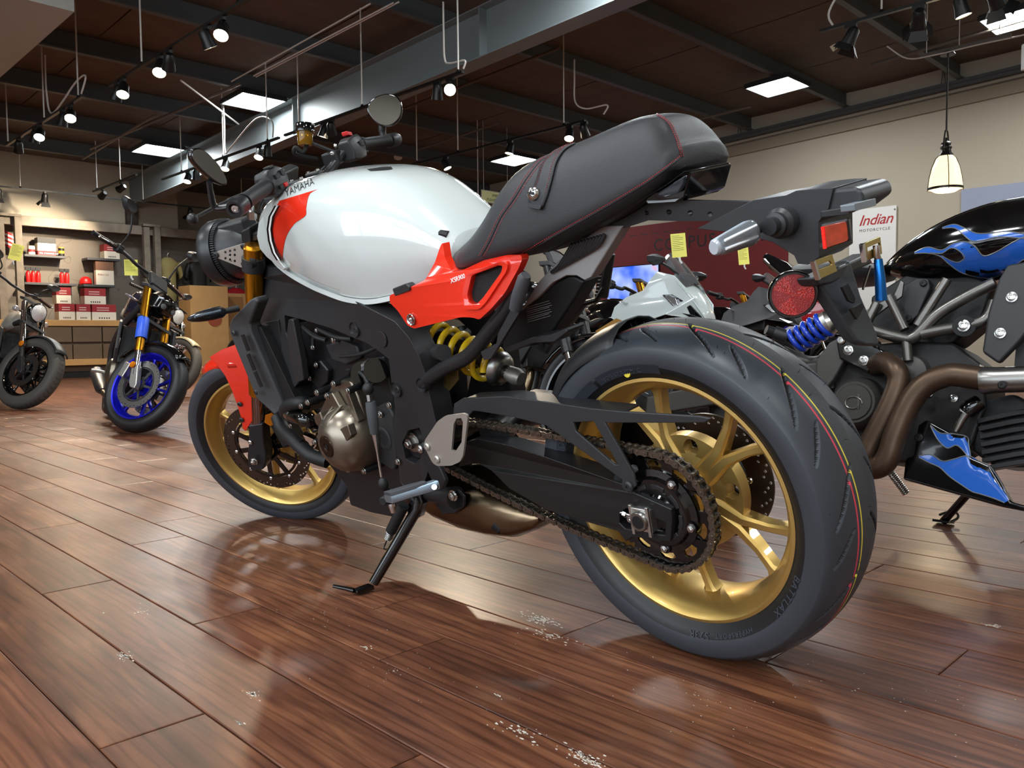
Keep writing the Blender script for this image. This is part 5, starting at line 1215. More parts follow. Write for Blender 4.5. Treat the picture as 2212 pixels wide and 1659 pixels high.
# left switch gear
sw1=obj('left_switchgear',G().loft([[Vector((1.075+dx,y,1.062+dz)) for dx,dz in ((-.024*f,-.030*f),(.022*f,-.030*f),(.030*f,0),(.022*f,.030*f),(-.018*f,.034*f),(-.030*f,.004))] for y,f in ((.245,.75),(.232,1.0),(.19,1.05),(.165,.8))]),m_black,bike,M=MS,bev=.005)
for (dx,y,dz,mm,sz) in ((-.030,.218,.014,m_dark,(.006,.020,.012)),(-.031,.200,-.012,m_red,(.006,.014,.010)),(-.032,.222,-.012,m_dark,(.006,.016,.010)),(-.028,.19,.016,m_dark,(.006,.016,.016)),(-.01,.21,.037,m_dark,(.02,.02,.006))): obj('switch',G().box((1.075+dx,y,1.062+dz),sz),mm,sw1,bev=.002)
sw2=obj('right_switchgear',G().loft([[Vector((1.068+dx,y,1.050+dz)) for dx,dz in ((-.024*f,-.032*f),(.024*f,-.032*f),(.032*f,0),(.02*f,.034*f),(-.02*f,.034*f),(-.032*f,0))] for y,f in ((-.25,.8),(-.238,1.0),(-.20,1.0),(-.175,.8))]),m_black,bike,M=MS,bev=.005)
obj('kill_switch',G().prism([(1.060,-.232,1.082),(1.080,-.232,1.082),(1.080,-.205,1.090),(1.060,-.205,1.090)],(0,.0,.012)),mat('kill switch red',srgb(205,45,45),.4),sw2,bev=.003)
obj('start_button',G().box((1.036,-.222,1.058),(.006,.022,.018)),m_dark,sw2,bev=.003)
for s,y0 in ((1,.155),(-1,-.155)):
    pr=obj('lever_perch',G().box((1.105,y0,1.055 if s>0 else 1.045),(.05,.034,.04)),m_blackm,bike,M=MS,bev=.006); bolt(pr,(1.09,y0+.017*1,1.06),.005,m_zinc); bolt(pr,(1.083,y0,1.075),.005,m_zinc,ax=(-1,0,0))
obj('clutch_lever',G().tube(spline([Vector((1.115,.165,1.055)),Vector((1.135,.21,1.056)),Vector((1.150,.27,1.058)),Vector((1.156,.33,1.058)),Vector((1.156,.39,1.057)),Vector((1.155,.415,1.057))],5),[.009]*12+[.0065]*14,10,flat=.7),m_blackm,bike,M=MS)
obj('lever_ball',G().ell((1.156,.425,1.057),.0125),m_blackm,bike,M=MS)
obj('brake_lever',G().tube(spline([Vector((1.12,-.17,1.04)),Vector((1.135,-.25,1.03)),Vector((1.135,-.33,1.025)),Vector((1.125,-.40,1.015))],5),.007,10,flat=.7),m_blackm,bike,M=MS)
# brake fluid reservoir
rc=SLp((659,300),-.12); rax=(MSB.inverted().to_3x3()@Vector((0,0,1))).normalized()
rs=obj('fluid_reservoir',G().lathe([(0,-.018),(.017,-.018),(.0205,-.010),(.0215,.020),(.0215,.022)],rc,rax,28),m_amber,bike,M=MS)
obj('reservoir_cap',G().lathe([(.0225,.018),(.0262,.018),(.0262,.038),(.0245,.041),(0,.041)],rc,rax,16),m_blackg,rs)
obj('fluid',G().lathe([(0,-.015),(.016,-.015),(.0195,-.008),(.0195,.004),(0,.004)],rc,rax,20),mat('brake fluid',srgb(206,150,30),.1,trans=.5),rs)
obj('reservoir_hose',G().tube(spline([rc+Vector((0,0,-.016)),rc+Vector((.01,.02,-.03)),rc+Vector((.02,.03,-.012)),rc+Vector((.03,.025,-.03)),rc+Vector((.0,-.02,-.06))],5),.006,8),m_rubber,rs)
obj('reservoir_stay',G().tube([rc+Vector((-.01,-.01,-.016)),Vector((1.09,-.155,1.06))],.005,8),m_blackm,rs)
# cables at the steering head
for i,(a,b) in enumerate((((1.11,.155,1.05),(1.25,.03,.92)),((1.11,-.155,1.04),(1.26,-.03,.92)),((1.08,-.19,1.03),(1.22,-.05,.88)))):
    obj('control_cable',G().tube(spline([a,(1.18,a[1]*.9,1.01),(1.24,a[1]*.4,.97),b],6),.0045,8),m_rubber,bike,M=MS)
obj('dash_meter',G().box((1.19,0,1.03),(.03,.13,.085),Euler((0,-.5,0)).to_matrix()),m_black,bike,M=MS,bev=.008)
# bar end mirrors: outline on its own plane, with a shell behind
def mirror(center,nrm,outline,depth,nm):
    nrm=Vector(nrm).normalized(); c=Vector(center); I=MSB.inverted(); o_=I@CAM; R3=I.to_3x3()
    def hit(px,py):
        r=R3@ray(px,py); return o_+r*((c-o_).dot(nrm)/r.dot(nrm))
    P=spline([hit(*p) for p in outline],4,True); m0=sum(P,Vector())/len(P)
    sec=lambda f,t:[m0+(p-m0)*f+nrm*t for p in P]
    o=obj(nm,G().loft([sec(.35,-depth),sec(.75,-depth*.9),sec(.96,-depth*.55),sec(1.04,-.004),sec(1.04,.004),sec(.97,.006)],True,True),m_blackg,bike,M=MS,ang=60)
    obj('mirror_glass',G().loft([sec(.965,.0058),sec(.96,.0066)],True,True),mat('mirror glass',srgb(150,154,160),.02,1),o)
    return o
camS=MSB.inverted()@CAM
cL=SLp((447,360),.42); tL=(camS-cL).normalized(); rgt=(MSB.inverted().to_3x3()@CX).normalized(); upc=(MSB.inverted().to_3x3()@CU).normalized()
mL=mirror(cL,tL*.62+rgt*.55+upc*.10,[(412,326),(428,322),(448,334),(470,358),(484,383),(486,396),(474,398),(452,384),(426,360),(412,342)],.022,'left_mirror')
obj('mirror_arm',G().tube(spline([SLp((500,446),.40),SLp((466,448),.41),SLp((456,420),.415),SLp((452,392),.42)],5),[.014]*5+[.012]*6+[.011]*5,10,flat=.55),m_blackm,mL)
cR=SLp((832,240),-.42); tR=(camS-cR).normalized()
mR=mirror(cR,tR+upc*.30-rgt*.15,[(795,236),(802,220),(820,208),(842,205),(860,213),(868,232),(864,254),(848,270),(826,272),(806,258)],.022,'right_mirror')
obj('mirror_arm',G().tube(spline([SLp((846,312),-.41),SLp((832,300),-.415),SLp((826,285),-.42),SLp((826,268),-.425)],5),[.015]*5+[.011]*6+[.012]*5,12),m_blackm,mR)
# ---------------------------------------------------------------- tail section
m_tail=mat('tail plastic',srgb(48,50,53),.4,bump=.1,bscale=700)
ty=.06
tail=plate('tail_unit',[(1505,494),(1560,466),(1627,432),(1697,422),(1719,412),(1768,407),(1800,406),(1790,450),(1768,480),(1770,555),(1745,572),(1723,570),(1715,552),(1668,523),(1600,505),(1560,500)],ty,.11,m_tail,bev=.006,seg=3)
tr_=[(ty,[(1768,408),(1849,403),(1862,416),(1866,432),(1836,470),(1768,478)])]
tr=plate('tail_end',[(1764,412),(1848,404),(1862,415),(1866,436),(1832,462),(1764,470)],ty-.004,.10,m_tail,bev=.008,seg=3,parent=tail)
obj('tail_ridge',G().prism(LS([(1772,456),(1832,446),(1836,452),(1836,462),(1772,470)],ty+.004),(0,-.02,0)),m_black,tail,bev=.002)
obj('tail_lip',G().prism([LX(1846,440,-.385),LX(1893,428,-.385),LX(1894,444,-.385),LX(1848,456,-.385)],(.02,0,0)),mat('lip grey',srgb(120,128,134),.35),tail,bev=.002)
pa=LX(1776,494,-.338); 
pl4=[LX(x,y_,xx) for x,y_,xx in ((1774,490,-.335),(1828,478,-.365),(1833,520,-.365),(1779,538,-.335))]
nn=(pl4[1]-pl4[0]).cross(pl4[3]-pl4[0]).normalized(); nn=nn if nn.dot(MB.inverted()@CAM-pl4[0])>0 else -nn
pll=obj('rear_plate_lamp',G().prism(rnd_poly(pl4,.004,3),-nn*.014),mat('red orange lens',srgb(180,60,20),.12,coat=.6,var=.5,vscale=60),tail,bev=.003)
obj('lamp_housing',G().prism([p-nn*.010+(p-sum(pl4,Vector())/4)*.14 for p in pl4],-nn*.02),m_black,pll,bev=.003)
for i in range(14):
    q=pl4[0].lerp(pl4[3],(i+.5)/14)+(pl4[1]-pl4[0])*.06; obj('lamp_rib',G().box(q+nn*.0005,(.004,.003,.0016)),mat('bright red rib',srgb(255,40,30),.2,emit=srgb(255,40,30),es=.4),pll)
rs_=obj('rear_signal_mount',G().lathe([(.022,-.004),(.022,.02),(.017,.026),(.017,.034),(.012,.036),(.012,.05),(0,.05)],L((1698,478),.058),(.0,1,.0),28),m_black,tail)
sg=signal(bike,(-.250,.082,.786),(-.243,.214,.776),(0,0,1),m_clear,mat('signal silver',srgb(198,208,218),.25,.3),'rear_turn_signal',w=.026,h=.0165,side=-1,blunt=True)
for s in (-1,1): obj('light_guide',G().tube([Vector((-.262,.132,.784+s*.0075)),Vector((-.256,.205,.778+s*.0055))],.0020,6),mat('light guide',srgb(230,238,245),.2,emit=(1,1,1,1),es=.15),sg)
sg2=signal(bike,(-.235,-.085,.785),(-.235,-.205,.783),(0,0,1),m_clear,m_blackg,'right_rear_turn_signal',w=.036,h=.0235,side=-1)
# round red reflector
rcn=L((1712,636),.07); rd=(Vector((-.55,.8,.05))).normalized(); 
rf=obj('round_reflector',G().lathe([(.0,-.012),(.030,-.012),(.0345,-.006),(.0345,.006),(.0325,.009),(.0305,.009),(.0300,.004),(0,.004)],rcn,rd,48),m_blackg,bike)
m_refl,N_,L_,b_=node_mat('reflector prisms')
tc=N_.new('ShaderNodeTexCoord'); vo=N_.new('ShaderNodeTexVoronoi'); vo.inputs['Scale'].default_value=420; L_.new(tc.outputs['Object'],vo.inputs['Vector']); r=N_.new('ShaderNodeValToRGB'); r.color_ramp.elements[0].color=srgb(255,60,40); r.color_ramp.elements[1].color=srgb(150,8,8); r.color_ramp.elements[1].position=.5; L_.new(vo.outputs['Distance'],r.inputs['Fac']); L_.new(r.outputs['Color'],b_.inputs['Base Color']); b_.inputs['Roughness'].default_value=.18; b_.inputs['Coat Weight'].default_value=.8
bp_=N_.new('ShaderNodeBump'); bp_.inputs['Strength'].default_value=.5; bp_.inputs['Distance'].default_value=.001; L_.new(vo.outputs['Distance'],bp_.inputs['Height']); L_.new(bp_.outputs['Normal'],b_.inputs['Normal'])
m_refl2=mat('reflector deep red',srgb(150,10,10),.15,coat=.8,bump=1,bscale=500)
o1=rd.orthogonal().normalized(); o2=rd.cross(o1)
for i in range(6):
    a0=2*PI*i/6+.3; pts=[rcn+rd*.0045]+[rcn+rd*.0045+(o1*math.cos(a0+PI/3*k/6)+o2*math.sin(a0+PI/3*k/6))*.0296 for k in range(7)]
    obj('reflector_facet',G().prism(pts,rd*.0012),m_refl if i%2 else m_refl2,rf)
# plate hanger with zinc plate brackets
hx=-.325
hang=obj('plate_hanger',G().prism([LX(x,y_,xx) for x,y_,xx in ((1762,600,-.30),(1800,590,-.305),(1838,560,-.31),(1862,640,-.325),(1888,700,-.335),(1902,738,-.34),(1896,748,-.34),(1872,746,-.338),(1850,735,-.33),(1815,680,-.318))],(.022,.0,.0)),mat('hanger grey black',srgb(52,55,58),.42),bike,bev=.005)
obj('hanger_slot',G().prism([LX(x,y_,-.3335) for x,y_ in ((1820,620),(1832,612),(1848,645),(1846,655),(1834,650))],(.004,0,0)),m_dark,hang)
obj('hanger_slot',G().prism([LX(x,y_,-.3365) for x,y_ in ((1838,668),(1862,655),(1866,664),(1852,690))],(.004,0,0)),m_dark,hang)
obj('hanger_arm',G().prism([LX(x,y_,-.31) for x,y_ in ((1760,600),(1850,560),(1880,545),(1884,570),(1850,585),(1800,612),(1770,618))],(.03,0,0)),m_black,hang,bev=.004)
m_zy=mat('yellow zinc plate',srgb(196,176,110),.25,.95)
for P,sl4 in (([(1762,562),(1798,549),(1809,586),(1774,602)],[(1768,573),(1793,563),(1798,571),(1770,582)]),([(1868,525),(1902,511),(1906,548),(1874,564)],[(1874,535),(1900,524),(1902,531),(1875,544)])):
    xx=-.335 if P[0][0]<1800 else -.345
    b=obj('plate_bracket',G().prism([LX(a_,c_,xx) for a_,c_ in P],(.003,0,0),[[LX(a_,c_,xx) for a_,c_ in sl4]]),m_zy,hang,bev=.0006)
    obj('bracket_edge',G().prism([LX(a_,c_,xx) for a_,c_ in (P[0],(P[0][0]-4,P[0][1]+3),(P[3][0]-4,P[3][1]+3),P[3])],(.006,0,0)),m_chrome,b)
o=obj('chrome_lever_tag',G().tube([LX(1897,560,-.35),LX(1901,600,-.352),LX(1904,648,-.352)],[.006,.0075,.0085],14),mat('anodised blue',srgb(36,110,190),.22,.9),bike); o['label']='blue anodised tube hanging under the plate bracket'
obj('tag_link',G().tube([LX(1893,530,-.35),LX(1894,552,-.35),LX(1899,566,-.35)],.005,10),m_chrome,o)
obj('ball_chain',G().tube([LX(1880,575,-.345),LX(1872,600,-.345),LX(1864,625,-.345)],.0018,6),m_chrome,o)
# ================================================================== THE OTHER MOTORCYCLES
def bike_matrix(x,y,head,lean=11):
    """rear contact at (x,y); heading angle in degrees (0=+X, 90=+Y); leaning to its own left"""
    h=math.radians(head); l=math.radians(lean); f=Vector((math.cos(h),math.sin(h),0)); lf=Vector((-f.y,f.x,0))
    left=lf*math.cos(l)+Vector((0,0,-math.sin(l))); up=lf*math.sin(l)+Vector((0,0,math.cos(l)))
    return Matrix(((f.x,left.x,up.x,x),(f.y,left.y,up.y,y),(f.z,left.z,up.z,0),(0,0,0,1)))
def front_at(x,y,wb,head,lean=11):
    h=math.radians(head); return bike_matrix(x-wb*math.cos(h),y-wb*math.sin(h),head,lean)
def simple_tire(parent,ML,R,hw,rr,m,name,n=72,chev=0):
    prof=[(rr-.004,-hw*.72),(rr+.012,-hw*.92),(rr+.03,-hw),(R-.035,-hw*.97),(R-.016,-hw*.78),(R-.005,-hw*.45),(R,0),(R-.005,hw*.45),(R-.016,hw*.78),(R-.035,hw*.97),(rr+.03,hw),(rr+.012,hw*.92),(rr-.004,hw*.72)]
    o=obj(name,G().lathe(prof,(0,0,0),(0,1,0),n),m,parent,M=ML,ang=60)
    if chev:
        g=G()
        for i in range(chev):
            for s in (-1,1):
                a=2*PI*i/chev; pts=[]
                for u,da in ((.05,0),(.45,.05),(.8,.09)):
                    r=R-.0405*(u**2.2)+.0006; pts.append(Vector((r*math.cos(a+da),s*u*hw,r*math.sin(a+da))))
                g.tube(pts,.0022,4)
        q=obj('tread_pattern',g,m_groove,o); q['kind']='stuff'
    return o
def gbike(name,label,M,c):
    t=thing(name,label,'motorcycle',M,'motorcycles on the showroom floor'); wb=c.get('wb',1.45); Rf=c.get('Rf',.30); Rr=c.get('Rr',.316); bw=c.get('bw',.40)
    mb=c.get('black',m_black); mt_=c.get('tank',m_blackg); mrim=c.get('rim',m_blackg); mf=c.get('fork',m_fork); me_=c.get('engine',m_eng)
    rake=math.radians(c.get('rake',25)); ax=Vector((-math.sin(rake),0,math.cos(rake))); so=Vector((wb+.10,0,0)); st=c.get('steer',28)
    Sm=Matrix.Translation(so)@Matrix.Rotation(math.radians(st),4,ax)@Matrix.Translation(-so)
    # wheels
    RM=Matrix.Translation((0,0,Rr)); simple_tire(t,RM,Rr,c.get('rw',.085),Rr*.735,m_tirew,'rear_tire')
    rim(t,RM,mrim,.07,.05,.045,'rear_wheel',n=48,R=Rr*.735,sw=.02,st=.026,lip=c.get('rw',.085)*.8)
    FM=Sm@Matrix.Translation((wb,0,Rf)); simple_tire(t,FM,Rf,c.get('fw',.06),c.get('frr',Rf*.78),c.get('ftire',m_tirew),'front_tire',96,c.get('chev',0))
    rim(t,FM,mrim,.05,.042,.035,'front_wheel',n=64,R=c.get('frr',Rf*.78),sw=.018,st=.024,lip=c.get('fw',.06)*.84,rot=.3)
    dr=c.get('disc',.15)
    for s in (-1,1): drilled_disc('front_brake_disc',t,FM,s*.068,dr,dr*.74,.005,c.get('discm',m_steel),nh=36,hole=.0042,carrier=mb,buttons=6)
    fo=c.get('fo',0.0); fl_=c.get('flen',.70); fy=c.get('fy',.105); fr=c.get('fr',.026)
    def fpt(k,y): return Vector((wb+fo,y,Rf))+ax*(k/math.cos(rake))
    for y in (-fy,fy):
        o=obj('fork_tube',G().lathe([(0,fl_),(fr*.9,fl_),(fr,fl_-.01),(fr,.30),(fr*1.06,.28),(fr*1.06,.22),(0,.22)],fpt(0,y),ax,20),mf,t,M=Sm)
        obj('fork_slider',G().lathe([(fr*.8,.26),(fr*.8,.05)],fpt(0,y),ax,16),c.get('slider',m_chrome),o)
        obj('fork_bottom',G().loft([[fpt(k,y)+Vector((x_,yy,0)) for x_,yy in ((-w,-.02),(w,-.02),(w*1.1,0),(w,.02),(-w,.02),(-w*1.1,0))] for k,w in ((-.04,.02),(-.01,.033),(.03,.03),(.11,.024))]),c.get('fbot',m_blackm),o,bev=.004)
        if c.get('caliper'): obj('caliper',G().loft([[fpt(.06,y*.92)+Vector((-.10+dx,q,dz)) for dx,dz in ((-.03,-.05),(.02,-.055),(.03,.045),(-.02,.05))] for q in (-.02,.025)]),c['caliper'],o,bev=.006)
    for k in (.64*fl_/.7,.42): obj('triple_clamp',G().loft([[fpt(k+dz,y)+Vector((dx,0,0)) for dx,dz in ((-.035,-.012),(.03,-.012),(.03,.012),(-.035,.012))] for y in (-fy-.028,0,fy+.028)]),mb,t,M=Sm,bev=.004)
    # front fender
    g=G(); secs=[]
    for j in range(13):
        a=math.radians(c.get('fa0',50)+c.get('fa',105)*j/12); e=Vector((math.cos(a),0,math.sin(a))); w_=c.get('fw',.06)*1.12
        secs.append([Vector((wb,0,Rf))+e*(Rf+.022-.03*(1-math.cos(q)))+Vector((0,w_*math.sin(q),0)) for q in [math.radians(v) for v in (-95,-60,-30,0,30,60,95)]])
    g.loft(secs,False,False); o=obj('front_fender',g,c.get('fender',mt_),t,M=Sm); q=o.modifiers.new('sol','SOLIDIFY'); q.thickness=.004
    # bars
    bz=c.get('bz',1.06); bx=wb+.10-bz*math.tan(rake)+c.get('bdx',-.10); rise=c.get('rise',.03); pull=c.get('pull',.07)
    hb_=[(bx-pull,bw,bz),(bx-pull*.75,bw*.62,bz+.006),(bx-.01,bw*.38,bz-.012),(bx+.01,.09,bz-rise),(bx+.01,-.09,bz-rise),(bx-.01,-bw*.38,bz-.012),(bx-pull*.75,-bw*.62,bz+.006),(bx-pull,-bw,bz)]
    obj('handlebar',G().tube(spline(hb_,4),.012,10),c.get('barm',m_blackm),t,M=Sm)
    for s in (0,-1):
        a,b=Vector(hb_[1 if s==0 else -2]),Vector(hb_[s]); d_=(b-a).normalized(); sg=1 if s==0 else -1
        obj('grip',G().tube([a,b-d_*.01],.0172,12),m_rubber,t,M=Sm); obj('bar_end',G().cyl(b-d_*.01,b+d_*.02,.017,n=14),c.get('bare',m_blackm),t,M=Sm)
        obj('switchgear',G().box(a-d_*.03,(.05,.05,.055)),mb,t,M=Sm,bev=.008)
        lv=[a-d_*.04+Vector((.03,0,0)),a+Vector((.055,0,-.005)),a.lerp(b,.6)+Vector((.06,0,-.01)),b+Vector((.05,0,-.012))]
        lo_=obj('lever',G().tube(spline(lv,4),.006,8,flat=.7),c.get('lever',m_blackm),t,M=Sm); obj('lever_ball',G().ell(lv[-1],.010,10,6),c.get('lever',m_blackm),lo_)
        mr=c.get('mirror','stem')
        if mr=='stem':
            mh=c.get('mh',.17); base=a-d_*.02+Vector((.01,0,.02)); top=base+Vector((.02,sg*.05,mh)); hd=top+Vector((-.01,sg*.05,.035))
            o=obj('mirror_stem',G().tube(spline([base,base+Vector((.02,sg*.0,mh*.5)),top],5),.006,8),m_blackm,t,M=Sm)
            mw=c.get('mw',.065); obj('mirror_head',G().loft([[hd+Vector((x_*.022*f,sg*(mw*f*math.cos(u)*(1+.2*math.sin(u))),.040*f*math.sin(u)+.25*mw*f*math.cos(u)))+Vector((x_*.01,0,0)) for u in [2*PI*k/16 for k in range(16)]] for x_,f in ((1.6,.35),(1.2,.8),(.2,1.0),(-.3,.98),(-.35,.9))]),m_black,o,ang=60)
            obj('mirror_glass',G().loft([[hd+Vector((-.0115,sg*(mw*f*math.cos(u)*(1+.2*math.sin(u))),.040*f*math.sin(u)+.25*mw*f*math.cos(u))) for u in [2*PI*k/16 for k in range(16)]] for f in (.88,.2)]),m_chrome,o)
    # headlight
    hz=c.get('hz',.88); hxc=wb+.10-hz*math.tan(rake)+c.get('hdx',.10)
    H=Vector((hxc,0,hz)); kind=c.get('head','round')
    if kind=='round':
        r_=c.get('hr',.085); o=obj('headlight_shell',G().lathe([(0,-.11),(.04,-.105),(r_*.85,-.06),(r_,-.01),(r_*1.04,.012),(r_*.95,.02)],H,(1,0,0),32),c.get('headm',m_blackg),t,M=Sm)
        obj('headlight_lens',G().lathe([(r_*.95,.015),(r_*.6,.03),(0,.036)],H,(1,0,0),32),mat('faceted headlamp',srgb(225,230,234),.12,.35,bump=1.0,bscale=70),o)
    elif kind=='mt':
        o=obj('headlight_cowl',G().loft([[H+Vector((x_,y_*w,z_*h)) for y_,z_ in ((-1,-.6),(-.5,-1),(.5,-1),(1,-.6),(.9,.5),(.4,1),(-.4,1),(-.9,.5))] for x_,w,h in ((-.10,.10,.08),(.0,.105,.085),(.06,.075,.055),(.075,.05,.035))]),m_blackg,t,M=Sm,bev=.005)
        for s in(-1,1): obj('led_eye',G().lathe([(0,.016),(.018,.012),(.02,0)],H+Vector((.065,s*.045,-.015)),(1,0,0),16),m_clear,o); obj('led_strip',G().box(H+Vector((.045,s*.075,.03)),(.05,.012,.012)),mat('led bar',srgb(190,200,210),.2),o,bev=.003)
        obj('fly_screen',G().prism([H+Vector((-.08,-.07,.085)),H+Vector((-.08,.07,.085)),H+Vector((-.14,.06,.16)),H+Vector((-.14,-.06,.16))],(.006,0,.003)),m_black,t,M=Sm,bev=.002)
        obj('dash_screen',G().box(H+Vector((-.13,0,.15)),(.03,.16,.10),Euler((0,-.6,0)).to_matrix()),m_black,t,M=Sm,bev=.008)
    # turn signals
    for s in (-1,1):
        o=obj('turn_signal_stem',G().cyl(H+Vector((-.06,s*.08,-.05)),H+Vector((-.06,s*.15,-.05)),.007,n=8),m_black,t,M=Sm)
        if c.get('sig','round')=='round': obj('turn_signal_lens',G().lathe([(0,-.03),(.024,-.025),(.027,.0),(.02,.012),(0,.015)],H+Vector((-.05,s*.17,-.05)),(1,0,0),20),mat('clear chrome lens',srgb(225,228,230),.1,.7),o)
        else: obj('turn_signal_lens',G().tube([H+Vector((-.06,s*.15,-.05)),H+Vector((-.06,s*.18,-.05)),H+Vector((-.065,s*.24,-.05))],[.012,.017,.008],10,flat=.6),mat('clear chrome lens',srgb(225,228,230),.1,.7),o)
    # tank, seat, tail
    def bodyloft(nm,X,T_,B_,W_,m,k=20,e=.66,p_=t):
        secs=[]
        for x_,zt_,zb_,w in zip(X,T_,B_,W_):
            pr=[]
            for i in range(k//2+1):
                a=i/(k//2)*PI/2; pr.append((w*math.cos(a)**e,zb_+(zt_-zb_)*math.sin(a)**.85))
            secs.append([Vector((x_,y,z)) for y,z in pr]+[Vector((x_,-y,z)) for y,z in reversed(pr[:-1])])
        return obj(nm,G().loft(secs),m,p_,sub=1,ang=70)
    tz=c.get('tz',.96); tx=c.get('tx',wb-.42)
    bodyloft('fuel_tank',[tx-.44,tx-.40,tx-.30,tx-.18,tx-.05,tx+.06,tx+.10],[tz-.16,tz-.12,tz-.04,tz,tz,tz-.04,tz-.08],[tz-.19,tz-.22,tz-.24,tz-.25,tz-.22,tz-.17,tz-.15],[.05,.09,.13,.15,.15,.11,.06],mt_)
    sz=c.get('sz',.80); bodyloft('seat',[tx-.98,tx-.94,tx-.80,tx-.62,tx-.45,tx-.38],[sz+.06,sz+.075,sz+.06,sz+.01,sz,sz+.01],[sz+.03,sz+.01,sz-.02,sz-.06,sz-.06,sz-.05],[.06,.09,.11,.13,.10,.07],c.get('seatm',m_seat))
    obj('tail_fender',G().prism([(tx-.70,.07,sz-.02),(tx-1.0,.07,sz+.03),(tx-1.12,.05,sz-.10),(tx-1.04,.05,sz-.10),(tx-.9,.07,sz-.06)],(0,-.13,0)),mb,t,bev=.006)
    obj('tail_lamp',G().box((tx-1.02,0,sz+.0),(.03,.08,.035)),m_rlens,t,bev=.006)
    # engine
    ex=wb*.52
    e=obj('engine_block',G().prism([(ex-.24,.13,.36),(ex-.10,.13,.52),(ex+.16,.13,.50),(ex+.24,.13,.36),(ex+.16,.13,.22),(ex-.16,.13,.22)],(0,-.26,0)),me_,t,bev=.015)
    for s in (-1,1):
        obj('engine_cover',G().lathe([(0,.05),(.05,.045),(.085,.025),(.095,.0)],(ex+.02,s*.13,.36),(0,s,0),28),c.get('cover',m_bronze2),e)
        obj('clutch_cover',G().lathe([(0,.03),(.04,.027),(.065,.015),(.07,.0)],(ex-.14,s*.13,.34),(0,s,0),24),me_,e)
    for kx,tilt in ((.12,.35),(-.07,-.35)) if c.get('vtwin') else ((.05,.3),):
        cy_=obj('cylinder',G().cyl((ex+kx*.6,0,.46),(ex+kx*.6+tilt*.2,0,.46+.20),.08,n=20),me_,e)
        for i in range(6):
            q=.15+i*.13; obj('cylinder_fin',G().lathe([(.07,-.004),(.10,-.004),(.10,.004),(.07,.004),(.07,-.004)],Vector((ex+kx*.6,0,.46)).lerp(Vector((ex+kx*.6+tilt*.2,0,.66)),q),(tilt*.2,0,.2),24),me_,cy_)
    obj('frame_spar',G().tube(spline([(wb-.28,.06,tz-.12),(ex+.1,.13,.68),(ex-.22,.14,.52),(ex-.28,.12,.36)],5),.024,10),mb,t); obj('frame_spar',G().tube(spline([(wb-.28,-.06,tz-.12),(ex+.1,-.13,.68),(ex-.22,-.14,.52),(ex-.28,-.12,.36)],5),.024,10),mb,t)
    obj('down_tube',G().tube(spline([(wb-.22,0,tz-.2),(ex+.34,0,.5),(ex+.26,0,.24),(ex-.1,0,.2)],5),.02,10),mb,t)
    if c.get('rad',1):
        r_=obj('radiator',G().box((ex+.34,0,.55),(.04,.30,.26),Euler((0,-.25,0)).to_matrix()),m_dark,t,bev=.006)
        for s in (-1,1): obj('radiator_shroud',G().prism([(ex+.26,s*.17,.72),(ex+.40,s*.18,.70),(ex+.42,s*.18,.52),(ex+.34,s*.17,.42),(ex+.28,s*.17,.5)],(0,-s*.02,0)),c.get('shroud',mb),r_,bev=.006)
    for s in (-1,1): obj('swingarm',G().prism([(ex-.24,s*.10,.42),(.0,s*.11,Rr+.03),(-.05,s*.11,Rr),(.0,s*.11,Rr-.04),(ex-.24,s*.10,.33)],(0,-s*.035,0)),mb,t,bev=.006)
    p_=c.get('pipe',m_pipe2)
    obj('exhaust_pipe',G().tube(spline([(ex+.24,-.06,.5),(ex+.36,-.09,.4),(ex+.30,-.12,.22),(ex,-.13,.18),(ex-.25,-.15,.2)],6),.022,12),p_,t)
    obj('muffler',G().tube([(ex-.22,-.15,.2),(ex-.30,-.155,.22),(ex-.62,-.18,.32),(ex-.66,-.18,.33)],[.025,.045,.05,.035],18),c.get('muff',m_blackm),t)
    for s in (-1,1): obj('foot_peg',G().cyl((ex-.18,s*.13,.34),(ex-.18,s*.25,.34),.012,n=10),m_zinc,t); obj('shock',G().tube([(.05,s*.10,.40),(.16,s*.10,.68)],.018,10) if c.get('twin') else G().tube([(ex-.22,0,.42),(ex-.30,0,.66)],.03,12),m_blackm,t)
    inv=M.inverted(); lean=math.asin(M[2][1]); ft_=inv@Vector((M@Vector((ex-.08,.30,.1))).to_tuple()); w=M@Vector((ex-.02,.30,.0)); w.z=.012; f_=inv@w
    obj('side_stand',G().tube([Vector((ex-.12,.13,.24)),Vector((ex-.1,.17,.2)),f_],[.012,.011,.012],8),m_blackg,t)
    t['steer_deg']=st
    return t,Sm,H,hb_
def price_tag(P,w,h,up,nrm,label):
    nrm=Vector(nrm).normalized(); up=Vector(up); up=(up-nrm*up.dot(nrm)).normalized(); ex=up.cross(nrm); M=frame(P,ex,up)
    o=thing('price_tag',label,'price tag',M,'yellow price tags on motorcycles')
    obj('card',G().box((0,0,0),(w,h,.0016)),m_yellow,o)
    for i in range(9):
        ww=w*(.75 if i%3 else .5); obj('print_line',G().box((-w*.42+ww/2,h*(.40-.075*i),.001),(ww,h*.012,.0006)),m_ink,o)
    obj('clip',G().tube([(0,-h*.5,0),(0,-h*.62,-.004),(.01,-h*.75,-.01)],.006,8),m_white,o)
    return o
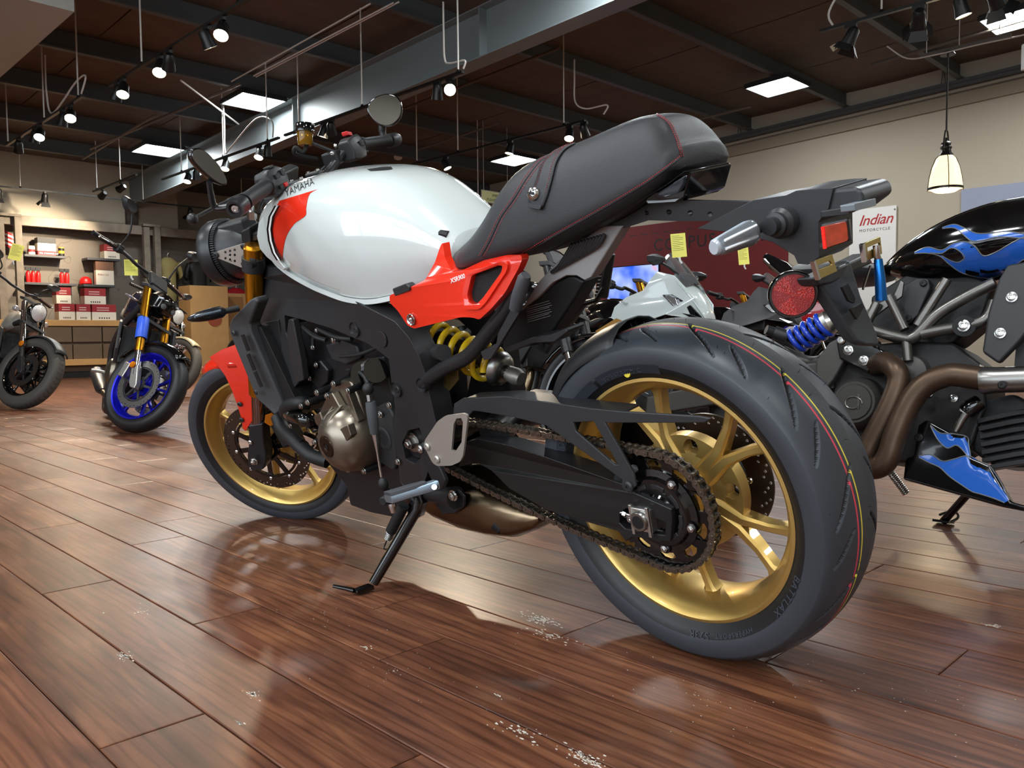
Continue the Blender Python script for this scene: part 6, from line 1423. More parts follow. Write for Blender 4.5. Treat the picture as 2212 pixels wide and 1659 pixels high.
# ---------------------------------------------------------------- flame painted roadster on the right
MI=bike_matrix(2.45,1.75,-90,10)
ftr=thing('motorcycle','black motorcycle with blue flame paint and bronze header pipes at the right edge','motorcycle',MI,'motorcycles on the showroom floor')
def FI(p,y=None): return local(MI,p[0],p[1],p[2] if y is None else y)
def FS_(pts,y): return [local(MI,p[0],p[1],(p[2] if len(p)>2 else y)) for p in pts]
def iplate(name,pts,y,th,m,bev=.004,holes=(),parent=ftr): return obj(name,G().prism(FS_(pts,y),(0,th,0),[FS_(h,y) for h in holes]),m,parent,bev=bev,seg=2)
m_gun=mat('gunmetal frame tube',srgb(112,110,106),.3,.85); m_hdr=mat('bronze header coating',srgb(96,78,64),.42,.75,var=.25,vscale=12); m_bl=mat('flame blue paint',srgb(40,96,190),.12,coat=1); m_gl=mat('flame outline grey',srgb(110,112,112),.3)
m_spb=mat('blue spring paint',srgb(24,66,190),.25,coat=.6)
RMi=Matrix.Translation((0,0,.325)); simple_tire(ftr,RMi,.325,.085,.235,m_tirew,'rear_tire'); rim(ftr,RMi,m_blackm,.07,.05,.045,'rear_wheel',n=48,R=.235,lip=.066)
FMi=Matrix.Translation((1.525,0,.31)); simple_tire(ftr,FMi,.31,.06,.24,m_tirew,'front_tire'); rim(ftr,FMi,m_blackm,.05,.042,.035,'front_wheel',n=48,R=.24,lip=.05)
for y in (-.10,.10): obj('fork_tube',G().cyl((1.525,y,.31),(1.525-.34,y,1.02),.026,n=16),m_blackm,ftr)
obj('handlebar',G().tube(spline([(1.30,.36,1.06),(1.33,.2,1.07),(1.36,.06,1.02),(1.36,-.06,1.02),(1.33,-.2,1.07),(1.30,-.36,1.06)],4),.013,10),m_blackm,ftr)
obj('seat',G().loft([[Vector((x,w*math.cos(a),z+h*math.sin(a))) for a in [2*PI*k/14 for k in range(14)]] for x,z,w,h in ((.76,.785,.06,.02),(.70,.785,.10,.03),(.60,.785,.11,.035),(.50,.79,.10,.035),(.455,.795,.06,.02))]),m_seat,ftr)
# tank
X=[.745,.78,.83,.90,.98,1.07,1.16,1.26,1.34]; T_=[.800,.832,.868,.908,.938,.957,.962,.950,.91]; B_=[.792,.772,.758,.748,.745,.748,.756,.775,.82]; Wd=[.02,.055,.090,.122,.146,.158,.156,.136,.08]
secs=[]
for p in spline([(x,0,0) for x in X],4):
    x=p.x; zt_,zb_,w=[smooth_interp(X,q,x) for q in (T_,B_,Wd)]; pr=[]; zw=zb_+(zt_-zb_)*.36
    for i in range(19):
        t_=i/18
        if t_<.28: s_=t_/.28; pr.append((w*(.62+.38*math.sin(s_*PI/2)),zb_+(zw-zb_)*s_))
        else: a=(t_-.28)/.72*PI/2; pr.append((w*math.cos(a)**.72,zw+(zt_-zw)*math.sin(a)**.86))
    secs.append([Vector((x,y,z)) for y,z in pr]+[Vector((x,-y,z)) for y,z in reversed(pr[:-1])])
itank=obj('fuel_tank',G().loft(secs),m_blackg,ftr,ang=70)
flame=[([(1976,545),(2004,534),(2034,540),(2058,527),(2084,522),(2106,532),(2124,552),(2150,545),(2185,525),(2212,512),(2240,505)],[(1976,548),(2004,547),(2030,553),(2050,570),(2076,588),(2110,598),(2140,600),(2165,592),(2190,575),(2212,560),(2240,550)]),
 ([(2036,492),(2062,485),(2086,494),(2110,504),(2140,504),(2175,500),(2212,505),(2240,505)],[(2036,494),(2062,493),(2080,506),(2098,520),(2120,520),(2160,512),(2212,515),(2240,515)])]
for A,Bq in flame: decal_strip('flame_paint',itank,A,Bq,m_bl,48,6,.0010)
def outline(body,pts,m,r=.0016,nm='flame_outline'):
    P=[cast(body,p.x,p.y,.0006) for p in spline([(a,b,0) for a,b in pts],8)]; P=[p for p in P if p is not None]
    if len(P)>2: return obj(nm,G().tube(P,r,5),m,body)
for A,Bq in flame: outline(itank,A,m_gl); outline(itank,Bq,m_gl)
lp=[(1990,542),(2020,545),(2046,538),(2075,548),(2080,562),(2062,568),(2040,556),(2012,550)]
decal_strip('flame_gap',itank,[(2010,545),(2035,547),(2055,536),(2072,543),(2082,556)],[(2010,547),(2035,552),(2050,560),(2066,566),(2082,558)],m_blackg,20,4,.0016); outline(itank,[(2010,546),(2035,547),(2055,536),(2074,543),(2083,557),(2070,566),(2052,561),(2035,552)],m_gl)
# tail end with chrome edged lamp showing past the plate hanger
tlc=FI((1676,572),-.04)
obj('tail_cowl',G().prism(FS_([(1645,552),(1655,546),(1700,566),(1722,590),(1716,606),(1690,600),(1660,580)],-.09),(0,.16,0)),m_blackg,ftr,bev=.006)
obj('tail_trim',G().tube([FI((1650,562),-.10),FI((1672,582),-.10),FI((1698,604),-.10)],.006,8),m_chrome,ftr)
# trellis
for pts in ([(1870,700),(1888,713),(1955,731),(1975,728),(1992,713),(2028,677),(2090,640),(2150,610)],[(1920,640),(1955,712)],[(2046,603),(1982,703)],[(1992,722),(2040,712),(2079,706)],[(1895,654),(1872,700)],[(2079,706),(2130,690),(2150,650)],[(1958,731),(1962,780)]):
    obj('frame_tube',G().tube(spline([FI(p,-.13) for p in pts],5),.0165 if len(pts)>2 else .0135,12),m_gun,ftr)
bt=obj('tube_boss',G().cyl(FI((2082,704),-.10),FI((2082,704),-.15),.028,n=20),m_dark,ftr); bolt(bt,FI((2082,704),-.15),.012,m_zinc,ax=(0,-1,0))
ab=iplate('airbox_plate',[(1927,631),(1978,600),(2006,602),(2010,620),(1984,681),(1960,702),(1940,690)],-.085,.02,mat('airbox dark',srgb(38,38,40),.5,bump=.2,bscale=300),.006)
for p in ((1995,612),(1962,688)): bolt(ab,FI(p,-.086),.008,m_dark,ax=(0,-1,0),kind='btn')
iplate('airbox_body',[(1880,640),(1960,590),(2080,590),(2150,610),(2120,690),(2060,740),(1960,750),(1880,720)],-.06,.12,m_dark,.01)
iplate('seat_rail',[(1870,670),(1930,640),(1945,605),(1952,610),(1948,640),(1880,690)],-.12,.01,m_gun,.002)
# engine
en=iplate('engine_block',[(1800,790),(1870,745),(1960,735),(2060,740),(2125,790),(2130,880),(2100,960),(2010,1000),(1900,1000),(1830,985),(1795,900)],-.10,.20,mat('engine grey black',srgb(40,39,39),.5,.3,bump=.2,bscale=300),.012)
cc=FI((1843,868),-.15)
cv=obj('clutch_cover',G().lathe([(0,.0),(.052,.0),(.055,-.004),(.060,-.004),(.072,-.02),(.078,-.05)],cc,(0,-1,0) if False else (0,-1,0),40) if False else G().lathe([(0,.05),(.050,.05),(.053,.046),(.060,.046),(.072,.03),(.078,.0)],cc+Vector((0,.05,0)),(0,-1,0),48),mat('cover grey',srgb(70,68,66),.5,.5,bump=.1,bscale=500),en)
text('cover_emblem','I',.06,frame(cc+Vector((.024,-.0005,-.022)),(-1,0,.25),(0,0,1)),m_gun,cv,extrude=.002,shear=.3)
obj('emblem_swirl',G().tube([cc+Vector((.026*math.cos(a)*(1-.25*a/6),-.001,.020*math.sin(a)*(1-.25*a/6)-.004)) for a in [k*.2 for k in range(30)]],.0022,6),m_gun,cv)
obj('generator_cover',G().lathe([(0,.03),(.03,.028),(.048,.02),(.055,.0)],FI((1968,808),-.10),(0,-1,0),32),mat('cover grey',srgb(70,68,66),.5,.5),en)
for p in ((1962,760),(2008,852),(1905,770),(1880,935),(2060,860)): bolt(en,FI(p,-.13),.008,m_zinc,ax=(0,-1,0))
iplate('pivot_plate',[(1762,780),(1790,740),(1812,728),(1830,735),(1835,760),(1800,820),(1775,850),(1762,830)],-.13,.03,mat('pivot grey',srgb(78,76,74),.45,.4),.006)
pbk=iplate('peg_bracket',[(1805,735),(1832,722),(1905,755),(1932,775),(1925,795),(1900,790),(1872,805),(1812,775)],-.15,.02,m_blackg,.006)
for p in ((1833,757),(1866,779)): bolt(pbk,FI(p,-.151),.011,m_zinc,ax=(0,-1,0))
bolt(ftr,FI((1817,735),-.152),.010,m_zinc,ax=(0,-1,0),kind='btn')
obj('rider_peg',G().tube([FI((1895,745),-.14),FI((1885,738),-.2)],.012,10),m_zinc,ftr)
# swingarm and shock
obj('swingarm',G().prism([(0,-.12,.36),(.35,-.11,.44),(.62,-.10,.50),(.66,-.10,.44),(.35,-.11,.36),(0,-.12,.29)],(0,.03,0)),mat('swingarm grey',srgb(70,68,66),.45,.4),ftr,bev=.008)
obj('swingarm_brace',G().tube(spline([FI((1690,760),-.06),FI((1720,775),-.06),FI((1760,785),-.07),FI((1800,770),-.08)],4),.022,10),mat('swingarm grey',srgb(70,68,66),.45,.4),ftr)
s0,s1=FI((1716,738),-.10),FI((1802,690),-.10); sh2=obj('rear_shock',G().tube([s0,s1],.022,16),m_steel,ftr); ax_=(s1-s0).normalized(); o1=ax_.orthogonal().normalized(); o2=ax_.cross(o1)
obj('coil_spring',G().tube([s0.lerp(s1,.0+.80*i/110)+(o1*math.cos(i*.27)+o2*math.sin(i*.27))*.036 for i in range(111)],.0085,10),m_spb,sh2)
obj('shock_top',G().lathe([(.038,-.02),(.038,.005),(.026,.02),(.018,.03),(.016,.05),(0,.05)],s0.lerp(s1,.86),ax_,24),m_alu,sh2)
obj('adjuster_knob',G().cyl(FI((1655,712),-.10),FI((1672,718),-.08),.016,n=16).cyl(FI((1672,718),-.08),FI((1700,728),-.06),.022,n=16),m_black,sh2)
# headers
obj('header_pipe',G().tube(spline([FI(p) for p in ((1890,790,-.12),(1912,782,-.17),(1934,798,-.2),(1941,825,-.205),(1922,878,-.21),(1886,947,-.21),(1866,988,-.205),(1850,1000,-.17))],6),.0295,18),m_hdr,ftr)
obj('header_pipe',G().tube(spline([FI(p) for p in ((2128,819,-.20),(2080,812,-.205),(2046,811,-.21),(2000,830,-.215),(1966,869,-.22),(1935,938,-.225),(1920,984,-.225),(1900,1008,-.22),(1870,1010,-.2),(1845,995,-.16))],6),.0305,18),m_hdr,ftr)
cl=FI((2118,822),-.20); cr=FI((2240,818),-.19)
mf=obj('header_sleeve',G().tube([cl,cl.lerp(cr,.1),cl.lerp(cr,.3),cr],[.034,.036,.033,.033],20),m_steel,ftr); bolt(mf,FI((2165,832),-.235),.008,m_dark,ax=(0,-1,0),kind='btn')
obj('sleeve_fin',G().prism(FS_([(2116,785),(2128,800),(2128,845),(2120,850),(2112,800)],-.20),(0,.03,0)),m_alu,mf,bev=.003)
# oxygen sensor under its black cap
obj('sensor_cap',G().tube([FI((2115,868),-.14),FI((2096,880),-.15),FI((2086,890),-.15)],[.022,.024,.02],14),m_blackg,ftr)
o=obj('sensor_body',G().tube([FI((2088,888),-.15),FI((2076,908),-.15),FI((2064,932),-.15)],[.013,.011,.008],10),m_steel,ftr); obj('zip_tie',G().cyl(FI((2088,886),-.15),FI((2084,892),-.15),.015,n=14),m_white,o)
# front cylinder with cooling fins
fc=iplate('front_cylinder',[(2105,870),(2190,850),(2240,880),(2240,1010),(2150,1010),(2098,975)],-.09,.18,m_eng,.01)
for i in range(7): obj('cylinder_fin',G().prism(FS_([(2110+i*2,905+i*17),(2200,885+i*18),(2240,880+i*18),(2240,890+i*18),(2200,896+i*18),(2112+i*2,915+i*17)],-.125),(0,.05,0)),m_eng,fc,bev=.002)
# belly pan with flames
bp2=iplate('belly_pan',[(1982,919),(2001,906),(2060,938),(2088,942),(2097,988),(2138,1006),(2184,1084),(2240,1100),(2240,1110),(2166,1096),(1950,1036),(1955,990),(1973,984),(1978,947)],-.17,.03,m_blackg,.006)
for A,Bq in (([(2010,918),(2030,935),(2056,937),(2088,944),(2092,960),(2096,985)],[(2010,920),(2026,950),(2046,968),(2066,962),(2082,975),(2094,992)]),([(1985,985),(2010,982),(2036,996),(2060,992),(2090,985),(2118,998),(2138,1008),(2160,1040),(2180,1080)],[(1985,988),(2008,1000),(2030,1010),(2052,1030),(2078,1048),(2100,1062),(2120,1068),(2145,1076),(2170,1086)])):
    decal_strip('flame_paint',bp2,A,Bq,m_bl,30,4,.001); outline(bp2,A,m_gl); outline(bp2,Bq,m_gl)
bolt(bp2,FI((1985,945),-.172),.009,m_dark,ax=(0,-1,0),kind='btn')
# radiator side
rd2=iplate('radiator_cover',[(2175,571),(2240,560),(2240,690),(2200,740),(2156,785),(2120,760),(2133,676),(2156,603)],-.20,.03,mat('radiator cover grey',srgb(46,46,48),.45,bump=.1,bscale=600),.008)
for p in ((2186,642),(2161,720)): bolt(rd2,FI(p,-.201),.010,m_zinc,ax=(0,-1,0))
obj('radiator_core',G().prism(FS_([(2200,690),(2260,680),(2260,800),(2190,800)],-.17),(0,.3,0)),m_dark,rd2)
# side stand on the far side
Wi=MI.inverted(); fi=Wi@onZ(2038,1126,.010); s2=obj('side_stand',G().tube([Vector((1.0,.14,.24)),Vector((1.01,.17,.2)),fi],[.014,.012,.012],10),m_blackg,ftr)
obj('stand_foot',G().box(fi+Vector((0,0,.0)),(.05,.05,.008)),m_blackg,s2,bev=.002)
lpw=[onZ(2030,1112,.03),onZ(2052,1105,.035),onZ(2068,1110,.03),onZ(2068,1120,.02),onZ(2052,1128,.012)]
obj('stand_loop',G().tube(spline([Wi@p for p in lpw],4),.004,6),m_blackg,s2)
A_,B_2=local(MI,1922,1018,.10),local(MI,1958,1066,.14); ax_=(B_2-A_).normalized(); o1=ax_.orthogonal().normalized(); o2=ax_.cross(o1)
obj('stand_spring',G().tube([A_.lerp(B_2,i/120)+(o1*math.cos(i*.7)+o2*math.sin(i*.7))*.010 for i in range(121)],.0026,6),m_steel,s2)
# ---------------------------------------------------------------- white sport bike behind the rear wheel
def sport(label,M,panel,accent,stripe,fr_px,lettering=None,tankm=None):
    """fully faired sport bike; right side modelled in full, mirrored left"""
    t,Sm,H,hb_=gbike('sport_motorcycle',label,M,dict(wb=1.40,steer=8,tank=tankm or m_blackg,bw=.30,bz=.90,pull=.10,rise=.0,bdx=-.09,head='none',mirror='none',rim=m_blackm,fork=m_fork,tz=.86,tx=.98,sz=.83,rad=0,sig='flat',hz=.82,hdx=.02,fender=m_blackg))
    for s in (1,-1):
        f=lambda pts,inset=0:[Vector((x,s*(y-inset),z-.42*max(0,x-1.36))) for x,y,z in pts]
        up=[(1.62,.035,.80),(1.56,.11,.90),(1.42,.15,.98),(1.30,.165,.985),(1.26,.17,.94),(1.22,.19,.86),(1.10,.20,.82),(1.02,.205,.76),(1.00,.21,.68),(1.12,.215,.62),(1.28,.20,.66),(1.40,.175,.72),(1.52,.115,.76),(1.62,.04,.77)]
        o=obj('upper_fairing',G().prism(f(up),(0,-s*.012,0)),panel,t,bev=.006)
        mid=[(1.12,.2145,.63),(1.00,.2145,.69),(.90,.21,.62),(.86,.205,.46),(.95,.20,.40),(1.10,.205,.46),(1.20,.212,.58)]
        o2_=obj('side_fairing',G().prism(f(mid),(0,-s*.012,0)),accent,t,bev=.006)
        st_=[(1.16,.222,.645),(1.06,.222,.68),(.90,.222,.60),(.92,.222,.53)]
        if s<0 and stripe:
            so_=obj('fairing_stripe',G().prism(f(st_),(0,-s*.004,0)),stripe,o2_)
            if lettering: text('lettering',lettering,.052,frame(Vector((1.115,-.2235,.612)),(-1,0,-.42),(-.3,0,1)),m_ink,so_,extrude=.0006,shear=.2)
        low=[(1.20,.19,.58),(1.05,.20,.44),(.86,.19,.44),(.80,.17,.28),(1.0,.15,.20),(1.2,.14,.26),(1.24,.16,.45)]
        obj('lower_fairing',G().prism(f(low),(0,-s*.012,0)),m_blackg,t,bev=.006)
        hl_=[(1.60,.048,.795),(1.54,.105,.845),(1.42,.150,.86),(1.36,.168,.83),(1.46,.135,.775),(1.56,.085,.765)]
        ho=obj('headlight',G().prism(f(hl_,-.006),(0,-s*.02,0)),mat('headlamp black glass',srgb(14,15,17),.05,coat=.8),t,bev=.004)
        obj('headlight_reflector',G().prism(f([(1.45,.142,.845),(1.40,.156,.845),(1.38,.162,.825),(1.44,.145,.80),(1.47,.136,.81)],-.009),(0,-s*.006,0)),mat('headlamp chrome',srgb(215,220,225),.1,.9),ho,bev=.002)
        mm=Vector((1.33,s*.22,1.04)); ms=obj('mirror_stem',G().tube([(1.42,s*.10,.97),(1.38,s*.17,1.01),mm],.010,8),m_black,t)
        obj('mirror_head',G().loft([[mm+Vector((x_,s*(.02+.065*f_*math.cos(a)),.036*f_*math.sin(a))) for a in [2*PI*k/6+.3 for k in range(6)]] for x_,f_ in ((.07,.25),(.02,.9),(-.02,1.0),(-.025,.92))]),m_black,ms,bev=.003)
        obj('tail_cowl',G().prism(f([(.42,.14,.82),(.10,.13,.90),(-.20,.06,.97),(-.22,.05,.93),(.05,.12,.82),(.35,.14,.74)]),(0,-s*.02,0)),accent,t,bev=.008)
    # nose cap between the sides
    nose=[[Vector((x,y*w,z+dz-.42*max(0,x-1.36))) for y,dz in ((-1,-.03),(-.6,.0),(0,.015),(.6,0),(1,-.03))] for x,w,z in ((1.64,.045,.80),(1.57,.115,.905),(1.44,.15,.985),(1.40,.15,1.0))]
    g=G().loft(nose,False,False); o=obj('nose_cowl',g,panel,t,sub=1); q=o.modifiers.new('sol','SOLIDIFY'); q.thickness=.006
    ws=[[Vector((x,y*w,z+dz-.3*max(0,x-1.36))) for y,dz in ((-1,-.05),(-.6,.005),(0,.02),(.6,.005),(1,-.05))] for x,w,z in ((1.50,.125,.955),(1.42,.135,1.03),(1.33,.125,1.10),(1.29,.10,1.125))]
    g=G().loft(ws,False,False); o=obj('windscreen',g,mat('windscreen plastic',srgb(225,230,235),.05,trans=.92,ior=1.2),t,sub=1)
    obj('cockpit',G().box((1.30,0,.93),(.16,.2,.06)),m_dark,t,bev=.01); obj('inner_fairing',G().box((1.25,0,.72),(.25,.26,.22)),m_dark,t,bev=.02)
    return t
m_zxw=mat('pearl fairing white',srgb(205,216,216),.2,coat=1); m_zxg=mat('copper gold graphic',srgb(196,150,84),.35,.5); m_mgrey=mat('matte graphite',srgb(70,70,72),.45)
zxM=front_at(4.32,2.98,1.40,-90,10)
sport('white and black faired sport bike behind the main rear tire',zxM,m_zxw,m_blackg,m_zxg,None,'ZX-6R')
njM=front_at(6.35,3.40,1.40,-90,10)
sport('graphite and black faired sport bike with blue nose panel behind the round reflector',njM,m_mgrey,m_mgrey,mat('blue nose panel',srgb(30,110,215),.25,coat=.6),None)
rwM=front_at(8.2,3.7,1.40,-90,10)
sport('red white and blue faired sport bike farthest behind the round reflector',rwM,mat('sport red',srgb(190,20,36),.2,coat=1),mat('deep blue fairing',srgb(30,30,150),.2,coat=1),mat('sport white',srgb(230,230,235),.25,coat=1),None)
price_tag(onX(1466,530,4.10),.085,.14,(0,.1,1),(-.75,-.6,.1),'yellow price tag clipped above the white sport bike screen')
price_tag(onX(1606,552,6.15),.085,.15,(0,.1,1),(-.75,-.6,.1),'yellow price tag clipped above the graphite sport bike screen')
# ---------------------------------------------------------------- naked bike with blue wheels at the left
m_bluerim=mat('metallic blue wheel',srgb(22,24,190),.28,.6,coat=.5)
mtM=front_at(1.96,5.44,1.42,-104,12)
mt_b,mtS,mtH,mtB=gbike('motorcycle','black naked motorcycle with bright blue wheels and gold fork, facing the camera',mtM,dict(wb=1.42,steer=40,rim=m_bluerim,head='mt',fork=m_fork,hz=.86,hdx=.08,sig='flat',tank=mat('deep navy tank',srgb(22,26,44),.15,coat=1),discm=m_steel,disc=.16,caliper=m_alu,bz=1.10,bw=.42,lever=m_chrome,shroud=mat('mt shroud grey',srgb(60,60,62),.45),fbot=m_alu,fender=m_blackg,frr=.228,Rf=.30,mh=.22,engine=m_eng))
o=obj('fork_wrap',G().lathe([(.034,.46),(.037,.45),(.037,.32),(.034,.31)],Vector((1.42,-.105,.30)),Vector((-math.sin(math.radians(25)),0,math.cos(math.radians(25)))),20),mat('blue protective wrap',srgb(52,96,220),.35),mt_b,M=mtS); o['label']='blue protective wrap'
obj('amber_reflector',G().lathe([(0,.008),(.02,.006),(.022,0)],Vector((1.36,-.13,.40)),(0,-1,0),18),m_orlens,mt_b,M=mtS)
# ---------------------------------------------------------------- cruiser at the far left
crM=front_at(1.98,8.2,1.56,-92,12)
cr,crS,crH,crB=gbike('motorcycle','black cruiser motorcycle with round headlight at the left edge',crM,dict(wb=1.56,steer=32,head='round',hr=.085,rim=m_blackg,fork=m_chrome,slider=mat('black slider',srgb(40,40,42),.4),fbot=mat('black slider',srgb(40,40,42),.4),Rf=.335,frr=.235,fw=.066,Rr=.33,rake=29,hz=.90,hdx=.14,chev=46,disc=.15,bz=1.12,bw=.42,vtwin=1,sz=.68,tz=.90,mh=.10,ftire=mat('grey dusty tire',srgb(74,72,68),.6),tank=mat('warm grey tank',srgb(150,146,138),.3,coat=.6),lever=m_chrome,fender=m_black,fa0=40,fa=90,twin=1,barm=m_blackm))
obj('amber_reflector',G().lathe([(0,.008),(.024,.006),(.027,0)],Vector((1.47,-.14,.55)),(0,-1,0),18),m_orlens,cr,M=crS)
# second row behind them
b2M=front_at(3.55,8.8,1.5,-90,11)
gbike('motorcycle','cruiser with cream tank and chrome engine behind the blue wheeled motorcycle',b2M,dict(wb=1.5,steer=25,head='round',tank=mat('cream tank',srgb(206,196,160),.25,coat=.8),cover=m_chrome,engine=m_steel,rim=m_chrome,pipe=m_chrome,muff=m_chrome,Rf=.32,Rr=.33,vtwin=1,sz=.68,tz=.94,ftire=mat('grey dusty tire',srgb(74,72,68),.6),fork=m_chrome,barm=m_chrome,mh=.10,twin=1))
b3M=front_at(4.45,7.6,1.5,-90,11)
gbike('motorcycle','dark motorcycle with worn beige tank behind the red front fender',b3M,dict(wb=1.5,steer=20,head='round',tank=mat('worn beige tank',srgb(150,134,108),.35,coat=.5),engine=m_eng,Rf=.32,Rr=.33,vtwin=1,sz=.70,tz=.90,chev=40,ftire=mat('grey dusty tire',srgb(74,72,68),.6),fork=m_blackm,bz=1.0,mh=.10,twin=1))
price_tag(onY(35,545,8.5),.10,.15,(.3,0,1),(-.35,-1,.15),'yellow price tag on the handlebar of the cruiser at the left edge')
price_tag(onY(283,578,5.9),.085,.11,(0,0,1),(-.3,-1,.1),'yellow price tag hanging behind the fork of the blue wheeled motorcycle')

b4M=front_at(2.92,2.5,1.42,-90,11)
gbike('motorcycle','black naked motorcycle mostly hidden behind the main engine, its bar end showing past the tank',b4M,dict(wb=1.42,steer=6,head='mt',bz=1.13,bw=.42,mirror='none',fork=m_blackm,hz=.84,sig='flat',bare=mat('brass bar end',srgb(190,160,110),.3,.8),tz=.90,sz=.76))
b5M=front_at(6.0,5.25,1.45,-90,11)
b5,_s5,_h5,_b5=gbike('motorcycle','black motorcycle with a yellow headlight lens seen under the seat',b5M,dict(wb=1.45,steer=5,head='round',hr=.095,hz=.93,bz=1.08,fork=m_blackm,mirror='none',tz=.9,sz=.78))
obj('yellow_lens',G().lathe([(.09,.036),(.05,.045),(0,.048)],_h5,(1,0,0),24),mat('yellow lamp lens',srgb(226,214,40),.12,coat=.6,bump=1,bscale=60),b5,M=_s5)
# ================================================================== BACK WALL DISPLAY
YP,YSH,YCT=15.57,15.28,14.60
YCB=15.05
m_post=mat('weathered grey wood post',srgb(128,118,104),.7,var=.3,vscale=9); m_shelf=mat('dark grey shelf',srgb(66,66,68),.5); m_cab=mat('honey oak veneer',srgb(196,150,92),.45,var=.12,vscale=6); m_cabd=mat('walnut drawer front',srgb(104,84,64),.5,var=.15,vscale=5)
def ox(px,Y,py=650): return onY(px,py,Y).x
def oz(px,py,Y): return onY(px,py,Y).z
x0,x1=ox(-60,YP),ox(640,YP)
# printed back panel
m_pan,N_,L_,b_=node_mat('printed panel')
tc=N_.new('ShaderNodeTexCoord'); vo=N_.new('ShaderNodeTexVoronoi'); vo.feature='DISTANCE_TO_EDGE'; vo.inputs['Scale'].default_value=3.2; L_.new(tc.outputs['Object'],vo.inputs['Vector']); wv=N_.new('ShaderNodeTexWave'); wv.wave_type='RINGS'; wv.inputs['Scale'].default_value=2.4; wv.inputs['Distortion'].default_value=6; L_.new(tc.outputs['Object'],wv.inputs['Vector'])
r=N_.new('ShaderNodeValToRGB'); r.color_ramp.elements[0].position=.44; r.color_ramp.elements[0].color=srgb(104,96,86); r.color_ramp.elements[1].position=.5; r.color_ramp.elements[1].color=srgb(74,68,62); e=r.color_ramp.elements.new(.56); e.color=srgb(104,96,86); L_.new(wv.outputs['Fac'],r.inputs['Fac']); L_.new(r.outputs['Color'],b_.inputs['Base Color']); b_.inputs['Roughness'].default_value=.7
ztop=oz(100,488,YP)
pan=thing('display_wall','dark printed merchandise display wall with grey wood posts and shelves at the left','display',Matrix.Translation((0,0,0)))
obj('back_panel',G().box(((x0+x1)/2,YP+.04,ztop/2+.3),(x1-x0,.06,ztop-.6)),m_pan,pan)
obj('header_beam',G().box(((x0+x1)/2,YSH-.05,oz(100,482,YSH)),(x1-x0,.10,.16)),m_post,pan,bev=.01); obj('canopy',G().box(((x0+x1)/2,(YP+YSH)/2,oz(100,480,YSH)+.05),(x1-x0,YP-YSH,.04)),m_post,pan)
for px in (5,43,318,341): obj('post',G().box((ox(px,YSH-.1),YSH-.14,oz(px,470 if px<100 else 492,YSH-.1)/2),(.105,.10,oz(px,470 if px<100 else 492,YSH-.1))),m_post,pan,bev=.006)
for px in (43,341): obj('post_cap',G().box((ox(px,YSH-.1)-.1,YSH-.05,oz(px,470 if px<100 else 492,YSH-.1)+.02),(.3,.3,.04)),m_post,pan)
def shelf(a,b,py):
    xa,xb=ox(a,YSH),ox(b,YSH); z=oz((a+b)/2,py,YSH); obj('shelf_board',G().box(((xa+xb)/2,(YSH+YP)/2,z-.02),(xb-xa,YP-YSH,.04)),m_shelf,pan,bev=.004); return z
zA=shelf(57,146,551); zB=shelf(55,168,611); zC=shelf(192,262,558); zD=shelf(182,250,615); zE=shelf(395,520,620)
# counter cabinet
zc=oz(150,691,YCT); xa,xb=ox(-60,YCT),ox(396,YCT)
cb=thing('counter_cabinet','long low display cabinet with honey wood top below the merchandise shelves','cabinet',Matrix.Translation((0,0,0)))
obj('worktop',G().box(((xa+xb)/2,(YCT+YCB)/2,zc-.05),(xb-xa,YCB-YCT,.10)),m_cab,cb,bev=.006)
obj('carcass',G().box(((xa+xb)/2,(YCT+YCB)/2+.03,zc*.55-.02),(xb-xa-.02,YCB-YCT-.08,zc*.9-.06)),m_cabd,cb)
k=7
for i in range(k):
    w=(xb-xa)/k
    for z0_,z1_ in ((zc*.62,zc-.11),(zc*.30,zc*.58)): obj('drawer_front',G().box((xa+w*(i+.5),YCT+.03,(z0_+z1_)/2),(w-.015,.03,z1_-z0_)),m_cabd,cb,bev=.004)
obj('lower_ledge',G().box(((xa+xb)/2,YCT-.0,zc*.27),(xb-xa,.12,.10)),m_cab,cb,bev=.004); obj('plinth',G().box(((xa+xb)/2,YCT+.12,zc*.1),(xb-xa,.06,zc*.2)),m_dark,cb)
# product boxes
m_bred=mat('carton red',srgb(150,36,40),.55); m_bcream=mat('carton cream',srgb(226,216,196),.6)
def carton(px0,px1,zb_,h,Y,label,depth=.22,red=.48):
    xa_,xb_=ox(px0,Y),ox(px1,Y); w=xb_-xa_
    t=thing('product_carton',label,'box',Matrix.Translation(((xa_+xb_)/2,Y+depth/2,zb_)),'oil cartons on the display counter')
    obj('lower_half',G().box((0,0,h*(1-red)/2),(w,depth,h*(1-red))),m_bcream,t,bev=.002); obj('printed_top',G().box((0,0,h*(1-red/2)),(w,depth,h*red)),m_bred,t,bev=.002)
    for i in range(5): obj('print_mark',G().box((-w*.2+i*w*.1,-depth/2-.001,h*.14),(w*.05,.002,h*.09)),m_ink,t)
    for i in range(2): obj('print_line',G().box((-w*.05,-depth/2-.001,h*(.78-.14*i)),(w*.5,.002,h*.05)),mat('pale print',srgb(226,190,180),.6),t)
    return t
yb=YCT+.08; hc=oz(140,655,yb)-oz(140,690,yb)
carton(126,161,zc,hc,yb,'red and cream carton left in the bottom row on the counter')
carton(164,195,zc,hc,yb,'red and cream carton second in the bottom row on the counter')
carton(198,250,zc,hc,yb,'wide red and cream carton at the right of the bottom row')
carton(183,229,zc+hc+.002,hc,yb,'red and cream carton stacked on the bottom row under the cap')
carton(122,154,zc+hc+.002,hc,yb,'red and cream carton stacked at the left behind the cruiser mirror')
carton(229,262,zC+.001,oz(245,527,YSH+.03)-oz(245,558,YSH+.03),YSH+.03,'red and cream carton alone on the upper right shelf')
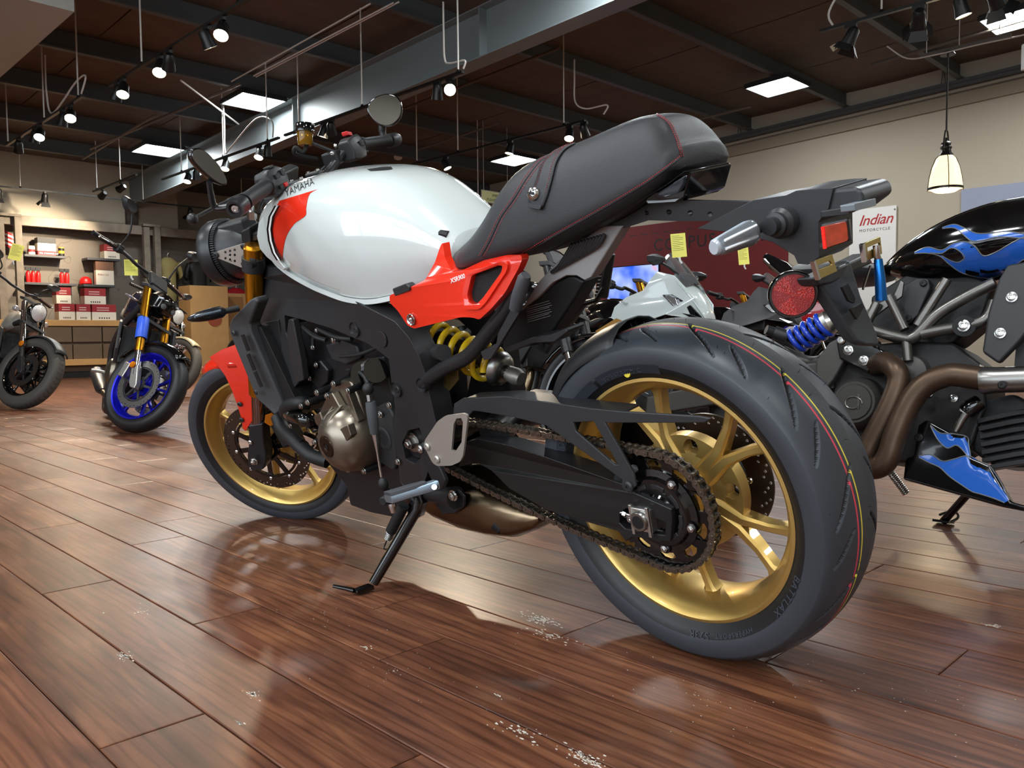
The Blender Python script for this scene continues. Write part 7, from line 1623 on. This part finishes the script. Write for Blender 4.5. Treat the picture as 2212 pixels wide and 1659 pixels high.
def prop_box(px0,px1,py0,py1,Y,name,label,cat,parts,depth=.18,zb_=None):
    a=onY(px0,py1,Y); b=onY(px1,py0,Y); a.z=a.z if zb_ is None else zb_; w=b.x-a.x; h=b.z-a.z; t=thing(name,label,cat,Matrix.Translation((a.x+w/2,Y+depth/2,a.z)))
    for nm,z0_,z1_,m in parts: obj(nm,G().box((0,0,h*(z0_+z1_)/2),(w,depth,h*(z1_-z0_))),m,t,bev=.002)
    return t,w,h
t,w,h=prop_box(82,120,515,549.5,YSH+.06,'oil_change_kit','oil change kit box with black top on the upper left shelf','box',[('red_band',0,.25,m_bred),('picture_band',.25,.68,m_bcream),('black_band',.68,1,m_dark)],zb_=zA+.001)
text('lettering','OIL CHANGE KIT',h*.13,frame(Vector((-w*.42,-.0915,h*.07)),(1,0,0),(0,0,1)),m_white,t)
for (a,b,c_,d_,lab) in ((60,76,531,550.5,'small cream and red can at the left of the upper shelf'),(126,139,534,551,'small black and orange can at the right of the upper shelf')):
    p=onY((a+b)/2,d_,YSH+.1); hh=onY(a,c_,YSH+.1).z-zA; rr=(ox(b,YSH)-ox(a,YSH))/2
    t=thing('product_can',lab,'can',Matrix.Translation((p.x,YSH+.1,zA+.001))); obj('can_body',G().cyl((0,0,0),(0,0,hh*.88),rr,n=20),m_bcream if a<100 else m_dark,t); obj('can_band',G().cyl((0,0,hh*.3),(0,0,hh*.6),rr*1.01,n=20),m_bred if a<100 else mat('orange print',srgb(220,150,40),.5),t); obj('can_lid',G().cyl((0,0,hh*.88),(0,0,hh),rr*.95,n=20),m_bcream if a<100 else mat('orange print',srgb(220,150,40),.5),t)
for i,(px,lab) in enumerate(((61,'red spray bottle at the left of the lower shelf'),(72,'red spray bottle second on the lower shelf'),(83,'red spray bottle third on the lower shelf'),(134,'red spray bottle right of the gap on the lower shelf'),(145,'red spray bottle behind the cruiser mirror'))):
    p=onY(px,610.5,YSH+.1); z=zB
    t=thing('spray_bottle',lab,'bottle',Matrix.Translation((p.x,YSH+.1,z+.001)),'spray bottles on the shelf'); obj('bottle_body',G().lathe([(0,0),(.035,0),(.037,.02),(.037,.14),(.028,.17),(.012,.19),(.012,.2)],(0,0,0),(0,0,1),16),m_red,t); obj('trigger_head',G().box((0,0,.225),(.07,.03,.05)).cyl((0,0,.19),(0,0,.22),.016,n=10).box((.02,0,.19),(.012,.012,.05)),m_dark,t)
p=onY(190,614,YSH+.05); t=thing('red_cap','red baseball cap on the lower right shelf','cap',Matrix.Translation((p.x,YSH+.17,zD+.001)))
obj('crown',G().lathe([(.10,0),(.10,.05),(.085,.10),(.05,.135),(0,.145)],(0,0,0),(0,0,1),20),m_red,t); obj('brim',G().loft([[Vector((x,y,.012+.0*x)) for x,y in ((-.09,-.05),(-.06,-.12),(0,-.16),(.06,-.12),(.09,-.05))],[Vector((x,y,.022)) for x,y in ((-.09,-.05),(-.06,-.12),(0,-.16),(.06,-.12),(.09,-.05))]]),m_red,t)
t,w,h=prop_box(208,245,566,614,YSH+.03,'gift_box','tall beige gift box with brown label on the display shelf','box',[('lower_panel',0,.62,m_bcream),('label_panel',.62,1,mat('brown label',srgb(120,84,62),.6))],.10,zb_=zD+.001)
text('lettering','Riders Co',h*.11,frame(Vector((-w*.42,-.052,h*.40)),(1,0,0),(0,0,1)),m_bred,t,shear=.3)
# flag print and hanging clothes
fp_=onY(24,508,YSH+.05); t=thing('flag','small striped flag hung between the two grey posts','flag',Matrix.Translation((fp_.x,YSH+.1,fp_.z)))
for i in range(7): obj('stripe',G().prism([(-.14,0,.10-.035*i),(.14,0,-.02-.035*i),(.14,0,-.055-.035*i),(-.14,0,.065-.035*i)],(0,.004,0)),m_red if i%2==0 else m_white,t)
def shirt(px,py,Y,w,h,m,label,name='hanging_shirt'):
    p=onY(px,py,Y); t=thing(name,label,'clothing',Matrix.Translation((p.x,Y,p.z)),'clothes on the display wall')
    secs=[]
    for z,a,b in ((0,.30,.03),(-.04,.55,.06),(-.12,.98,.08),(-.2,1.0,.09),(-.3,.72,.09),(-.6,.72,.09),(-1,.75,.08)):
        secs.append([Vector((w*.5*a*math.cos(q)*(1+.03*math.sin(q*7)),b*math.sin(q),z*h)) for q in [2*PI*k/28 for k in range(28)]])
    obj('body',G().loft(secs),m,t,ang=60)
    for s in (-1,1): obj('sleeve',G().loft([[Vector((s*(w*.5*a),0,z*h))+Vector((s*.03*math.cos(q),.06*math.sin(q),.05*math.cos(q))) for q in [2*PI*k/12 for k in range(12)]] for a,z in ((.9,-.14),(1.12,-.28),(1.2,-.42))]),m,t,ang=60)
    obj('hanger_hook',G().tube(spline([(0,0,-.01),(0,0,.05),(.02,0,.08),(.0,0,.10)],4),.006,6),m_steel,t)
    return t
shirt(362,556,YSH,.40,.8,mat('khaki cotton',srgb(150,136,86),.8),'khaki shirt hanging on the display wall beside the red headlight box')
shirt(510,622,YSH-.05,.48,.7,mat('red cotton',srgb(196,26,38),.75),'bright red shirt hanging behind the gold fork leg')
shirt(428,560,YSH+.05,.42,.9,mat('black leather',srgb(34,32,31),.5),'dark leather jacket hanging next to the khaki shirt')
t=thing('apparel_cabinet','honey wood display cabinet with open cubby behind the fork','cabinet',Matrix.Translation((0,0,0)))
za=oz(430,618,YCT-.1); xa,xb=ox(402,YCT-.1),ox(520,YCT-.1)
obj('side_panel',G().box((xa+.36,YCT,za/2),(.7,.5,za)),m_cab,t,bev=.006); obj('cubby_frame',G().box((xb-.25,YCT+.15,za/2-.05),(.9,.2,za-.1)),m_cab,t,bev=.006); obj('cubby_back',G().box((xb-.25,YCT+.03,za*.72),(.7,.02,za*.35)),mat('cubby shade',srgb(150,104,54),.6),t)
obj('cabinet_emblem',G().cyl((xa+.45,YCT-.252,za*.62),(xa+.45,YCT-.258,za*.62),.13,n=24),mat('emblem rust',srgb(150,70,40),.6),t)
# ================================================================== RIGHT WALL GRAPHICS
XB=XR-.03
def wall_rect(name,label,cat,p,q,m,th=.02,extra=None,X=XB):
    a=onX(*p,X); b=onX(*q,X); y0_,y1_=min(a.y,b.y),max(a.y,b.y); z0_,z1_=min(a.z,b.z),max(a.z,b.z)
    t=thing(name,label,cat,frame((X,y1_,z0_),(0,-1,0),(0,0,1))); W,Hh=y1_-y0_,z1_-z0_
    obj('sheet',G().box((W/2,Hh/2,0),(W,Hh,th)),m,t); return t,W,Hh
t,W,Hh=wall_rect('wall_banner','dark red city name banner on the right wall','banner',(1288,500),(1700,800),mat('maroon banner cloth',srgb(108,30,32),.7,bump=.3,bscale=30,var=.12,vscale=3))
yA=onX(1412,540,XB).y; 
o_=onX(1412,543,XB); ot=frame((XB,W and onX(1288,500,XB).y,0),(0,-1,0),(0,0,1))
xx=onX(1288,500,XB).y-o_.y; zz=o_.z-onX(1700,800,XB).z
text('lettering','CORPUS CHRISTI',.30,Matrix.Translation((xx,zz,.0115)),m_ink,t,spacing=1.15)
for i in range(16): obj('stitch_mark',G().box((.15+i*W/16,Hh-.16,.011),(W/26,.012,.002)),m_ink,t)
t,W,Hh=wall_rect('wall_screen','bright screen showing a blue motorcycle in front of the red banner','screen',(1312,578),(1425,660),mat('screen bezel',srgb(20,20,22),.4),.04,X=XR-.5)
m_scr,N_,L_,b_=node_mat('lit screen picture'); tc=N_.new('ShaderNodeTexCoord'); n1=N_.new('ShaderNodeTexNoise'); n1.inputs['Scale'].default_value=2.2; L_.new(tc.outputs['Object'],n1.inputs['Vector']); r=N_.new('ShaderNodeValToRGB'); r.color_ramp.elements[0].position=.35; r.color_ramp.elements[0].color=srgb(30,90,235); r.color_ramp.elements[1].position=.62; r.color_ramp.elements[1].color=srgb(170,190,250); e=r.color_ramp.elements.new(.72); e.color=srgb(225,160,170); L_.new(n1.outputs['Fac'],r.inputs['Fac']); b_.inputs['Base Color'].default_value=(0,0,0,1); L_.new(r.outputs['Color'],b_.inputs['Emission Color']); b_.inputs['Emission Strength'].default_value=1.1
obj('picture',G().box((W/2,Hh/2,.022),(W-.03,Hh-.03,.004)),m_scr,t)
obj('stand',G().box((W/2,-onX(1312,660,XR-.5).z/2,0),(.08,onX(1312,660,XR-.5).z,.06)),m_dark,t)
t,W,Hh=wall_rect('brand_banner','white banner with red script lettering on the right wall','banner',(1836,455),(1932,730),mat('white vinyl banner',srgb(226,224,220),.5,bump=.5,bscale=4))
text('lettering','Indian',W*.32,Matrix.Translation((W*.20,Hh-W*.36,.0115)),mat('script red',srgb(170,36,38),.5),t,shear=.35,spacing=.95,bold=.0015)
text('lettering','MOTORCYCLE',W*.085,Matrix.Translation((W*.22,Hh-W*.50,.0115)),m_ink,t,spacing=1.25)
obj('round_emblem',G().cyl((W*.22,Hh*.55,.008),(W*.22,Hh*.55,.013),W*.30,n=32),mat('emblem maroon',srgb(96,26,34),.5),t); rb_=obj('ribbon',G().box((W*.30,Hh*.55,.014),(W*.62,W*.16,.004)),mat('ribbon black gold',srgb(60,54,44),.5),t); text('lettering','GROUP',W*.12,Matrix.Translation((W*.22,Hh*.55-W*.04,.0165)),mat('gold letters',srgb(200,184,130),.4),t)
for a,b in ((.03,.97),(.97,.97),(.97,.55)): obj('grommet',G().cyl((W*a,Hh*b,.01),(W*a,Hh*b,.014),.012,n=10),m_steel,t)
a=onX(2078,410,XB); t,W,Hh=wall_rect('wall_poster','large poster of a rider against a pale sky at the right edge','poster',(2078,410),(2420,560),mat('poster sky',srgb(150,158,178),.45,var=.06,vscale=1),.05)
obj('figure_shape',G().prism([(W*.24,0,.027),(W*.40,Hh*.32,.027),(W*.46,Hh*.60,.027),(W*.46,Hh*.98,.027),(W*.98,Hh*.98,.027),(W*.98,0,.027)],(0,0,.002)),mat('poster dark figure',srgb(44,36,32),.5),t)
obj('beard_shape',G().prism([(W*.42,Hh*.98,.0295),(W*.44,Hh*.80,.0295),(W*.60,Hh*.78,.0295),(W*.8,Hh*.98,.0295)],(0,0,.002)),mat('poster rust',srgb(130,66,38),.5),t)
text('lettering','MOTOR',W*.10,Matrix.Translation((W*.42,Hh*.38,.0295)),mat('poster orange',srgb(206,96,44),.5),t)
es=thing('exit_sign','white exit sign cut off by the right edge of the picture','sign',frame(onX(2206,152,7.6),(.4,-1,0),(0,0,1)))
obj('case',G().box((.15,.10,0),(.30,.20,.04)),m_white,es,bev=.006); obj('green_face',G().box((.15,.10,.022),(.25,.14,.004)),mat('exit green yellow',srgb(200,226,90),.4,emit=srgb(200,226,90),es=.6),es)
obj('stem',G().cyl((.15,.2,0),(.15,zroof(ROOF,2)-onX(2206,152,7.6).z,0),.01,n=8),m_conduit,es)
# small high window band / duct at the recess end
